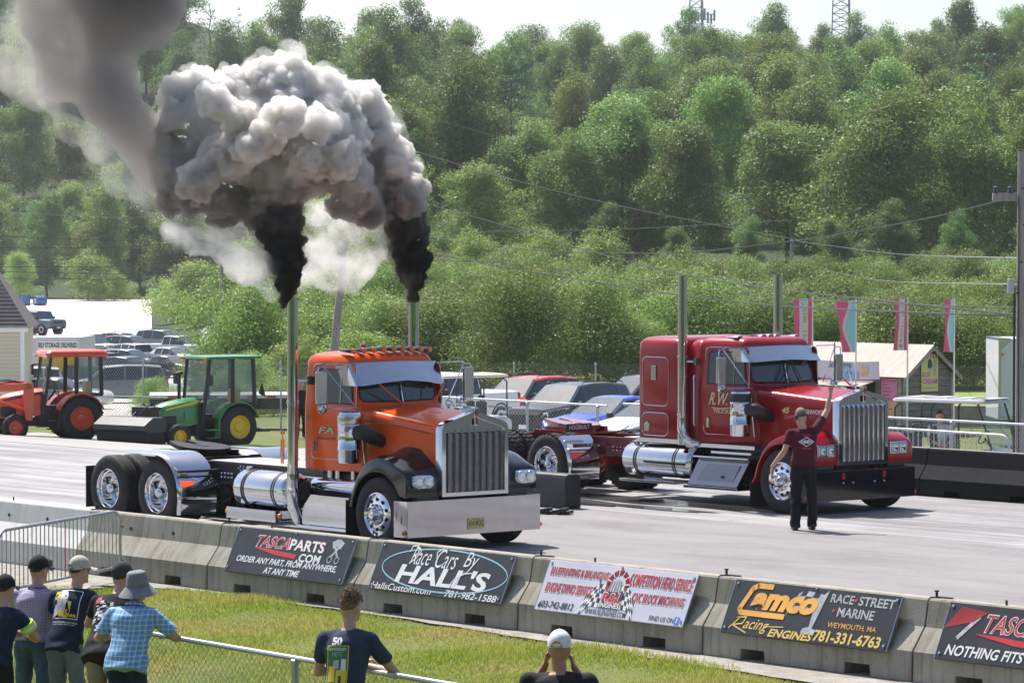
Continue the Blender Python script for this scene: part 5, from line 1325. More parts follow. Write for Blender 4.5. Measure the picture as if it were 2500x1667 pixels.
def car(kind, paint_, p, rz, label, group='cars parked in the lot', detail=False, s=1.0, wheel_m=None):
    root = empty('parked_car', p, rz, label, {'pickup': 'pickup truck', 'suv': 'suv', 'boxy': 'off-roader'}.get(kind, 'car'), group)
    root.scale = (s, s, s)
    st = ST[kind]; pm = PAINTS[paint_]; rings = []
    for (x, zb, zl, zt, wb, wt, sg, tg) in st:
        h = [(-wb*.86, zb), (-wb*.98, zb+.10), (-wb, (zb+zl)*.5+.06), (-wb*.985, zl-.05), (-wb+.035, zl), (-wt-.01, zt-.055), (-wt+.07, zt), (-wt*.4, zt+.018)]
        rings.append([(x, y, z) for y, z in h] + [(x, -y, z) for y, z in reversed(h)])
    body, glass, wind = MB(), MB(), MB()
    n = 16
    body.rings([rings[0]]*1 + [rings[0]], cap0=True, cap1=False)
    for i in range(len(st)-1):
        sg, tg = st[i][6], st[i][7]; a, b = rings[i], rings[i+1]
        for j in range(n):
            q = [a[j], a[(j+1) % n], b[(j+1) % n], b[j]]
            side_ = j in (4, 10); top_ = j in (5, 6, 7, 8, 9)
            tgt = glass if (side_ and sg) else ((wind if i < 4 else glass) if (top_ and tg) else body)
            tgt.add(q, [(0, 1, 2, 3)])
    body.add(rings[-1], [tuple(range(n))])
    bo = body.build('body', pm, root, smooth=42)
    if glass.v: glass.build('window', CARGLASS, root, smooth=30)
    if wind.v: wind.build('windscreen', WSGLASS, root, smooth=30)
    xf, xr_, r = AX[kind]; W = st[3][4]
    for x in (xf, xr_):
        for sd in (-1, 1):
            mb = MB(); mb.lathe([(r*.62, sd*(W+.0)), (r*.9, sd*(W+.012)), (r, sd*(W-.03)), (r, sd*(W-.2)), (r*.9, sd*(W-.22))], 22, 'y', (x, 0, r))
            wh = mb.build('wheel', RUBBER, root, smooth=40)
            mb = MB(); mb.lathe([(r*.66, sd*(W+.006)), (r*.6, sd*(W+.012)), (r*.2, sd*(W-.01)), (.001, sd*(W+.004))], 18, 'y', (x, 0, r), cap=False)
            mb.build('rim', wheel_m or ALLOY, wh, smooth=20)
            mb = MB(); mb.lathe([(r+.075, sd*(W-.25)), (r+.075, sd*(W+.004)), (r+.02, sd*(W+.004)), (r+.02, sd*(W-.25))], 22, 'y', (x, 0, r+.01), closed=True)
            vs = mb; mb.build('wheel_arch', PLAST, root, smooth=40)
    x1, zl, wf = st[1][0], st[1][2], st[1][4]
    for sd in (-1, 1):
        mb = MB(); ya, yb = sorted((sd*(wf-.05), sd*(wf-.36))); mb.box(x1-.12, x1+.055, ya, yb, zl-.16, zl-.03); mb.build('headlight', LENS, root, smooth=0, bev=.02)
        xe, ze, we = st[-2][0], st[-2][2], st[-2][4]
        mb = MB(); ya, yb = sorted((sd*(we+.005), sd*(we-.14))); mb.box(xe-.045, xe+.10, ya, yb, ze-.22, ze-.02); mb.build('tail_light', REDLENS, root, smooth=0, bev=.02)
        xm = st[2][0]-.25; mb = MB(); ya, yb = sorted((sd*(st[2][4]+.02), sd*(st[2][4]+.20))); mb.box(xm-.05, xm+.06, ya, yb, zl+.12, zl+.28); mb.build('wing_mirror', PLAST if detail != 'c' else pm, root, smooth=0, bev=.03)
    mb = MB(); mb.box(x1-.1, x1+.10, -wf+.40, wf-.40, zl-.22, zl-.04); mb.build('grille', PLAST, root, smooth=0, bev=.02)
    mb = MB(); x0 = st[0][0]; mb.box(x0-.2, x0+.03, -.62, .62, st[0][1]-.04, st[0][1]+.14); mb.build('bumper', PLAST if kind in ('boxy', 'suv') else pm, root, smooth=0, bev=.03)
    mb = MB(); mb.box(x0+.03, x0+.045, -.17, .17, st[0][1]+.0, st[0][1]+.13); mb.build('licence_plate', WHITEP, root, smooth=0)
    if kind == 'suv':
        mb = MB()
        for sd in (-1, 1): mb.tube([(.3, sd*.66, 1.74), (.2, sd*.66, 1.80), (-1.7, sd*.66, 1.80), (-1.9, sd*.66, 1.75)], .018, 6)
        mb.build('roof_rails', PLAST, root, smooth=50)
    if detail:
        mb = MB()
        for x in (st[2][0]-.05, st[4][0]-.04, st[6][0]+.02):
            for sd in (-1, 1): mb.tube([(x, sd*(W+.001), zl+.0), (x-.03, sd*(W+.004), .62), (x, sd*(W-.01), .36)], .006, 4)
        for x in (st[4][0]+.12, st[6][0]+.15):
            for sd in (-1, 1): mb.box(x-.08, x+.08, min(sd*W, sd*(W+.03)), max(sd*W, sd*(W+.03)), zl-.08, zl-.05)
        mb.build('door_seams', PLAST, root, smooth=40)
    return root
H1 = heading(-.80, -.60)
g1 = 'cars behind the low fence between the trucks'
car('suv', 'black', at(1392, 107), H1, 'black suv with roof rails behind the low chain link fence', g1, True)
car('suv', 'red', at(1285, 117), H1, 'orange red suv half hidden behind the black suv', g1, True)
car('sedan', 'blue', at(1492, 100), H1, 'bright blue sedan behind the rear of the red truck', g1, True)
car('sedan', 'white', at(1600, 95), H1, 'white car mostly hidden behind the red sleeper cab', g1, True)
car('suv', 'grey', at(1570, 122), heading(-.6, -.8), 'dark grey suv parked against the tall fence by the red truck', g1, True)
car('pickup', 'white', at(1085, 112), heading(-.8, -.6), 'white pickup behind the cream golf cart roof', g1, True)
g2 = 'cars parked in the lot on the left'
HR = heading(-.62, .78); HA = heading(.6, -.8)
car('boxy', 'slate', at(92, 296) + Vector((0, 0, 1.15)), HR, 'blue grey boxy off-roader riding on the red trailer', None, True, 1.1)
for a in (('pickup', 'white', 207, 252, HR, 'white pickup with dark grille in the upper rows of the lot', 1.1),
 ('sedan', 'pearl', 98, 252, heading(-.4, .9), 'pale silver car beside the garage wall', 1.0), ('sedan', 'blue', 78, 270, heading(-.4, .9), 'blue car roof just above the garage corner', 1.0),
 ('suv', 'tan', 322, 262, HR, 'brownish grey suv next to the white pickup', 1.0), ('suv', 'white', 308, 240, heading(.75, -.65), 'pale suv seen from behind in the middle of the lot', .95),
 ('suv', 'silver', 318, 225, HR, 'silver suv in the middle row of the lot', .92), ('suv', 'white', 228, 236, HR, 'white suv above the maroon hatchback', .95),
 ('suv', 'maroon', 226, 216, heading(.7, -.7), 'maroon hatchback seen from behind', .95), ('pickup', 'black', 302, 198, HR, 'black pickup in the second row', .98),
 ('sedan', 'navy', 258, 190, HR, 'dark navy sedan beside the black pickup', 1.05), ('boxy', 'black', 205, 182, HR, 'black off-roader nose between the tractor cab and grey suv', .9),
 ('suv', 'grey', 278, 168, heading(-.15, -.99), 'long grey suv parked sideways behind the wire fence', 1.08), ('suv', 'white', 22, 160, heading(-.2, -.98), 'white van like suv behind the loader arms', 1.08),
 ('sedan', 'white', 145, 156, heading(-.3, .95), 'white sedan seen through the orange tractor cab', 1.0), ('suv', 'grey', 402, 276, HR, 'grey suv at the top right of the lot', 1.1),
 ('pickup', 'silver', 432, 258, HR, 'silver pickup at the right end of the lot', .95), ('sedan', 'silver', 425, 238, HR, 'silver sedan half hidden by the shrubs', 1.0),
 ('sedan', 'black', 420, 216, HR, 'black sedan roof beside the shrubs', 1.0), ('suv', 'white', 155, 262, HR, 'small white suv behind the white pickup', .95),
 ('suv', 'silver', 300, 282, HR, 'silver suv in the farthest row', .9), ('sedan', 'white', 345, 178, HR, 'white car behind the pale bush', 1.0)):
    car(a[0], a[1], at(a[2], a[3]), a[4], a[5], g2, False, a[6])

# flatbed trailers
def flatbed(p, rz, L, w, h, label, deckm, group=None, wheels=True):
    root = empty('flatbed_trailer', p, rz, label, 'trailer', group)
    mb = MB(); mb.box(-L/2, L/2, -w/2, w/2, h-.12, h); mb.build('deck', deckm, root, smooth=0, bev=.01)
    mb = MB(); mb.box(-L/2, L/2, -.5, -.4, h-.5, h-.12); mb.box(-L/2, L/2, .4, .5, h-.5, h-.12); mb.build('beam', BLKMAT, root, smooth=0)
    mb = MB(); k = 0; x = -L/2+.1
    while x < L/2-.4:
        for sd in (-1, 1): mb.box(x, x+.28, min(sd*w/2, sd*(w/2+.01)), max(sd*w/2, sd*(w/2+.01)), h-.10, h-.03, k % 2)
        x += .32; k += 1
    mb.build('reflective_tape', [WHITEP, REDLENS], root, smooth=0)
    if wheels:
        for x in (-L/2+1.2, -L/2+2.4):
            for sd in (-1, 1): mb = MB(); mb.lathe([(.28, sd*(w/2-.02)), (.48, sd*(w/2)), (.5, sd*(w/2-.05)), (.5, sd*(w/2-.5)), (.28, sd*(w/2-.5))], 22, 'y', (x, 0, .5)); wq = mb.build('wheel', RUBBER, root, smooth=40); mb = MB(); mb.lathe([(.29, sd*(w/2+.0)), (.2, sd*(w/2-.06)), (.001, sd*(w/2-.04))], 18, 'y', (x, 0, .5), cap=False); mb.build('rim', STEEL, wq)
    return root
flatbed(at(700, 113), heading(-.1, -1), 9, 2.4, 1.15, 'black flatbed trailer behind the tall fence and green tractor', GREYDECK)
r = flatbed(at(225, 292), heading(.12, .99), 6.5, 2.2, 1.2, 'pale car trailer with red markings behind the white pickup', mat('pale_pink_deck', (.55, .45, .42), .6, var=.2), None, True)
r = flatbed(at(100, 294), heading(-.62, .78), 6.0, 2.0, 1.1, 'red trailer under the blue grey off-roader', mat('trailer_red', (.5, .02, .03), .4, var=.1), None, True)

# ---------------- tractors
GREEN = mat('tractor_green', (.02, .20, .04), .3, var=.08, coat=.6); TYEL = mat('tractor_yellow', (.70, .48, .02), .35, var=.06)
TORANGE = mat('tractor_orange', (.62, .07, .015), .35, var=.08, coat=.5)
CABGLASS = bpy.data.materials.new('cab_glass'); CABGLASS.use_nodes = True
_n = CABGLASS.node_tree.nodes; _l = CABGLASS.node_tree.links; _b = _n['Principled BSDF']; _b.inputs['Base Color'].default_value = (.16, .26, .26, 1); _b.inputs['Roughness'].default_value = .03; _b.inputs['Alpha'].default_value = .42; _b.inputs['Specular IOR Level'].default_value = .7
def tractor(p, rz, label, body, rimm, seatm, loader):
    T = empty('tractor', p, rz, label, 'tractor', 'tractors parked beside the strip')
    rr, fr, wb = .60, .37, 1.85
    def wheel(x, y, r, w, sd, lug):
        Y0_, Y1_ = y-sd*w/2, y+sd*w/2
        mb = MB(); mb.lathe([(r*.5, Y1_-sd*.06), (r*.56, Y1_-sd*.02), (r*.80, Y1_), (r*.94, Y1_-sd*.03), (r, Y1_-sd*.09), (r, Y0_+sd*.09), (r*.94, Y0_+sd*.03), (r*.80, Y0_), (r*.5, Y0_+sd*.04)], 30, 'y', (x, 0, r), closed=True)
        if lug:
            for k in range(18):
                for h in (-1, 1):
                    M = Matrix.Translation((x, y+h*w*.22, r)) @ Matrix.Rotation(2*math.pi*(k+(h > 0)*.5)/18, 4, 'Y') @ Matrix.Translation((0, 0, r)) @ Matrix.Rotation(h*.7, 4, 'Z')
                    mb.box(-.03, .03, -w*.27, w*.27, -.02, .035, M=M)
        wh = mb.build('wheel', RUBBER, T, smooth=40)
        mb = MB(); mb.lathe([(r*.54, Y1_-sd*.03), (r*.55, Y1_-sd*.01), (r*.52, Y1_), (r*.47, Y1_-sd*.06), (r*.42, Y1_-sd*.10), (r*.25, Y1_-sd*.11), (r*.2, Y1_-sd*.07), (.001, Y1_-sd*.06)], 26, 'y', (x, 0, r), cap=False)
        mb.build('rim', rimm, wh, smooth=35)
    for sd in (-1, 1):
        wheel(0, sd*.66, rr, .44, sd, loader); wheel(wb, sd*.60, fr, .27, sd, False)
        # rear mudguard
        arc = [(.70*math.cos(a)*1.0, rr+.70*math.sin(a)) for a in [R_(20+14*k) for k in range(11)]]
        mb = MB(); mb.rings([[(x*q, sd*y, rr+(z-rr)*q) for x, z in arc] for y, q in ((.42, 1), (.84, 1), (.88, .97))], closed=False, cap0=False, cap1=False)
        mb.add([(x, sd*.43, z) for x, z in arc], [tuple(range(len(arc)))])
        mb.build('mudguard', body, T, smooth=40, solid=.02)
        mb = MB(); mb.box(.62, .95, min(sd*.5, sd*.78), max(sd*.5, sd*.78), .52, .56); mb.box(.62, .95, min(sd*.55, sd*.8), max(sd*.55, sd*.8), .3, .33); mb.box(.6, .64, min(sd*.55, sd*.8), max(sd*.55, sd*.8), .3, .9); mb.build('step', PLAST if loader else body, T, smooth=0, bev=.01)
    mb = MB(); mb.box(-.3, 1.1, -.3, .3, .35, .95); mb.box(1.0, 2.2, -.18, .18, .38, .62); mb.tube([(wb, -.6, .4), (wb, .6, .4)], .06, 8); mb.tube([(0, -.6, rr), (0, .6, rr)], .12, 10); mb.box(-.5, -.25, -.3, .3, .5, .7); mb.build('chassis', PLAST if loader else BLKMAT, T, smooth=0, bev=.02)
    # hood
    hr = []
    for x, w, z0, z1 in ((.98, .36, .72, 1.42), (1.3, .36, .66, 1.40), (1.9, .33, .62, 1.30), (2.2, .30, .62, 1.20), (2.32, .26, .68, 1.08)):
        h = [(-w, z0), (-w, z1-.2), (-w*.92, z1-.07), (-w*.6, z1), (0, z1+.02)]; hr.append([(x, y, z) for y, z in h] + [(x, -y, z) for y, z in reversed(h[:-1])])
    mb = MB(); mb.rings(hr); hd = mb.build('hood', body, T, smooth=40)
    mb = MB(); mb.box(2.28, 2.345, -.22, .22, .66, 1.0)
    for sd in (-1, 1): mb.box(1.75, 2.2, min(sd*.325, sd*.345), max(sd*.325, sd*.345), .66, .95)
    mb.build('hood_grille', PLAST, hd, smooth=0, bev=.01)
    for sd in (-1, 1):
        mb = MB(); mb.box(2.22, 2.32, min(sd*.10, sd*.27), max(sd*.10, sd*.27), 1.0, 1.09); mb.build('headlight', LENS, hd, smooth=0, bev=.015)
        mb = MB(); ya, yb = sorted((sd*.335, sd*.352)); mb.prism([(1.0, 1.28), (2.1, 1.10), (2.1, 1.13), (1.0, 1.36)], ya, yb, 'y')
        for k in range(3): mb.box(1.35+.07*k, 1.38+.07*k, ya, yb, .85, 1.05, 1)
        mb.build('side_stripe', [TYEL if not loader else PLAST, PLAST], hd, smooth=0)
    # cab
    zb, zt = .95, 2.32 if loader else 2.50
    posts = [(.95, .56), (.35, .62), (-.62, .62)]
    mb = MB()
    for sd in (-1, 1):
        mb.tube([(1.0, sd*.55, zb), (.82, sd*.60, zt)], .05, 6); mb.tube([(.12, sd*.68, .85), (.10, sd*.64, zt)], .06, 6); mb.tube([(-.62, sd*.66, 1.25), (-.60, sd*.60, zt)], .06, 6)
        mb.tube([(1.0, sd*.55, zb), (.6, sd*.66, .72), (.12, sd*.68, .85)], .03, 6); mb.tube([(.12, sd*.68, 1.25), (-.62, sd*.66, 1.25)], .03, 6)
    mb.tube([(.82, -.6, zt), (.82, .6, zt)], .04, 6); mb.tube([(-.6, -.6, zt), (-.6, .6, zt)], .04, 6); mb.tube([(-.62, -.66, 1.25), (-.62, .66, 1.25)], .04, 6); mb.box(.95, 1.05, -.5, .5, .7, 1.3)
    mb.build('cab_frame', PLAST, T, smooth=40)
    mb = MB(); mb.quad((.99, -.53, 1.2), (.99, .53, 1.2), (.83, .58, zt-.02), (.83, -.58, zt-.02))
    mb.quad((-.63, -.62, 1.27), (-.63, .62, 1.27), (-.61, .58, zt-.02), (-.61, -.58, zt-.02))
    for sd in (-1, 1):
        if not (loader and sd > 0): mb.quad((.97, sd*.56, .98), (.14, sd*.68, .9), (.12, sd*.645, zt-.02), (.81, sd*.60, zt-.02))
        mb.quad((.10, sd*.68, 1.28), (-.60, sd*.66, 1.28), (-.58, sd*.605, zt-.02), (.09, sd*.645, zt-.02))
    mb.build('cab_glass', CABGLASS, T, smooth=0, fix=False)
    mb = MB(); rr_ = [cab_ring(-.82, .98, .74, .04, z, .12, .12, ins=i) for z, i in ((zt, .03), (zt+.04, 0), (zt+.12, .01), (zt+.17, .06), (zt+.20, .2))] if loader else [cab_ring(-.86, .98, .76, .03, z, .1, .1, ins=i) for z, i in ((zt, .03), (zt+.03, 0), (zt+.07, .02), (zt+.09, .12))]
    mb.rings(rr_); mb.build('cab_roof', body, T, smooth=40)
    for sd in (-1, 1):
        mb = MB(); mb.box(.95, 1.03, min(sd*.5, sd*.68), max(sd*.5, sd*.68), zt-.02, zt+.05); mb.build('work_light', LENS if loader else AMBER, T, smooth=0, bev=.01)
        mb = MB(); mb.tube([(.85, sd*.6, 2.1), (1.0, sd*.92, 2.08)], .015, 6); mb.box(.97, 1.03, min(sd*.84, sd*1.02), max(sd*.84, sd*1.02), 1.78, 2.08); mb.build('side_mirror', PLAST, T, smooth=0, bev=.01)
    mb = MB(); mb.box(-.35, .15, -.26, .26, .95, 1.08); mb.box(-.42, -.28, -.26, .26, 1.05, 1.62); mb.build('seat', seatm, T, smooth=0, bev=.05)
    mb = MB(); mb.tube([(.75, 0, 1.1), (.55, 0, 1.38)], .03, 6); c = Vector((.53, 0, 1.4)); mb.tube([c+Vector((.1*math.cos(a)*.5, .19*math.sin(a), .17*math.cos(a))) for a in [2*math.pi*k/16 for k in range(17)]], .014, 6, cap=False); mb.build('steering_wheel', PLAST, T, smooth=50)
    if not loader:
        mb = MB(); mb.tube([(1.15, -.5, 1.0), (1.15, -.5, 2.0), (1.13, -.48, 2.1), (1.06, -.46, 2.12)], .05, 10); mb.build('exhaust_pipe', PLAST, T, smooth=50)
        mb = MB(); mb.add([(-.95, .35, 1.5), (-.95, .7, 1.42), (-.95, .52, 1.8)], [(0, 1, 2)]); mb.build('warning_triangle', BLKMAT, T, smooth=0, solid=.02)
        # rotary broom
        M = Matrix.Translation((3.1, .12, 0)) @ Matrix.Rotation(R_(14), 4, 'Z')
        mb = MB(); mb.prism([(-.42, .55), (.30, .55), (.48, .62), (.45, .74), (.12, .95), (-.36, .95)], -1.0, 1.0, 'y', M=M); mb.build('broom_housing', BLKMAT, T, smooth=0, bev=.01)
        mb = MB(); mb.box(-.9, -.4, -.35, .35, .45, 1.2, M=M); mb.tube([(2.2, -.25, 1.0), (2.5, -.2, 1.3), (2.9, -.1, .95)], .02, 6); mb.tube([(2.2, .2, 1.05), (2.5, .25, 1.32), (2.95, .2, .95)], .02, 6); mb.tube([(1.9, .3, .5), (3.0, .3, .55)], .06, 6); mb.tube([(1.9, -.3, .5), (3.0, -.3, .55)], .06, 6); mb.build('broom_mount', BLKMAT, T, smooth=30)
        mb = MB(); rn = random.Random(2)
        mb.lathe([(.33, -.98), (.36, -.9), (.36, .9), (.33, .98)], 26, 'y', (0, 0, .40), M=M)
        for k in range(520):
            a = rn.uniform(0, 6.28); y = rn.uniform(-1, 1); q = rn.uniform(.38, .43)
            p0 = Vector((.30*math.cos(a), y, .41+.30*math.sin(a))); p1 = Vector((q*math.cos(a+.1), y+rn.uniform(-.06, .06)+(.05 if abs(y) > .9 else 0)*(1 if y > 0 else -1), .42+q*math.sin(a+.1)))
            t_ = Vector((math.sin(a), 0, -math.cos(a)))*.008
            mb.add([p0-t_, p0+t_, p1], [(0, 1, 2)], 0, M)
        mb.build('brush', mat('brush_bristles', (.012, .012, .013), .9, var=.3), T, smooth=0, fix=False)['kind'] = 'stuff'
    else:
        mb = MB()
        for sd in (-1, 1):
            ya, yb = sorted((sd*.50, sd*.62))
            mb.prism([(1.35, .55), (1.55, .55), (1.62, 1.2), (1.55, 1.62), (1.32, 1.62), (1.30, 1.3)], ya, yb, 'y'); mb.prism([(1.35, 1.42), (1.4, 1.62), (2.6, 1.55), (3.5, .95), (3.4, .85), (2.55, 1.38)], ya, yb, 'y')
            mb.tube([(1.55, sd*.56, .85), (2.6, sd*.56, 1.2)], .045, 8); mb.tube([(1.5, sd*.56, 1.5), (2.3, sd*.56, 1.62)], .03, 8)
        mb.build('loader_arm', body, T, smooth=0, bev=.015)
        mb = MB(); mb.prism([(3.3, .5), (3.4, 1.0), (3.9, 1.05), (4.3, .5), (4.3, .46)], -.9, .9, 'y'); mb.build('bucket', body, T, smooth=0, bev=.01)
        mb = MB(); mb.tube([(1.3, -.2, 1.5), (1.8, -.35, 1.66), (2.4, -.55, 1.6)], .02, 6); mb.tube([(1.3, .2, 1.5), (1.8, .35, 1.66), (2.4, .55, 1.6)], .02, 6); mb.build('hoses', PLAST, T, smooth=40)
    mb = MB(); mb.box(-1.3, -.5, -.4, .4, .42, .5); mb.tube([(-.5, .3, .6), (-1.2, .35, .45)], .03, 6); mb.tube([(-.5, -.3, .6), (-1.2, -.35, .45)], .03, 6); mb.build('hitch', BLKMAT, T, smooth=30)
    return T
tractor(at(545, 96.5), heading(-.60, -.80), 'green tractor with yellow wheels and a black rotary broom', GREEN, TYEL, TYEL, False)
tractor(at(181, 97), heading(-.36, -.93), 'orange tractor with a front loader and yellow seat', TORANGE, TORANGE, TYEL, True)

# ---------------- garage and storage box on the left
SHING = ground_mat('roof_shingles', [(.10, .09, .09), (.16, .145, .14), (.20, .18, .17)], 3.0, .5, stretch=(1, 1, 9))
def garage():
    d = 150; p = at(58, d); g0 = empty('garage', (p.x, p.y, terrain(p.x, p.y)), math.atan2(RIGHT.y, RIGHT.x)+.08, 'cream sided garage with a grey shingle roof at the left edge', 'garage')
    z0 = terrain(p.x, p.y); e = .70-z0
    sid = mat('cream_siding', (.62, .56, .43), .6, var=.04, stretch=(.2, .2, 14), bump=.4, bscale=1.0)
    mb = MB(); mb.box(-9, 0, 0, 7, 0, e); mb.build('wall', sid, g0, smooth=0)
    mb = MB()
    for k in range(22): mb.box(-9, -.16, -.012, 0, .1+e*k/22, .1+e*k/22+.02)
    mb.build('siding_courses', mat('siding_shadow', (.48, .43, .33), .7, var=.05), g0, smooth=0)  # shade under each siding lap put into a darker strip
    mb = MB(); mb.box(-.16, .02, -.02, .1, 0, e); mb.box(-9.2, .2, -.3, -.0, e-.16, e+.02); mb.build('trim', WHITEP, g0, smooth=0)
    mb = MB(); h = 3.7
    base = [(-9.3, -.35, e+.02), (.25, -.35, e+.02), (.25, 7.3, e+.02), (-9.3, 7.3, e+.02)]; top = [(-7, 3.4, e+h), (-2.2, 3.4, e+h)]
    mb.add(base+top, [(0, 1, 5, 4), (1, 2, 5), (2, 3, 4, 5), (3, 0, 4), (3, 2, 1, 0)]); rf = mb.build('roof', SHING, g0, smooth=0)
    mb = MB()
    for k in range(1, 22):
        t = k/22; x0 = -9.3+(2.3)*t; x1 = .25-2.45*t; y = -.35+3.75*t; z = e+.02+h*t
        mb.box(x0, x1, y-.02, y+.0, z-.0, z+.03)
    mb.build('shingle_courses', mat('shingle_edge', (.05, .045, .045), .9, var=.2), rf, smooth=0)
garage()
def storage():
    p = at(140, 182); z0 = terrain(p.x, p.y); H = -.55-z0
    g0 = empty('storage_container', (p.x, p.y, z0), math.atan2(RIGHT.y, RIGHT.x)-.06, 'white and yellow storage container with black lettering behind the orange tractor', 'container')
    mb = MB(); mb.box(-1.2, 1.2, 0, 4.5, 0, H); mb.box(-3.4, -1.25, .6, 4.5, 0, H-.05); mb.build('box', mat('grey_white_panel', (.55, .56, .57), .5, var=.06), g0, smooth=0, bev=.02)
    mb = MB(); mb.box(-1.08, 1.08, -.02, .01, .1, H-.62); mb.build('door', TYEL, g0, smooth=0)
    mb = MB(); mb.box(-1.08, 1.08, -.02, .01, H-.62, H-.22); M = plane_M((-1.05, -.021, H-.55), (1, 0, 0), (0, 0, 1)); letter(mb, 'SELF STORAGE DELIVERED', 0, 0, 2.10, .27, .003, 1, M, 0, .045); mb.build('name_panel', [WHITEP, SDK], g0, smooth=0)
    mb = MB()
    for k in range(10): mb.box(-1.1, 1.1, -.03, -.02, .2+.22*k, .215+.22*k)
    mb.build('door_ribs', mat('dark_yellow', (.5, .32, .01), .4, var=.1), g0, smooth=0)
storage()
for px, lab, rot in ((62, 'upright blue barrel at the top of the road', 0), (86, 'blue and white barrel lying on its side at the top of the road', 1)):
    p = at(px, 430); mb = MB(); mb.lathe([(.6, 0), (.62, .05), (.62, 1.3), (.6, 1.4), (.001, 1.4)], 16, 'z' if not rot else 'y', (0, 0, .6 if rot else 0)); o = mb.build('barrel', mat('barrel_blue', (.03, .10, .28), .4, var=.1), smooth=40); o.location = p; tag(o, lab, 'barrel', 'barrels at the road end')
    if rot: mb = MB(); mb.box(-.25, .25, -.03, .0, .3, .9); mb.build('barrel_label', WHITEP, o, smooth=0)

# ---------------- ice cream hut, flags, carts, box trailer on the right
SHINGLE = ground_mat('grey_shingle_wall', [(.14, .135, .135), (.22, .21, .205), (.30, .285, .275)], 2.2, .4, stretch=(.6, .6, 3))
def hut():
    p = at(2208, 117); z0 = terrain(p.x, p.y)-.0
    g0 = empty('ice_cream_hut', (p.x, p.y, z0), 0, 'grey shingled ice cream hut with a pale corrugated roof', 'hut')
    W, L = 2.45, 5.6; e = -.08-z0; rg = .80-z0      # corner at the origin: gable faces +x, counter wall faces -y
    mb = MB(); mb.add([(0, 0, 0), (0, W, 0), (0, W, e), (0, W/2, rg), (0, 0, e), (-L, 0, 0), (-L, W, 0), (-L, W, e), (-L, W/2, rg), (-L, 0, e)], [(0, 1, 2, 3, 4), (9, 8, 7, 6, 5), (0, 4, 9, 5), (1, 6, 7, 2), (4, 3, 8, 9), (3, 2, 7, 8)])
    wall = mb.build('wall', SHINGLE, g0, smooth=0)
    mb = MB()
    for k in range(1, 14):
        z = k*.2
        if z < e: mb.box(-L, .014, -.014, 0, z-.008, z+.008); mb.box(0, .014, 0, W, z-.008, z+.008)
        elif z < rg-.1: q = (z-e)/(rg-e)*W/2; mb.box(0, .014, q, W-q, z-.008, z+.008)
    mb.build('shingle_courses', mat('shingle_shadow', (.05, .048, .05), .9, var=.2), wall, smooth=0)  # shade under each shingle course put into dark strips
    mb = MB(); o = .22
    n = 96
    for sgn in (-1, 1):
        rows = []
        for y, z in ((-o if sgn < 0 else W+o, e-o*.72), (W/2, rg+.05)):
            rows.append([(.25-(L+.5)*k/n, y, z+.04+(.018 if k % 2 else 0)) for k in range(n+1)])
        mb.rings(rows, closed=False, cap0=False, cap1=False)
    mb.build('roof', mat('corrugated_pinkish_roof', (.25, .175, .145), .55, var=.12, vscale=1.5, stretch=(3, 1, 1)), g0, smooth=0, solid=.012)
    TRIM = mat('weathered_trim', (.34, .30, .26), .8, var=.25, vscale=5)
    mb = MB()
    for sgn in (-1, 1):
        y0 = -o if sgn < 0 else W+o
        mb.add([(.25, y0, e-o*.72-.12), (.25, W/2, rg-.08), (.25, W/2, rg+.06), (.25, y0, e-o*.72+.04), (.2, y0, e-o*.72-.12), (.2, W/2, rg-.08), (.2, W/2, rg+.06), (.2, y0, e-o*.72+.04)], [(0, 1, 2, 3), (7, 6, 5, 4), (0, 3, 7, 4), (0, 4, 5, 1), (3, 2, 6, 7)])
    for y in (0, W-.1): mb.box(-.02, .03, y-.02, y+.1, 0, e)
    mb.box(-.28, -.10, -.04, .0, 0, e); mb.build('corner_trim', TRIM, g0, smooth=0)
    mb = MB(); mb.box(-3.6, -1.35, -.02, .05, .95, 1.75); mb.build('serving_window', mat('hole_shade', (.004, .004, .004), .9, var=.1), g0, smooth=0)  # near-black panel, the dark of the opening put into its colour
    mb = MB(); mb.add([(-3.7, -.02, 1.82), (-1.2, -.02, 1.82), (-1.2, -.9, 1.62), (-3.7, -.9, 1.62)], [(0, 1, 2, 3)]); mb.build('awning', mat('awning_metal', (.34, .26, .23), .5, var=.1), g0, smooth=0, solid=.03)
    # banners
    LIL = mat('banner_lilac', (.62, .55, .72), .5, c2=(.72, .68, .74), vscale=.6, var=.1)
    mb = MB(); M = plane_M((-4.0, -.30, 1.86), (1, 0, 0), (0, -.05, 1)); mb.sheet(lambda a, b: M @ Vector((a*3.15, b*.62-.05*math.sin(a*math.pi), .02*math.sin(a*9))), 24, 4); mb.build('banner', LIL, g0, smooth=60)
    mb = MB(); letter(mb, 'Soft Serve', .75, .36, 1.85, .60, .03, 0, M, .3); letter(mb, 'ICE', 1.25, .24, 1.75, .42, .035, 2, M, 0, .05); letter(mb, 'CREAM', .95, .02, 2.15, .25, .035, 2, M, 0, .05); letter(mb, 'CREAM', .95, .01, 2.15, .24, .033, 3, M, 0, .07)
    for k in (0, 1):
        u = 2.35+.2*k; mb.add([M @ Vector(q) for q in ((u-.1, .3, .03), (u+.1, .3, .03), (u+.05, .1, .03), (u-.05, .1, .03))], [(0, 1, 2, 3)], 4); mb.add([M @ Vector((u+.11*math.cos(a)*(1-.5*(math.sin(a) > 0)*math.sin(a)), .33+.16*math.sin(a), .034)) for a in [2*math.pi*q/14 for q in range(14)]], [tuple(range(14))], 5)
    mb.build('banner_print', [SDK, SR, mat('print_cyan', (.25, .60, .80), .5, var=.05), SBLUE, SOR, mat('print_cream', (.72, .48, .34), .5, var=.05)], g0, smooth=0, fix=False)
    M = plane_M((.04, W/2-.42, e-.62), (0, 1, 0), (0, 0, 1))
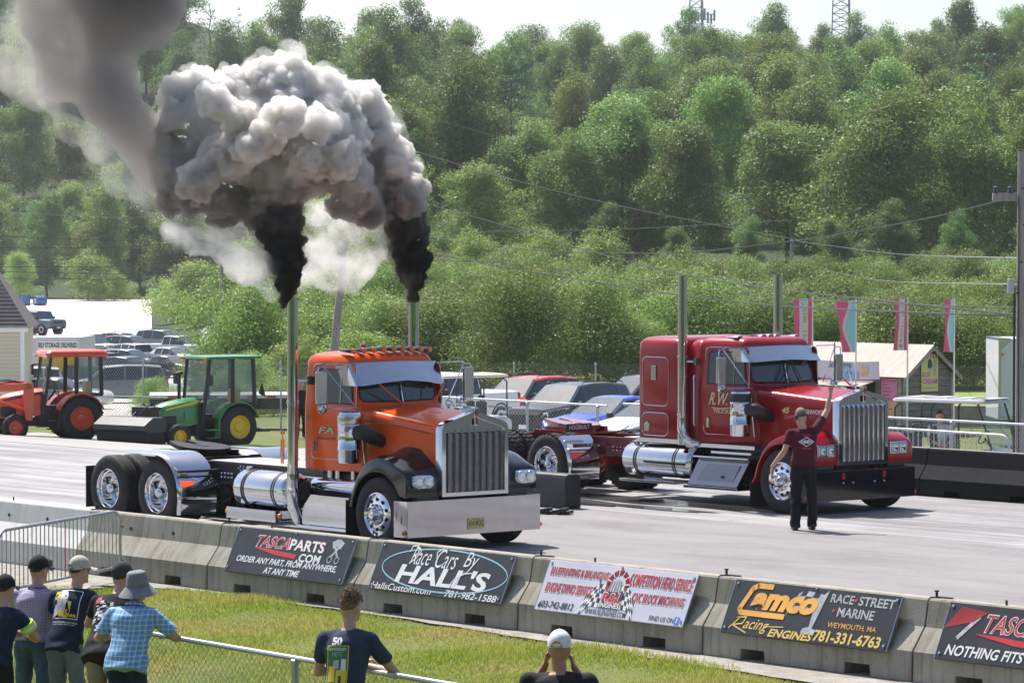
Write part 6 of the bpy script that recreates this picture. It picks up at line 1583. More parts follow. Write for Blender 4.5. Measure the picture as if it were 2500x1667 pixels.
    mb = MB(); mb.box(0, .84, 0, 1.28, 0, .01, 0, M)
    for k in range(6): mb.box(k*.14, k*.14+.07, 1.12, 1.28, .01, .014, 1, M)
    letter(mb, 'ICE', .04, .50, .42, .66, .013, 1, M, 0, .04); letter(mb, 'CREAM', .04, .26, .80, .44, .013, 1, M, 0, .04); letter(mb, 'CONES, SHAKES AND MORE', .04, .10, .8, .14, .013, 2, M)
    for k, m in ((0, 2), (1, 3)):
        u = .42+.24*k; mb.add([M @ Vector((u+.11*math.cos(a), .92+.2*math.sin(a), .013+.001*k)) for a in [2*math.pi*q/14 for q in range(14)]], [tuple(range(14))], m); mb.add([M @ Vector(q) for q in ((u-.08, .8, .016), (u+.08, .8, .016), (u+.03, .52, .016), (u-.03, .52, .016))], [(0, 1, 2, 3)], 3)
    mb.build('gable_poster', [mat('poster_yellow', (.70, .64, .25), .5, var=.05), mat('poster_magenta', (.62, .15, .42), .5, var=.05), SDK, SGREY], g0, smooth=0)
    M = plane_M((-1.0, -.05, .55), (1, 0, 0), (0, 0, 1))
    mb = MB(); mb.box(0, .72, 0, 1.35, 0, .012, 0, M); mb.box(0, .72, 0, .55, .012, .015, 2, M); letter(mb, 'The Ice Cream Stand', .04, 1.22, .68, 1.31, .016, 1, M)
    for k in range(9): mb.box(.06, .30+.05*(k*7 % 5), 1.12-.12*k, 1.15-.12*k, .0155, .018, 1, M)
    mb.build('menu_board', [mat('menu_pink', (.70, .22, .42), .5, var=.08), SR, mat('menu_peach', (.72, .42, .22), .5, var=.08)], g0, smooth=0)
    return g0
hut()
FPINK = mat('flag_pink', (.72, .10, .22), .6, var=.06); FWHITE = mat('flag_lilac_white', (.66, .62, .68), .6, var=.05); FCYAN = mat('flag_cyan', (.30, .62, .72), .6, var=.05); FGOLD = mat('flag_gold', (.62, .36, .05), .6, var=.05)
def flag(px, d, ztop, w, h, kind, label, lean, turn):
    p = at(px, d); root = empty('feather_flag', p, turn, label, 'flag', 'tall flags around the ice cream hut')
    zt = ztop-p.z
    mb = MB(); mb.tube([(0, 0, 0), (0, 0, zt+.05)], .028, 8); mb.build('pole', WHITEP, root, smooth=50)
    mb = MB()
    def S(a, b):
        wv = .05*math.sin(b*5+a*2)+.03*math.sin(a*7)
        return (-w*a + lean*(1-b)*a*w, wv*a*1.5, zt-h+h*b)
    if kind == 'text':
        for (u0, u1, mi) in ((0, .25, 0), (.25, .75, 1), (.75, 1, 0)): mb.sheet(lambda a, b, u0=u0, u1=u1: S(u0+(u1-u0)*a, b), 4, 14, mi)
        mb.build('banner', [FPINK, FWHITE], root, smooth=60, fix=False)
        mb = MB(); ch = 'ICE CREAM'; 
        for i, c in enumerate(ch):
            if c == ' ': continue
            b1 = .95-i*.102; b0 = b1-.082
            for sg in (-.012, .012):
                q = [S(.5, b0), S(.5, b1)]; y = (q[0][1]+q[1][1])/2
                M = plane_M((S(.64, b0)[0], y+sg-.0, S(.64, b0)[2]), (1, 0, 0), (0, 0, 1)); letter(mb, c, 0, 0, w*.28 if c != 'I' else w*.09, h*.082, 0, 0, M, 0, .03)
        mb.build('lettering', FGOLD, root, smooth=0, fix=False)
    else:
        def edge(b): return .52+.22*math.sin(b*6.0-1.2)
        mb.sheet(lambda a, b: S(a*(edge(b)-.08), b), 5, 18, 2); mb.sheet(lambda a, b: S(edge(b)-.08+.16*a, b), 2, 18, 1); mb.sheet(lambda a, b: S(edge(b)+.08+(1-edge(b)-.08)*a, b), 5, 18, 0)
        mb.build('banner', [FPINK, FWHITE, FCYAN], root, smooth=60, fix=False)
    return root
zf = lambda y, d: 4.287-(y-600)/8382*d
flag(1984, 114, zf(729, 114), .62, 2.3, 'text', 'pink and white ice cream flag beside the red truck visor', .0, heading(0, 1)+.15)
flag(2090, 116, zf(733, 116), .70, 1.75, 'wave', 'pink and blue wave flag above the hut roof', .35, heading(0, 1)+.1)
flag(2216, 112, zf(729, 112), .42, 1.68, 'text', 'narrow pink ice cream flag at the hut corner', -.1, heading(0, 1)+.3)
flag(2330, 113, zf(731, 113), .34, 1.72, 'wave', 'narrow pink and blue flag behind the hut gable', .0, heading(0, 1)+.3)

def golf_cart(p, rz, label, roofm, bodym, rows=2, rear=True):
    T = empty('golf_cart', p, rz, label, 'golf cart', 'golf carts')
    L = 1.0
    mb = MB(); mb.rings([cab_ring(-1.35, 1.0, .62, .05, z, .12, .15, ins=i) for z, i in ((1.83, .02), (1.86, 0), (1.90, .02), (1.92, .1))])
    for k in range(4): mb.box(-1.2+.6*k, -.8+.6*k, -.48, .48, 1.915, 1.935)
    mb.build('roof', roofm, T, smooth=40)
    mb = MB()
    for sd in (-1, 1):
        mb.tube([(1.15, sd*.5, .75), (.92, sd*.55, 1.5), (.8, sd*.55, 1.84)], .022, 6); mb.tube([(-.35, sd*.58, .6), (-.35, sd*.57, 1.7), (-.25, sd*.56, 1.84)], .022, 6); mb.tube([(-1.3, sd*.55, .6), (-1.28, sd*.55, 1.7), (-1.1, sd*.55, 1.84)], .022, 6)
    mb.tube([(-1.45, -.55, .95), (-1.45, .55, .95)], .02, 6)
    mb.build('roof_frame', BLKMAT, T, smooth=50)
    mb = MB(); mb.rings([[(x, -w, z0), (x, -w, z1-.08), (x, -w*.8, z1), (x, w*.8, z1), (x, w, z1-.08), (x, w, z0)] for x, w, z0, z1 in ((-1.5, .5, .3, .62), (-1.3, .6, .25, .72), (.2, .6, .25, .45), (.55, .6, .25, .45), (.9, .6, .25, .85), (1.35, .55, .28, .78), (1.55, .4, .35, .6))])
    mb.build('body', bodym, T, smooth=40)
    for x in ((-.1, -1.0) if rows == 2 else (-.3,)):
        for sd in (-1, 1):
            mb = MB(); ya, yb = sorted((sd*.04, sd*.54)); mb.box(x-.25, x+.25, ya, yb, .62, .74); mb.box(x-.34, x-.22, ya+.04, yb-.04, .74, 1.15); mb.box(x-.33, x-.24, ya+.12, yb-.12, 1.17, 1.32); mb.build('seat', mat('black_vinyl', (.02, .02, .022), .5, var=.2), T, smooth=0, bev=.04)
    for x in (1.0, -1.1):
        for sd in (-1, 1):
            mb = MB(); mb.lathe([(.12, sd*.6), (.22, sd*.62), (.25, sd*.58), (.25, sd*.45), (.12, sd*.44)], 18, 'y', (x, 0, .25), closed=True); w_ = mb.build('wheel', RUBBER, T, smooth=40); mb = MB(); mb.lathe([(.13, sd*.6), (.1, sd*.58), (.001, sd*.59)], 14, 'y', (x, 0, .25), cap=False); mb.build('rim', ALLOY, w_)
    mb = MB(); mb.quad((1.12, -.48, .85), (1.12, .48, .85), (.86, .5, 1.75), (.86, -.5, 1.75)); mb.build('windscreen', CABGLASS, T, smooth=0)
    for sd in (-1, 1): mb = MB(); mb.box(1.42, 1.5, min(sd*.25, sd*.45), max(sd*.25, sd*.45), .6, .7); mb.build('headlight', LENS, T, smooth=0, bev=.02)
    mb = MB(); mb.tube([(.75, .25, .8), (.5, .25, 1.05)], .02, 6); c = Vector((.48, .25, 1.07)); mb.tube([c+Vector((.09*math.cos(a), .17*math.sin(a), .14*math.cos(a))) for a in [2*math.pi*k/14 for k in range(15)]], .014, 6, cap=False); mb.build('steering_wheel', PLAST, T, smooth=50)
    return T
CARTP = at(2342, 74.5); CARTR = heading(-.62, .78)
golf_cart(CARTP, CARTR, 'black golf cart with a grey roof and a man sitting in it', mat('grey_cart_roof', (.42, .42, .43), .4, var=.1), mat('dark_cart_body', (.04, .045, .055), .3, var=.1, coat=.6))
golf_cart(at(1120, 97), heading(-.6, -.8), 'golf cart with a cream roof behind the orange truck mirror', mat('cream_cart_roof', (.66, .61, .50), .45, var=.05), mat('white_cart_body', (.6, .6, .6), .4, var=.05), 1)
def box_trailer():
    p = at(2440, 108); g0 = empty('box_trailer', (p.x, p.y, terrain(p.x, p.y)), math.atan2(RIGHT.y, RIGHT.x)+.03, 'white box trailer at the right edge behind the utility pole', 'trailer')
    z0 = terrain(p.x, p.y); t = zf(826, 108)-z0; b = zf(1025, 108)-z0
    mb = MB(); mb.box(0, 9, 0, 2.5, b, t); mb.build('box', mat('trailer_white', (.70, .71, .73), .4, var=.04, vscale=1.2), g0, smooth=0, bev=.03)
    mb = MB(); mb.box(-.015, .35, -.015, 2.51, t-.02, t+.01); mb.box(-.015, .05, -.015, .05, b, t); mb.prism([(.05, t-.35), (.42, t-.02), (.05, t-.02)], -.014, .0, 'y'); mb.box(.0, 9, -.02, 0, b, b+.12); mb.build('corner_trim', STEEL, g0, smooth=0)
    mb = MB(); mb.ball((.1, -.02, t-.5), .05, 8, 6); mb.build('marker_light', AMBER, g0)
    mb = MB(); mb.box(.3, 9, .5, 2.0, b-.25, b); mb.box(.8, 1.0, .3, .45, .1, b); mb.box(.8, 1.0, 2.0, 2.15, .1, b); mb.build('underframe', BLKMAT, g0, smooth=0)
box_trailer()
mb = MB(); mb.box(0, 7, 0, .25, 0, .75); o = mb.build('concrete_wall', CONC, smooth=0, bev=.02); p = at(2330, 122); o.location = (p.x, p.y, terrain(p.x, p.y)); o.rotation_euler = (0, 0, math.atan2(RIGHT.y, RIGHT.x)-.05); tag(o, 'low grey concrete wall behind the golf cart', 'wall')
# grass strip behind the hut
mb = MB(); mb.sheet(lambda a, b: at(2080+600*a, 125+22*b)+Vector((0, 0, .02)), 12, 6); tag(mb.build('lawn', ground_mat('bright_lawn', [(.13, .20, .03), (.20, .27, .05), (.26, .30, .08)], .8, .6), smooth=0), kind='structure')

# ---------------- utility poles, wires, masts
WOOD = mat('weathered_pole_wood', (.36, .33, .31), .9, c2=(.22, .195, .18), vscale=5, stretch=(5, 5, .3), bump=.5, bscale=12)
def pole(px, d, ytop, r, label, lean=0, arm=None, base_z=None):
    p = at(px, d); root = empty('utility_pole', p, math.atan2(RIGHT.y, RIGHT.x), label, 'utility pole', 'utility poles')
    zt = zf(ytop, d)-p.z
    mb = MB(); mb.tube([(0, 0, 0), (lean*.5, 0, zt*.5), (lean, 0, zt)], [r*1.15, r, r*.8], 12); sh = mb.build('shaft', WOOD, root, smooth=50)
    mb = MB(); rn = random.Random(int(px))
    for k in range(6): a = rn.uniform(3.5, 6); z = zt*rn.uniform(.3, .95); mb.ball((lean*z/zt+r*.95*math.cos(a), r*.95*math.sin(a), z), .022, 6, 4)
    mb.build('bolts', BLKMAT, sh)
    if arm:
        mb = MB(); mb.box(-arm, arm*.4, -.06, .06, zt-.95, zt-.80); mb.build('crossarm', WOOD, root, smooth=0, bev=.01)
        mb = MB()
        for x in (-arm*.9, -arm*.4, arm*.3): mb.lathe([(.03, zt-.80), (.05, zt-.76), (.03, zt-.72), (.045, zt-.68), (.001, zt-.66)], 8, 'z', (x, 0, 0))
        mb.build('insulators', SDK, root, smooth=40)
    return root
pr_ = pole(2492, 66, 370, .085, 'grey wooden utility pole with cables at the right edge', 0, .55)
mb = MB(); mb.box(-.25, -.13, -.08, .08, zf(715, 66)-at(2492, 66).z, zf(680, 66)-at(2492, 66).z); mb.build('meter_box', GALV, pr_, smooth=0, bev=.01)
mb = MB(); mb.tube([(-.13, -.05, 0), (-.13, -.05, zf(700, 66)-at(2492, 66).z)], .025, 6); mb.tube([(-.05, -.13, .3), (-.06, -.13, zf(480, 66)-at(2492, 66).z)], .012, 5); mb.build('conduit', PLAST, pr_, smooth=40)
pole(800, 124, 585, .15, 'leaning wooden utility pole rising behind the orange cab', .62)
pole(2105, 300, 526, .15, 'thin pale utility pole before the dark trees on the right', .0, .9)
pole(1926, 245, 578, .14, 'short leaning utility pole left of the thin pale pole', .25)
pole(541, 215, 590, .14, 'utility pole veiled by smoke left of the stacks', 0, .8)
CABLE = mat('black_cable', (.015, .015, .017), .5, var=.1); CABLEL = mat('weathered_cable', (.22, .22, .23), .5, var=.1)
def pix(x, y, d): return CAM + (FWD + RIGHT*((x-1250)/FPX) - UPV*((y-833.5)/FPX))*d
def wire(pts, r, label, m=CABLE):
    out = []
    for (a, b) in zip(pts, pts[1:]):
        pa, pb = pix(*a), pix(*b)
        for k in range(8): out.append(pa.lerp(pb, k/8) - Vector((0, 0, .0)))
    out.append(pix(*pts[-1]))
    for _ in range(10):
        for i in range(1, len(out)-1): out[i] = (out[i-1]+out[i]*2+out[i+1])/4
    mb = MB(); mb.tube(out, r, 5); o = mb.build('power_line', m, smooth=50); tag(o, label, 'cable', 'overhead cables'); return o
wire([(2478, 480, 66), (2260, 537, 90), (1941, 590, 120), (1622, 624, 145), (1250, 610, 170), (930, 560, 190)], .018, 'heavy black cable dropping left from the pole at the right edge')
wire([(866, 234, 300), (1266, 350, 300), (1622, 448, 300), (2105, 528, 300)], .022, 'pale wire running down from the smoke to the thin pole', CABLEL)
wire([(933, 345, 260), (1250, 441, 255), (1558, 515, 250), (1928, 582, 245)], .020, 'pale wire running down from the smoke to the short pole', CABLEL)
wire([(980, 480, 200), (1250, 555, 180), (1447, 616, 150), (1633, 664, 130), (1856, 704, 110), (2484, 768, 67)], .020, 'black cable crossing in front of the thicket at mid height')
wire([(1000, 610, 160), (1250, 656, 150), (1665, 723, 120), (1941, 752, 105), (2484, 772, 67)], .022, 'lowest black cable crossing in front of the thicket')
wire([(1000, 635, 160), (1250, 640, 150), (1665, 700, 125), (1941, 735, 105), (2484, 752, 67)], .014, 'thin cable just above the lowest black cable')
wire([(2105, 530, 300), (2300, 540, 300), (2700, 552, 300)], .022, 'pale wire running right from the thin pole', CABLEL)
wire([(2105, 528, 300), (1800, 545, 290), (1500, 562, 280), (1150, 566, 270)], .022, 'pale wire running left from the thin pole', CABLEL)
wire([(1928, 586, 245), (2200, 624, 200), (2484, 630, 67)], .014, 'thin cable from the short pole to the right edge', CABLEL)
wire([(1000, 642, 230), (1300, 638, 240), (1600, 630, 245), (1926, 590, 245)], .018, 'thin wire approaching the short pole from the left', CABLEL)
wire([(1928, 640, 245), (2150, 690, 180), (2484, 694, 67)], .014, 'thin low wire from the short pole to the right edge', CABLEL)
for y0, y1, y2, lab in ((574, 590, 572, 'uppermost of the five cables on the left'), (606, 598, 580, 'second of the five cables on the left'), (651, 645, 617, 'third of the five cables on the left'), (662, 668, 655, 'fourth of the five cables on the left'), (678, 680, 668, 'lowest of the five cables on the left')):
    wire([(-60, y0, 215), (240, (y0+y1)/2+4, 215), (400, y1, 215), (541, y2, 215), (800, y2-20, 190)], .020, lab)
wire([(-60, 512, 330), (300, 536, 330), (560, 520, 330)], .02, 'pale wire high on the left before the trees', CABLEL)
def mast(px, d, ybase, w0, w1, label, panels):
    p = at(px, d); root = empty('lattice_mast', p, math.atan2(RIGHT.y, RIGHT.x)+.4, label, 'mast', 'lattice masts on the ridge')
    z0 = zf(ybase+60, d)-p.z; z1 = zf(-120, d)-p.z
    MST = mat('mast_steel', (.36, .38, .42), .5, .5, var=.2)
    def leg(k, z): t = (z-z0)/(z1-z0); w = w0+(w1-w0)*t; a = 2*math.pi*k/3+.5; return Vector((w*math.cos(a), w*math.sin(a), z))
    for k in range(3): mb = MB(); mb.tube([leg(k, 0), leg(k, z0), leg(k, z1)], .13, 6); mb.build('leg', MST, root, smooth=50)
    mb = MB(); n = 12
    for i in range(n):
        za, zb_ = z0+(z1-z0)*i/n, z0+(z1-z0)*(i+1)/n
        for k in range(3):
            mb.tube([leg(k, za), leg((k+1) % 3, zb_)], .06, 4); mb.tube([leg((k+1) % 3, za), leg(k, zb_)], .06, 4); mb.tube([leg(k, zb_), leg((k+1) % 3, zb_)], .06, 4)
    mb.build('bracing', MST, root, smooth=0)['kind'] = 'stuff'
    if panels:
        rn = random.Random(4)
        for k in range(11):
            x = -3.6+.72*k; zz = zf(42+rn.uniform(-6, 6), d)-p.z
            mb = MB(); mb.box(x-.17, x+.17, -.3, .1, zz-1.0, zz+1.0+rn.uniform(-.2, .4)); mb.build('antenna_panel', mat('antenna_grey', (.45, .47, .50), .5, var=.1), root, smooth=0, bev=.03)
        mb = MB(); zz = zf(42, d)-p.z
        for h in (-.5, .5): mb.tube([(-3.8, .1, zz+h), (3.8, .1, zz+h)], .09, 6)
        mb.build('antenna_frame', MST, root)
    return root
mast(1703, 690, 60, 1.9, 1.3, 'lattice mast with a ring of antenna panels on the ridge', True)
mast(2058, 690, 52, 2.4, 1.9, 'plain lattice mast on the ridge right of the antenna mast', False)
# ================================================================== PEOPLE
from mathutils.bvhtree import BVHTree
def cone_caps(mb, a, b, ra, rb, n=12, ball=True, sq=None):
    a, b = Vector(a), Vector(b)
    if (b-a).length > 1e-5: mb.tube([a, b], [ra, rb], n)
    if ball: mb.ball(a, ra, n, 8); mb.ball(b, rb, n, 8)
def remeshed(mb, name, m, parent, vox, smooth_it=4):
    o = mb.build(name, m, parent, smooth=0)
    md = o.modifiers.new('r', 'REMESH'); md.mode = 'VOXEL'; md.voxel_size = vox
    ms = o.modifiers.new('s', 'SMOOTH'); ms.iterations = smooth_it; ms.factor = .5
    o.parent = None; me = evaluated_mesh(o); col.objects.link(o); o.parent = parent; o.modifiers.clear(); old = o.data; o.data = me; bpy.data.meshes.remove(old)
    me.polygons.foreach_set('use_smooth', [True]*len(me.polygons))
    return o
def ripple(me, fa, fz, amp, amp2, wz, wy):
    n = len(me.vertices); co = np.empty(n*3, np.float32); nr = np.empty(n*3, np.float32)
    me.vertices.foreach_get('co', co); me.vertices.foreach_get('normal', nr); co = co.reshape(-1, 3); nr = nr.reshape(-1, 3)
    off = np.array([amp*noise.noise((p[0]*fa, p[1]*fa, p[2]*fz)) + amp2*math.sin(wz*p[2]+wy*p[1]+4*noise.noise((p[0]*5, p[1]*5, p[2]*5))) for p in co.tolist()], np.float32)
    me.vertices.foreach_set('co', (co+nr*off[:, None]).ravel()); me.update()
def cloth(name, c, **k): return mat(name, c, .85, 0, k.pop('var', .12), k.pop('vscale', 14), bump=.35, bscale=9, spec=.2, **k)
def plaid(name, base, line1, line2, f):
    m = bpy.data.materials.new(name); m.use_nodes = True
    n = m.node_tree.nodes; l = m.node_tree.links; b = n['Principled BSDF']; b.inputs['Roughness'].default_value = .85; b.inputs['Specular IOR Level'].default_value = .2
    tc = n.new('ShaderNodeTexCoord'); nz = n.new('ShaderNodeTexNoise'); nz.inputs['Scale'].default_value = 5
    l.new(tc.outputs['Object'], nz.inputs[0]); ad = n.new('ShaderNodeMixRGB'); ad.blend_type = 'ADD'; ad.inputs[0].default_value = .02; l.new(tc.outputs['Object'], ad.inputs[1]); l.new(nz.outputs['Color'], ad.inputs[2])
    sx = n.new('ShaderNodeSeparateXYZ'); l.new(ad.outputs[0], sx.inputs[0]); last = None
    def band(src, fr, ph, width):
        a = n.new('ShaderNodeMath'); a.operation = 'MULTIPLY_ADD'; l.new(sx.outputs[src], a.inputs[0]); a.inputs[1].default_value = fr; a.inputs[2].default_value = ph
        q = n.new('ShaderNodeMath'); q.operation = 'FRACT'; l.new(a.outputs[0], q.inputs[0]); g = n.new('ShaderNodeMath'); g.operation = 'LESS_THAN'; l.new(q.outputs[0], g.inputs[0]); g.inputs[1].default_value = width; return g.outputs[0]
    col_ = None; rgb = n.new('ShaderNodeRGB'); rgb.outputs[0].default_value = (*base, 1); col_ = rgb.outputs[0]
    for src, fr, ph, wd, cc, k in (('Y', f, .1, .4, line1, .5), ('Z', f, .2, .4, line1, .5), ('Y', f, .55, .14, line2, .7), ('Z', f, .6, .14, line2, .7)):
        x = n.new('ShaderNodeMixRGB'); kk = n.new('ShaderNodeMath'); kk.operation = 'MULTIPLY'; kk.inputs[1].default_value = k; l.new(band(src, fr, ph, wd), kk.inputs[0]); l.new(kk.outputs[0], x.inputs[0]); l.new(col_, x.inputs[1]); x.inputs[2].default_value = (*cc, 1); col_ = x.outputs[0]
    l.new(col_, b.inputs['Base Color'])
    bp = n.new('ShaderNodeBump'); bp.inputs['Strength'].default_value = .4; bp.inputs['Distance'].default_value = .03; n2 = n.new('ShaderNodeTexNoise'); n2.inputs['Scale'].default_value = 8; l.new(tc.outputs['Object'], n2.inputs[0]); l.new(n2.outputs['Fac'], bp.inputs['Height']); l.new(bp.outputs[0], b.inputs['Normal'])
    return m
def person(label, pos, rz, H, pose, fit, group=None):
    """local axes: x forward, y left, z up; joints given for a 1.78 m figure"""
    k = H/1.78; T = empty('person', pos, rz, label, 'person', group); T.scale = (k, k, k)
    V = Vector; g = lambda n, d: V(pose.get(n, d))
    pel = g('pelvis', (0, 0, .95)); nk = g('neck', (.0, 0, 1.47)); sp = (nk-pel).normalized()
    tw = pose.get('twist', 0); lat = V((-math.sin(tw), math.cos(tw), 0)); lat = (lat - sp*lat.dot(sp)).normalized(); fwd = lat.cross(sp)
    bulk = fit.get('bulk', 1.0)
    def spine(t, w, d, off=0, n=18): c = pel.lerp(nk, t); return [c + lat*w*math.cos(a)*bulk + fwd*(d*math.sin(a)*bulk+off) for a in [2*math.pi*i/n for i in range(n)]]
    torso = ((-.16, .12, .09), (-.10, .165, .12), (.02, .172, .122), (.2, .152, .11), (.40, .155, .112), (.62, .178, .122), (.78, .190, .118), (.90, .165, .095), (.97, .10, .075), (1.02, .06, .06))
    sh = {s: nk - sp*.065 + lat*.185*s*bulk for s in (1, -1)}
    hip = {s: pel + lat*.088*s - V((0, 0, .03)) for s in (1, -1)}
    el = {1: g('elbowL', (.0, .25, 1.13)), -1: g('elbowR', (.0, -.25, 1.13))}
    wr = {1: g('wristL', (.06, .27, .88)), -1: g('wristR', (.06, -.27, .88))}
    kn = {1: g('kneeL', (.02, .11, .50)), -1: g('kneeR', (.02, -.11, .50))}
    an = {1: g('ankleL', (-.02, .12, .09)), -1: g('ankleR', (-.02, -.12, .09))}
    for s in (1, -1):        # a raised arm lifts its shoulder
        if el[s].z > sh[s].z: sh[s] = sh[s] + V((0, 0, .05))
    hd = g('head', tuple(nk + sp*.10 + V((.035, 0, .085)))); hy = pose.get('head_yaw', 0); hp = pose.get('head_pitch', 0)
    HM = Matrix.Translation(hd) @ Matrix.Rotation(hy, 4, 'Z') @ Matrix.Rotation(hp, 4, 'Y')
    sk = fit.get('skin', SKIN)
    # ---- body
    mb = MB(); mb.rings([spine(t, w*.94, d*.94) for t, w, d in torso])
    cone_caps(mb, nk-sp*.05, hd-V((.02, 0, .06)), .062*bulk**.5, .056)
    mb.ball((0, 0, .03), 1, 18, 12, M=HM @ Matrix.Diagonal((.098, .078, .112, 1)))
    mb.ball((0, 0, 0), 1, 14, 10, M=HM @ Matrix.Translation((.025, 0, -.055)) @ Matrix.Diagonal((.070, .060, .070, 1)))
    mb.ball((0, 0, 0), 1, 8, 6, M=HM @ Matrix.Translation((.10, 0, -.015)) @ Matrix.Diagonal((.022, .015, .026, 1)))
    mb.ball((0, 0, 0), 1, 8, 6, M=HM @ Matrix.Translation((.085, 0, -.062)) @ Matrix.Diagonal((.016, .026, .010, 1)))
    mb.ball((0, 0, 0), 1, 8, 6, M=HM @ Matrix.Translation((.082, 0, -.10)) @ Matrix.Diagonal((.02, .024, .018, 1)))
    for s in (1, -1): mb.ball((0, 0, 0), 1, 10, 6, M=HM @ Matrix.Translation((-.005, s*.080, -.01)) @ Matrix.Diagonal((.02, .012, .034, 1)))
    for s in (1, -1):
        cone_caps(mb, sh[s], el[s], .050*bulk, .042*bulk**.5); m_ = el[s].lerp(wr[s], .3); cone_caps(mb, el[s], m_, .042*bulk**.5, .043*bulk**.5); cone_caps(mb, m_, wr[s], .043*bulk**.5, .028)
        cone_caps(mb, hip[s], kn[s], .082, .055); cone_caps(mb, kn[s], an[s], .055, .04); m2 = kn[s].lerp(an[s], .3) - V((.02, 0, 0)); mb.ball(m2, .06, 10, 8)
        cone_caps(mb, an[s]-V((.03, 0, .04)), an[s]+V((.14, 0, -.055)), .04, .03)
        # hand
        d = (wr[s]-el[s]).normalized(); d = V(pose.get('handL' if s == 1 else 'handR', tuple(d))).normalized()
        pn = V(pose.get('palmL' if s == 1 else 'palmR', (0, -s, 0))); pn = (pn - d*pn.dot(d)).normalized(); ac = d.cross(pn)
        curl = pose.get('curlL' if s == 1 else 'curlR', .5)
        for q in (-.028, -.01, .01, .028): cone_caps(mb, wr[s]+ac*q*.6, wr[s]+d*.085+ac*q, .017, .0125, 8)
        for q, L in ((-.03, .062), (-.010, .078), (.010, .083), (.030, .074)):
            p0 = wr[s]+d*.088+ac*q; d1 = (d*math.cos(curl)+pn*math.sin(curl)); p1 = p0+d1*L*.5; d2 = (d*math.cos(curl*2.1)+pn*math.sin(curl*2.1)); p2 = p1+d2*L*.5
            cone_caps(mb, p0, p1, .0105, .0095, 8); cone_caps(mb, p1, p2, .0095, .008, 8)
        tside = ac if (ac.dot(V((1, 0, 0))+V((0, 0, .6))) > 0) else -ac
        p0 = wr[s]+d*.03+tside*.025; p1 = p0+(d*.6+tside*.6+pn*.4).normalized()*.045; p2 = p1+(d*.9+pn*.5).normalized()*.033
        cone_caps(mb, p0, p1, .014, .0115, 8); cone_caps(mb, p1, p2, .0115, .009, 8)
    remeshed(mb, 'body', sk, T, .0095, 3)
    # eyes
    for s in (1, -1):
        mb = MB(); mb.ball((0, 0, 0), 1, 10, 8, M=HM @ Matrix.Translation((.083, s*.031, .008)) @ Matrix.Diagonal((.012, .014, .009, 1))); mb.build('eye', mat('eye_dark', (.06, .05, .045), .2, var=.1), T)
    # ---- shirt
    mb = MB(); hem = fit.get('hem', -.14); e = fit.get('loose', .016)
    rows = [(hem, .178+e, .128+e)]+[(t, w+e*(1.0 if t < .3 else .75), d+e*(1.0 if t < .3 else .7)) for t, w, d in torso[2:-1]]
    mb.rings([spine(t, w, d) for t, w, d in rows]+[spine(1.0, .078, .07)])
    slv = fit.get('sleeve', .62)
    for s in (1, -1):
        q = sh[s].lerp(el[s], slv); mb.ball(sh[s], .072*bulk, 12, 8); mb.tube([sh[s], sh[s].lerp(el[s], slv*.5), q], [.074*bulk, .068*bulk, .064*bulk], 14)
        cone_caps(mb, sh[s], nk-sp*.02, .066*bulk, .05)
    shirt = remeshed(mb, 'shirt', fit['shirt'], T, .013, 5)
    # wrinkles
    me = shirt.data
    ripple(me, 9, 5, .008, .005, 24, 11)
    # collar
    if fit.get('collar'):
        mb = MB(); c = nk+sp*.03; mb.tube([c + lat*.085*math.cos(a)+fwd*(.08*math.sin(a)+.005)-V((0, 0, .012*(math.sin(a) > 0))) for a in [2*math.pi*i/20 for i in range(21)]], .017, 6, cap=False); mb.build('collar', fit['shirt'], shirt, smooth=60)
    # ---- trousers
    mb = MB(); mb.rings([spine(t, w, d) for t, w, d in ((-.20, .15, .12), (-.12, .178, .13), (-.03, .178, .128), (.04, .172, .122))])
    for s in (1, -1):
        cut = fit.get('shorts'); cone_caps(mb, hip[s], kn[s], .103, .078, 14)
        if not cut: mb.tube([kn[s], kn[s].lerp(an[s], .5)-V((.012, 0, 0)), an[s]+V((-.005, 0, -.045))], [.077, .074, .076], 14)
    trou = remeshed(mb, 'trousers', fit['trousers'], T, .014, 5)
    ripple(trou.data, 8, 6, .009, .006, 30, 14)
    if fit.get('belt'):
        mb = MB(); mb.rings([spine(t, .186, .138) for t in (.0, .065)], cap0=False, cap1=False); mb.build('belt', mat('brown_belt', (.09, .035, .025), .5, var=.15), T, smooth=60, solid=.006)
    for s in (1, -1):
        a = an[s]; mb = MB(); pts = [(-.08, .03, .05), (-.03, .045, .062), (.06, .04, .047), (.13, .035, .035), (.19, .026, .022)]
        mb.rings([[(a.x+x, a.y+w*math.cos(q)*1.0, a.z-.09+max(.0, h*.9+h*math.sin(q))) for q in [2*math.pi*i/12 for i in range(12)]] for x, w, h in pts])
        mb.ball((a.x-.02, a.y, a.z-.01), .05, 10, 8); shoe = mb.build('shoe', fit.get('shoe', mat('black_shoe', (.012, .012, .013), .5, var=.2)), T, smooth=60)
        mb = MB(); 
        for q in range(3): mb.tube([(a.x+.03+.03*q, a.y-.025, a.z+.01-.014*q), (a.x+.035+.03*q, a.y, a.z+.018-.014*q), (a.x+.03+.03*q, a.y+.025, a.z+.01-.014*q)], .004, 5)
        mb.build('laces', SW, shoe, smooth=60)
    # ---- hair and headgear (head frame: x forward)
    hair = fit.get('hair')
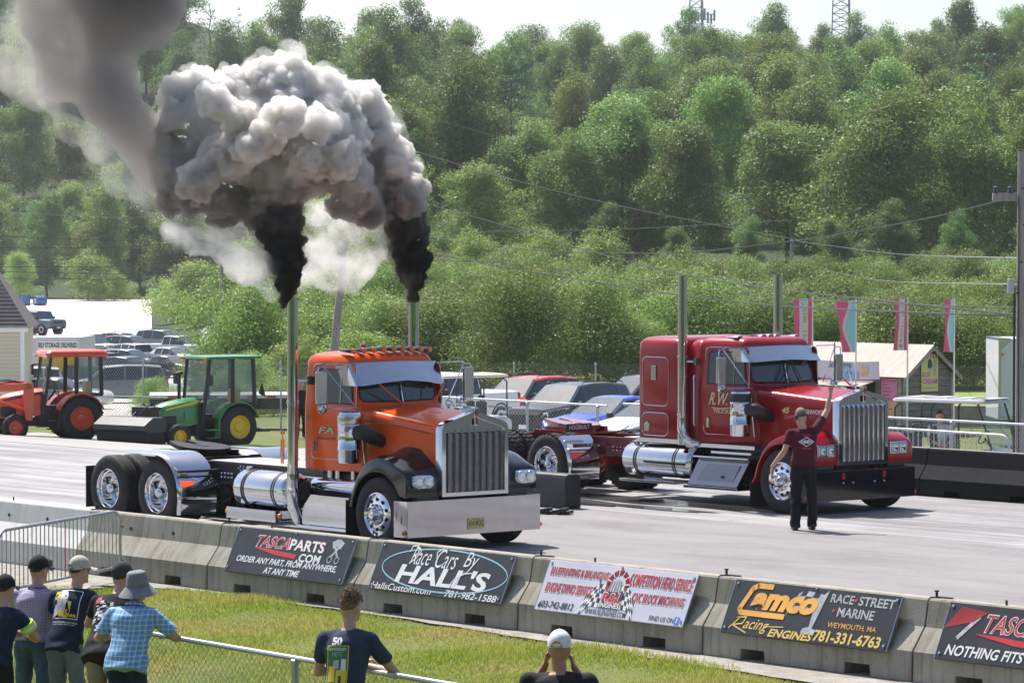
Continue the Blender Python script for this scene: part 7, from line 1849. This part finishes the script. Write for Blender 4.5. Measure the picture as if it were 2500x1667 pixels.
    if hair:
        mb = MB(); n = 18
        rows = []
        for i in range(1, 10):
            t = math.pi*i/11.5; rows.append([HM @ V((-.005+.098*math.sin(t)*math.cos(a)*(1.0 if math.cos(a) < 0 else .93),   .0795*math.sin(t)*math.sin(a), max(.030+.108*math.cos(t), (.055 if math.cos(a) > .2 else (-.02 if abs(math.cos(a)) < .35 else -.085))))) for a in [2*math.pi*j/n for j in range(n)]])
        mb.rings(rows); ho = mb.build('hair', hair, T, smooth=60)
        if fit.get('tousled'):
            rn = random.Random(9); mb = MB()
            for q in range(420):
                a = rn.uniform(0, 6.28); t = rn.uniform(.05, 1.5); p = V((-.006+.106*math.sin(t)*math.cos(a), .087*math.sin(t)*math.sin(a), .035+.123*math.cos(t)))
                dd = V((rn.uniform(-.3, 1), rn.uniform(-.6, .6), rn.uniform(-.2, .8))).normalized()*rn.uniform(.012, .024)
                mb.tube([HM @ p, HM @ (p+dd*.6+p.normalized()*.008), HM @ (p+dd)], [.005, .004, .0015], 5)
            mb.build('hair_tufts', hair, ho, smooth=60)
    cap = fit.get('cap')
    if cap == 'cap':
        cm, back = fit['capm'], fit.get('cap_back', False); RZ = Matrix.Rotation(math.pi if back else 0, 4, 'Z'); CM = HM @ RZ
        mb = MB(); n = 20; rows = []
        for i in range(9):
            t = .12+1.5*i/8; rows.append([CM @ V((.112*math.sin(t)*math.cos(a), .092*math.sin(t)*math.sin(a), .042+.115*math.cos(t)*(1 if i < 8 else 1)-(.0 if math.cos(a) > -.3 else .012*max(0, i-5)/3))) for a in [2*math.pi*j/n for j in range(n)]])
        mb.rings(rows, cap1=False); co = mb.build('cap', cm, T, smooth=60, solid=.004)
        mb = MB(); mb.sheet(lambda a, b: CM @ V((.09+.085*b*math.sin(math.pi*(.12+.76*a))**.6+.02*math.sin(math.pi*a)-.03*(1-math.sin(math.pi*a)), .088*(2*a-1)*(1-.08*b), .040-.02*b-.028*(2*a-1)**2)), 12, 4); mb.build('brim', fit.get('brimm', cm), co, smooth=60, solid=.005)
        mb = MB(); mb.ball(CM @ V((0, 0, .158)), .008, 8, 6); mb.build('button', cm, co)
        # strap opening at the back
        mb = MB(); mb.add([CM @ V((-.1165*math.cos(q)*(1), .095*math.sin(q)*1.0, .030+z)) for q, z in [(a, .0) for a in (-.55, -.3, 0, .3, .55)]+[(a, .052*math.cos(a*2.6)) for a in (.5, .3, 0, -.3, -.5)]], [tuple(range(10))]); mb.build('strap_opening', fit.get('openm', mat('dark_brown_hair', (.03, .02, .015), .7, var=.3)), co, smooth=0)
    elif cap == 'bucket':
        mb = MB(); mb.lathe([(.03, .168), (.075, .165), (.092, .15), (.102, .08), (.108, .035), (.115, .025), (.16, -.02), (.187, -.055), (.183, -.057), (.155, -.026), (.105, .015)], 28, 'z', M=HM @ Matrix.Rotation(-.12, 4, 'Y') @ Matrix.Diagonal((1.05, .95, 1, 1)), cap=True)
        for v in range(len(mb.v)):
            p = V(mb.v[v]); mb.v[v] = tuple(p + V((0, 0, .008*noise.noise((p.x*14, p.y*14, p.z*8)))))
        co = mb.build('bucket_hat', fit['capm'], T, smooth=50)
        mb = MB(); mb.lathe([(.109, .03), (.111, .032), (.109, .052), (.107, .05)], 28, 'z', M=HM @ Matrix.Rotation(-.12, 4, 'Y') @ Matrix.Diagonal((1.05, .95, 1, 1)), closed=True); mb.build('hat_band', fit['capm'], co, smooth=50)
    if fit.get('muffs'):
        mb = MB()
        for s in (1, -1): mb.lathe([(.02, s*.118), (.036, s*.112), (.04, s*.095), (.038, s*.078)], 16, 'y', M=HM @ Matrix.Translation((0, 0, -.01)))
        mo = mb.build('ear_defenders', mat('dark_red_plastic', (.14, .01, .02), .35, var=.1), T, smooth=50)
        mb = MB(); mb.tube([HM @ V((-.118*math.sin(a), .108*math.cos(a), -.0+.012*math.sin(a))) for a in [math.pi*i/14 for i in range(15)]], .011, 6); mb.build('neck_band', PLAST, mo, smooth=60)
        mb = MB(); mb.tube([HM @ V((.02, -.11, -.02)), HM @ V((.07, -.11, .01)), HM @ V((.10, -.10, .02))], .01, 6); mb.build('boom', PLAST, mo, smooth=60)
    # ---- printing on the back
    if fit.get('print'):
        tree = BVHTree.FromPolygons([v.co for v in me.vertices], [tuple(p.vertices) for p in me.polygons])
        pm = MB(); fit['print'](pm)
        out = []; B = Matrix(((fwd.x, lat.x, sp.x, pel.x), (fwd.y, lat.y, sp.y, pel.y), (fwd.z, lat.z, sp.z, pel.z), (0, 0, 0, 1)))
        for (u, z, h) in pm.v:
            o_ = B @ V((-.6, -u, z)); dr = (B.to_3x3() @ V((1, 0, 0))); hit = tree.ray_cast(o_, dr, 1.2)
            p = hit[0] if hit[0] else o_+dr*.45
            out.append(tuple(p - dr*(.006+h)))
        pm.v = out; pm.build('back_print', fit['printm'], shirt, smooth=0, fix=False)
    return T
def subdiv_quad(mb, x0, x1, y0, y1, h, mi, nx=8, ny=8):
    mb.sheet(lambda a, b: (x0+(x1-x0)*a, y0+(y1-y0)*b, h), nx, ny, mi)
FACE = math.atan2(.83, -.56)      # looking from the fence towards the trucks
gsp = 'spectators leaning on the near fence'
HAIRB = mat('brown_hair', (.05, .028, .018), .6, var=.5, vscale=60, bump=.6, bscale=70); HAIRL = mat('sunlit_brown_hair', (.16, .10, .06), .6, var=.5, vscale=70, bump=.6, bscale=80); HAIRG = mat('short_grey_hair', (.17, .145, .12), .75, var=.4, vscale=90, bump=.6, bscale=90)  # HAIRL: sunlight on brown hair put into a paler base colour
NAVY = cloth('navy_cotton', (.014, .024, .052)); NAVY2 = cloth('faded_navy_cotton', (.030, .045, .085)); BLKC = cloth('black_cotton', (.018, .018, .021)); MAROON = cloth('maroon_cotton', (.075, .010, .022)); KHAKI = cloth('khaki_cotton', (.33, .26, .20)); JEANS = cloth('blue_denim', (.075, .12, .19), var=.35, vscale=7); GREYP = cloth('blue_grey_trousers', (.16, .20, .23)); BLKT = cloth('black_trousers', (.012, .012, .015)); WHT = cloth('white_cotton', (.62, .63, .66))
lean = dict(pelvis=(-.04, 0, .94), neck=(.15, 0, 1.42), elbowL=(.26, .31, 1.13), wristL=(.46, .12, 1.16), elbowR=(.26, -.31, 1.13), wristR=(.46, -.10, 1.16), curlL=.7, curlR=.7, palmL=(0, 0, -1), palmR=(0, 0, -1))
def tee_print(d):      # eagle head inside a white frame, yellow lettering
    def fr(m):
        for x0, x1, y0, y1 in ((-.10, .13, .49, .497), (-.10, .13, .20, .207), (.123, .13, .20, .497)): subdiv_quad(m, x0, x1, y0, y1, 0, 0, 8, 8)
        m.sheet(lambda a, b: (-.08+.06*math.cos(a*6.283)*b*1.0+.03*b, .40+.10*math.sin(a*6.283)*b, .001), 14, 3, 0)
        m.sheet(lambda a, b: (-.13+.13*a, .20+.13*b+.04*math.sin(a*3), .001), 8, 4, 4)
        m.sheet(lambda a, b: (.0+.055*a, .40-.11*b*a-.03*a+.04*(b-.5)*(1-a), .002), 6, 4, 1); m.sheet(lambda a, b: (-.03+.02*a, .425+.012*b, .003), 2, 2, 2)
        letter(m, 'ME', -.15, .44, -.07, .485, .003, 1, None, 0, .03); letter(m, 'NOC', -.15, .385, -.07, .43, .003, 1, None, 0, .03)
        letter(m, 'start', -.09, .25, .03, .30, .004, 1, None, 0, .03); letter(m, 'Eagles', -.06, .21, .115, .262, .004, 1, None, 0, .03); letter(m, 'MCFARLAND', -.11, .155, .14, .172, .002, 0, None); letter(m, 'THE DIESEL NATION', -.11, .135, .12, .146, .002, 0, None)
    return fr
def c_print(m):
    subdiv_quad(m, -.14, .05, .06, .40, 0, 1, 8, 10); subdiv_quad(m, -.132, .042, .068, .392, .001, 5, 8, 10)
    letter(m, '50', -.10, .40, -.01, .47, .003, 0, None, 0, .05); letter(m, 'ANNIVERSARY', -.12, .355, .03, .38, .003, 0, None, 0, .02); letter(m, 'NETC', -.09, .31, .0, .345, .003, 4, None, 0, .02)
    for x, y, w_, h_, c in ((-.12, .10, .06, .13, 1), (-.05, .08, .09, .12, 1), (-.10, .08, .03, .05, 2), (-.03, .09, .03, .06, 2), (-.08, .21, .05, .07, 4), (-.01, .20, .04, .09, 0)): subdiv_quad(m, x, x+w_, y, y+h_, .002, c, 4, 4)
    letter(m, 'NORTHEAST TRUCK CLUB', -.14, .03, .05, .048, .002, 0, None)
PM = [SW, mat('print_yellow', (.72, .52, .02), .6, var=.05), SDK, SR, mat('print_grey_blue', (.40, .44, .52), .6, var=.2, vscale=30), mat('print_green', (.04, .16, .07), .6, var=.1)]
HIVIS = mat('hi_vis_lime', (.45, .75, .05), .6, var=.05)
p_ = person('man in a dark cap and navy work shirt with a lime reflective sleeve band', at(-14, 31.9), FACE, 1.72, dict(lean, head_yaw=-.35), dict(shirt=NAVY, trousers=BLKT, cap='cap', capm=BLKC, hair=HAIRB), gsp)
mb = MB(); a, b = Vector((.118, -.185, 1.385)), Vector((.26, -.31, 1.13)); mb.tube([a.lerp(b, .40), a.lerp(b, .66)], [.083, .080], 16); o = mb.build('reflective_band', HIVIS, p_, smooth=50); mb = MB(); mb.tube([a.lerp(b, .49), a.lerp(b, .57)], [.0845, .0835], 16); mb.build('silver_stripe', WHITEP, o, smooth=50)
person('man in a black cap, purple checked shirt, brown belt and jeans', at(77, 32.6), FACE, 1.72, dict(lean, head_yaw=-.45, neck=(.10, 0, 1.44), pelvis=(0, 0, .94)), dict(shirt=plaid('purple_check', (.50, .47, .58), (.17, .13, .28), (.12, .10, .24), 34), trousers=JEANS, belt=True, cap='cap', capm=BLKC, hair=HAIRB, hem=-.02, loose=.024, bulk=1.06, collar=True), gsp)
person('young man in a beige cap and navy t-shirt with an eagle printed on the back', at(160, 32.3), FACE-.1, 1.75, dict(lean, head_yaw=-.55, neck=(.18, 0, 1.42), elbowR=(.38, -.31, 1.15), wristR=(.62, -.22, 1.16)), dict(shirt=NAVY, trousers=GREYP, cap='cap', capm=cloth('beige_cotton', (.46, .42, .37)), hair=HAIRB, print=tee_print(0), printm=PM, hem=-.2), gsp)
def engine_print(m):
    rn = random.Random(6)
    for q in range(46): x = -.16+rn.uniform(0, .2); y = .12+rn.uniform(0, .32); subdiv_quad(m, x, x+rn.uniform(.01, .05), y, y+rn.uniform(.008, .03), .0005*q/46+.001, rn.choice((2, 4, 4, 0, 2)), 2, 2)
    m.sheet(lambda a, b: (-.13+.035*b*math.cos(a*6.283), .47+.04*b*math.sin(a*6.283), .002), 14, 2, 3)
person('man in a charcoal cap and black t-shirt with an engine printed on the back', at(262, 31.7), FACE, 1.78, dict(lean, head_yaw=-.35, neck=(.24, 0, 1.40), pelvis=(-.12, 0, .94)), dict(shirt=BLKC, trousers=KHAKI, cap='cap', capm=cloth('charcoal_cotton', (.045, .045, .05)), brimm=WHT, hair=HAIRB, print=engine_print, printm=PM, hem=-.22), gsp)
person('man in a grey bucket hat and pale blue plaid shirt', at(310, 31.1), FACE, 1.74, dict(lean, head_yaw=-.35, neck=(.17, 0, 1.42), elbowR=(.22, -.40, 1.15), wristR=(.42, -.22, 1.16), elbowL=(.10, .34, 1.14), wristL=(.34, .26, 1.14)), dict(shirt=plaid('blue_plaid', (.19, .38, .60), (.10, .25, .50), (.60, .66, .74), 22), trousers=NAVY, cap='bucket', capm=cloth('grey_hat_cotton', (.20, .205, .235)), hem=-.2, loose=.028, sleeve=.78, collar=True, bulk=1.05), gsp)
person('young man with tousled brown hair and a navy t-shirt with a yellow print', at(842, 28.5), FACE+.05, 1.82, dict(lean, head_yaw=-.45, neck=(.10, 0, 1.46), elbowR=(.24, -.36, 1.10), wristR=(.38, -.10, 1.14), wristL=(.40, -.02, 1.17), elbowL=(.24, .30, 1.10)), dict(shirt=NAVY2, trousers=JEANS, hair=HAIRL, tousled=True, print=c_print, printm=PM, hem=-.2), gsp)
def rigs(m): letter(m, 'supershowrigs', -.15, .30, .17, .365, .002, 0, None, 0, .03); letter(m, '.com', -.01, .225, .15, .275, .002, 0, None, 0, .03)
pw = person('heavyset man in a white backwards cap holding a phone to his face', at(1362, 26.2), FACE+.1, 1.76, dict(pelvis=(0, 0, .95), neck=(.04, 0, 1.47), elbowL=(.24, .30, 1.22), wristL=(.21, .13, 1.52), elbowR=(.24, -.28, 1.2), wristR=(.24, -.09, 1.50), handL=(-.05, -.15, 1), handR=(0, .25, 1), palmL=(0, -1, 0), palmR=(0, 1, 0), curlL=.8, curlR=.8, head_yaw=-.05), dict(shirt=BLKC, trousers=BLKT, cap='cap', cap_back=False, capm=cloth('white_cap_cotton', (.70, .70, .73)), openm=SKIN2, skin=SKIN2, print=rigs, printm=PM, bulk=1.22, hem=-.2, sleeve=.6), None)
mb = MB(); mb.box(.0, .01, -.045, .04, 0, .16); ph = mb.build('phone', BLKMAT, smooth=0, bev=.004); c_ = at(1362, 26.2) + Matrix.Rotation(FACE+.1, 3, 'Z') @ Vector((.27, .02, 1.54)); ph.location = c_; ph.rotation_euler = (0, 0, FACE+.1); tag(ph, 'black phone held up by the man in the white cap', 'phone')
# the starter between the lanes
def offic(m):
    letter(m, 'RACE', -.035, .40, .07, .435, .002, 3, None, 0, .03); letter(m, 'OFFICIAL', -.05, .215, .09, .25, .002, 3, None, 0, .03)
    for a, b in (((-.09, .325), (.02, .39)), ((.02, .39), (.13, .325)), ((.13, .325), (.02, .26)), ((.02, .26), (-.09, .325))):
        a, b = Vector(a), Vector(b); q = Vector((-(b-a).y, (b-a).x)).normalized()*.005; m.sheet(lambda s, t, a=a, b=b, q=q: (*(a.lerp(b, s)+q*(2*t-1)), .002), 8, 1, 0)
    letter(m, '60', -.03, .30, .07, .355, .002, 0, None, 0, .05); subdiv_quad(m, -.055, -.04, .30, .35, .002, 0, 2, 2); subdiv_quad(m, .08, .095, .30, .35, .002, 0, 2, 2)
OFA = math.atan2(FWDH.y, FWDH.x)+.12
person('race official in a maroon shirt and black trousers raising his right arm', (1.55, 11.80, 0), OFA, 1.87, dict(pelvis=(0, .02, .95), neck=(.02, .015, 1.46), elbowR=(.14, -.36, 1.72), wristR=(.20, -.42, 1.98), handR=(.05, -.03, 1), palmR=(1, .3, 0), curlR=1.25, elbowL=(-.02, .30, 1.14), wristL=(.06, .46, .92), handL=(.12, .18, -1), palmL=(0, -1, -.2), curlL=.45, head=(.04, .05, 1.63), head_yaw=.45, head_pitch=.18, kneeL=(.02, .12, .50), ankleL=(-.02, .14, .09), kneeR=(.03, -.11, .50), ankleR=(.03, -.12, .09)), dict(shirt=MAROON, trousers=BLKT, hair=HAIRG, muffs=True, print=offic, printm=PM, hem=-.06, loose=.02, belt=False), None)
# man sitting in the cart
sx = Matrix.Rotation(CARTR, 3, 'Z') @ Vector((-.10, .28, 0)) + CARTP
sx2 = Matrix.Rotation(CARTR, 3, 'Z') @ Vector((-.28, -.30, 0)) + CARTP
person('man in a white t-shirt and jeans sitting in the golf cart', (sx2.x, sx2.y, sx2.z-.12), CARTR-.85, 1.80, dict(pelvis=(-.05, 0, .92), neck=(-.12, 0, 1.44), kneeL=(.42, .16, .90), kneeR=(.42, -.14, .90), ankleL=(.50, .16, .46), ankleR=(.50, -.14, .46), elbowL=(.06, .28, 1.12), wristL=(.26, .08, 1.04), elbowR=(.04, -.27, 1.12), wristR=(.26, -.02, 1.02), curlL=.8, curlR=.8), dict(shirt=WHT, trousers=JEANS, hair=HAIRB, hem=-.06), None)
person('person in dark clothes standing behind the orange cab by the flatbed', at(734, 103), heading(-.9, .3), 1.75, dict(), dict(shirt=BLKC, trousers=BLKT, hair=HAIRB), None)
# ================================================================== EXHAUST SMOKE
def smoke_mat(name, dens, g=.25, wisp=None, c_lo=(.55, .52, .5), c_hi=(.93, .92, .91), z0=4.0, z1=9.0, step=1.0, soot=.9, mids=()):
    m = bpy.data.materials.new(name); m.use_nodes = True
    n = m.node_tree.nodes; l = m.node_tree.links
    n.remove(n['Principled BSDF'])
    out = n['Material Output']
    v = n.new('ShaderNodeVolumePrincipled'); l.new(v.outputs[0], out.inputs['Volume'])
    v.inputs['Density'].default_value = dens; v.inputs['Anisotropy'].default_value = g
    v.inputs['Density Attribute'].default_value = ''
    geo = n.new('ShaderNodeNewGeometry')
    if c_lo == c_hi:
        v.inputs['Color'].default_value = (*c_lo, 1)
    else:
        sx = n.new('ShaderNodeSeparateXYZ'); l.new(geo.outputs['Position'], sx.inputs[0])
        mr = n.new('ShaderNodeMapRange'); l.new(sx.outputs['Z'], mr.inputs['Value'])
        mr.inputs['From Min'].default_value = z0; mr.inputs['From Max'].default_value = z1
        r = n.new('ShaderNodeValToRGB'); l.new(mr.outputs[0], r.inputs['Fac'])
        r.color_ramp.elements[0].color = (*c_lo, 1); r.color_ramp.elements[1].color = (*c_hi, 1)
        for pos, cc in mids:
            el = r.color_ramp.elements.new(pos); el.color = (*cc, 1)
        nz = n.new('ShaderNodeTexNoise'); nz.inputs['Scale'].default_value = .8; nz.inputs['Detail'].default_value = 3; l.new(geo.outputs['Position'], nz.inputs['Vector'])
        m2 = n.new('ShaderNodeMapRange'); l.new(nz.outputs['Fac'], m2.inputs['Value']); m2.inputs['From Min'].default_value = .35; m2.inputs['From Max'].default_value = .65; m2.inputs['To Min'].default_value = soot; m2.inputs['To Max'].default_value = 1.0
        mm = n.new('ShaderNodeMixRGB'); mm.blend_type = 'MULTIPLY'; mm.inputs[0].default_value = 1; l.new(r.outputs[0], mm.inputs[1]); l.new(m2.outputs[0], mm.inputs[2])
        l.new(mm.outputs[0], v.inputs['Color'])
    if wisp:
        t = n.new('ShaderNodeTexNoise'); t.inputs['Scale'].default_value = wisp[0]; t.inputs['Detail'].default_value = 5; t.inputs['Roughness'].default_value = .62
        l.new(geo.outputs['Position'], t.inputs['Vector'])
        mr = n.new('ShaderNodeMapRange'); l.new(t.outputs['Fac'], mr.inputs['Value'])
        mr.inputs['From Min'].default_value = wisp[1]; mr.inputs['From Max'].default_value = wisp[2]
        mr.inputs['To Min'].default_value = 0; mr.inputs['To Max'].default_value = dens
        l.new(mr.outputs[0], v.inputs['Density'])
    m.cycles.volume_step_rate = step
    return m
SMOKE_LABEL = {1: 'black soot column rising from the near exhaust stack', 2: 'black soot column rising from the far exhaust stack', 3: 'billowing grey brown smoke cloud above the orange truck', 4: 'dark drifting smoke column leaving the top left of the picture', 5: 'thin brownish veil of smoke before the trees on the left', 6: 'pale whitish smoke hanging between and left of the stacks', 7: 'thin pale fringe around the billowing smoke cloud', 8: 'thin dark fringe around the two soot columns'}
def puffs_mesh(name, puffs, m, voxel, disp, seed=0, wid=1.0, spread=.5, smooth=True, label=None, kids_n=0):
    label = SMOKE_LABEL[seed]
    """puffs: (photo column, photo row, radius in photo px, depth); one closed billowing skin around them"""
    rnd = random.Random(seed)
    mb = MB()
    for q in puffs:
        x, y, r = q[:3]; d = q[3] if len(q) > 3 else 50
        c = CAM + (FWD + RIGHT*((x-1250)/FPX) - UPV*((y-833.5)/FPX))*d
        R = r/FPX*d*wid
        c = c + FWDH*(rnd.uniform(-1, 1)*R*spread)
        mb.ball(c, R*(.93 if kids_n else 1), 14, 9, sq=(1, 1, 1))
        for k in range(kids_n):
            u = Vector((rnd.gauss(0, 1), rnd.gauss(0, 1), rnd.gauss(0, 1))).normalized()
            f = rnd.uniform(.22, .5)
            c2 = c + u*R*(1.0-f*.55)
            mb.ball(c2, R*f, 10, 7)
            for k2 in range(3):
                u2 = (u + .9*Vector((rnd.gauss(0, 1), rnd.gauss(0, 1), rnd.gauss(0, 1))).normalized()).normalized()
                f2 = f*rnd.uniform(.3, .5)
                mb.ball(c2 + u2*R*f*.85, R*f2, 8, 6)
    o = mb.build(name, m, smooth=0)
    md = o.modifiers.new('r', 'REMESH'); md.mode = 'VOXEL'; md.voxel_size = voxel
    me = evaluated_mesh(o); col.objects.link(o)
    o.modifiers.clear(); old = o.data; o.data = me; bpy.data.meshes.remove(old)
    # drop stray islands left by the remesher
    bm = bmesh.new(); bm.from_mesh(me); bm.verts.ensure_lookup_table(); seen = set(); kill = []
    for v0 in bm.verts:
        if v0.index in seen: continue
        comp = [v0]; seen.add(v0.index)
        for v1 in comp:
            for e in v1.link_edges:
                v2 = e.other_vert(v1)
                if v2.index not in seen: seen.add(v2.index); comp.append(v2)
        if kids_n >= 8 and (len(comp) < 900 or sum((v.co-comp[0].co).length for v in comp[::40])/max(1, len(comp[::40])) < .25): kill += comp
    if len(kill) < len(bm.verts): bmesh.ops.delete(bm, geom=kill, context='VERTS')
    bm.to_mesh(me); bm.free()
    nv = len(me.vertices)
    for amp, sc_ in disp:
        nr = np.empty(nv*3, np.float32); me.vertices.foreach_get('normal', nr); nr = nr.reshape(-1, 3)
        co = np.empty(nv*3, np.float32); me.vertices.foreach_get('co', co); co = co.reshape(-1, 3)
        off = np.empty(nv, np.float32)
        for i in range(nv):
            p = co[i]
            dd = noise.voronoi((p[0]*sc_+seed, p[1]*sc_, p[2]*sc_))[0]
            off[i] = (.55-dd[0])*amp      # rounded billows with sharp creases between them
        me.vertices.foreach_set('co', (co+nr*off[:, None]).ravel()); me.update()
    if smooth: me.polygons.foreach_set('use_smooth', [True]*len(me.polygons))
    print(name, nv)
    return tag(o, label, None, None, 'stuff')
P_BLACK = [(699, 733, 15), (702, 712, 20), (705, 690, 27), (706, 665, 34), (703, 640, 41), (698, 612, 47), (693, 585, 52), (688, 555, 57), (680, 525, 62), (668, 495, 66)]
P_BLACK2 = [(1006, 728, 15, 51), (1008, 708, 20, 51), (1009, 688, 26, 51), (1009, 662, 33, 51), (1007, 635, 40, 51), (1004, 606, 46, 51), (999, 575, 50, 51), (990, 540, 56, 51)]
P_MAIN = [(655, 470, 72), (690, 440, 60), (630, 520, 40), (978, 505, 62, 51), (958, 468, 68, 51), (940, 430, 76, 51), (915, 390, 78, 51), (893, 350, 82, 51), (868, 310, 82, 51), (845, 272, 80, 51), (890, 262, 55, 50.5), (800, 255, 78),
  (995, 455, 36, 50.6), (1003, 500, 34, 50.6), (965, 395, 34, 50.4), (930, 330, 36, 50.4), (900, 515, 42, 50.4), (872, 488, 46, 50.2), (850, 440, 60), (830, 500, 32),
  (700, 222, 86), (662, 192, 60), (605, 216, 58), (560, 232, 58), (483, 226, 58), (434, 232, 42), (440, 290, 58), (520, 300, 88), (620, 300, 98), (720, 320, 98), (800, 345, 88), (700, 400, 88), (600, 400, 95), (640, 335, 46, 49), (610, 360, 40, 48.8), (560, 385, 66, 49.3), (500, 425, 84), (430, 385, 66), (450, 455, 72), (560, 480, 74), (645, 445, 76), (745, 440, 52), (760, 380, 60, 49.4), (830, 390, 50, 49.4), (520, 250, 40, 49), (580, 290, 44, 49), (700, 290, 50, 48.8), (770, 300, 46, 49), (480, 440, 46, 49)]
P_COL = [(430, 430, 78), (390, 395, 76), (350, 350, 76), (315, 305, 74), (285, 260, 78), (262, 210, 84), (250, 155, 92), (250, 95, 104), (262, 30, 118), (275, -50, 140), (345, 70, 78), (370, 10, 80), (170, 190, 60), (140, 120, 70), (120, 40, 80)]
P_THIN = [(420, 505, 58), (470, 540, 62), (530, 550, 60), (590, 570, 50), (640, 610, 42), (380, 470, 55), (320, 420, 60), (270, 340, 70), (200, 260, 80), (110, 180, 90), (60, 90, 100), (40, 10, 90)]
P_STEAM = [(610, 665, 42), (655, 700, 32), (570, 640, 36), (640, 640, 40), (545, 600, 40), (790, 545, 60, 51), (800, 610, 66, 51), (770, 665, 52, 51), (850, 590, 56, 51), (880, 640, 50, 51), (745, 705, 32, 51), (830, 680, 40, 51), (760, 590, 40, 51), (900, 570, 40, 51), (930, 620, 30, 51), (420, 580, 40), (470, 600, 36)]
SM_BLACK = smoke_mat('soot', 34, c_lo=(.10, .098, .1), c_hi=(.55, .53, .52), z0=4.1, z1=5.3)
SM_MAIN = smoke_mat('diesel_smoke', 17, c_lo=(.45, .43, .42), c_hi=(.999, .986, .972), z0=4.6, z1=6.7, soot=.92, mids=((.16, (.70, .66, .635)), (.38, (.93, .89, .86)), (.65, (.985, .958, .934))))  # paler with height: less soot, and the sunlit top put into colour
puffs_mesh('exhaust_smoke', P_BLACK, SM_BLACK, .028, ((.11, 3.6), (.07, 8), (.03, 17)), 1, kids_n=8)
puffs_mesh('exhaust_smoke', P_BLACK2, SM_BLACK, .028, ((.11, 3.6), (.07, 8), (.03, 17)), 2, kids_n=8)
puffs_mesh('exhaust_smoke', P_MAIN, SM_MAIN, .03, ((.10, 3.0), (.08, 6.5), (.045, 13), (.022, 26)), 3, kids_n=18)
puffs_mesh('exhaust_smoke', P_COL, smoke_mat('drifting_smoke', 5.0, wisp=(.7, .2, .6), c_lo=(.88, .83, .80), c_hi=(.36, .34, .345), z0=5.4, z1=8.2, step=.12), .1, ((.3, 1.0), (.12, 3)), 4)
puffs_mesh('exhaust_smoke', P_THIN, smoke_mat('thin_smoke', 1.1, wisp=(1.0, .38, .7), c_lo=(.88, .85, .82), c_hi=(.88, .85, .82), step=.15), .12, ((.4, .9), (.15, 3)), 5)
puffs_mesh('exhaust_smoke', P_STEAM, smoke_mat('pale_smoke', 4.5, wisp=(1.7, .41, .72), c_lo=(.995, .985, .978), c_hi=(.995, .985, .978), step=.12), .08, ((.3, 1.4), (.12, 4)), 6)
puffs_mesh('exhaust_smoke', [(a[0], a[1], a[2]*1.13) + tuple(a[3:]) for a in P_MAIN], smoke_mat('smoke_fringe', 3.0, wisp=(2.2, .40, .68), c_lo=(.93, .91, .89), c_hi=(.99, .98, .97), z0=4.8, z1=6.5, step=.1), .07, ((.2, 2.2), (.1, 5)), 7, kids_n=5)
puffs_mesh('exhaust_smoke', [(a[0]-a[2]*.25, a[1], a[2]*1.15) + tuple(a[3:]) for a in P_BLACK + P_BLACK2], smoke_mat('soot_fringe', 9, wisp=(4.0, .42, .66), c_lo=(.25, .245, .24), c_hi=(.8, .77, .75), z0=4.2, z1=5.2, step=.06), .05, ((.15, 3), (.08, 7)), 8, kids_n=4)
# ================================================================== AIR
mb = MB(); mb.box(-760, 330, -330, 800, -7.5, 95)
hz = bpy.data.materials.new('haze_air'); hz.use_nodes = True
n = hz.node_tree.nodes; n.remove(n['Principled BSDF']); v = n.new('ShaderNodeVolumePrincipled'); hz.node_tree.links.new(v.outputs[0], n['Material Output'].inputs['Volume'])
v.inputs['Color'].default_value = (.90, .94, 1.0, 1); v.inputs['Density'].default_value = .00011; v.inputs['Anisotropy'].default_value = .3; v.inputs['Density Attribute'].default_value = ''
tag(mb.build('haze', hz, smooth=0), kind='stuff')
bpy.data.scenes.remove(SCR)
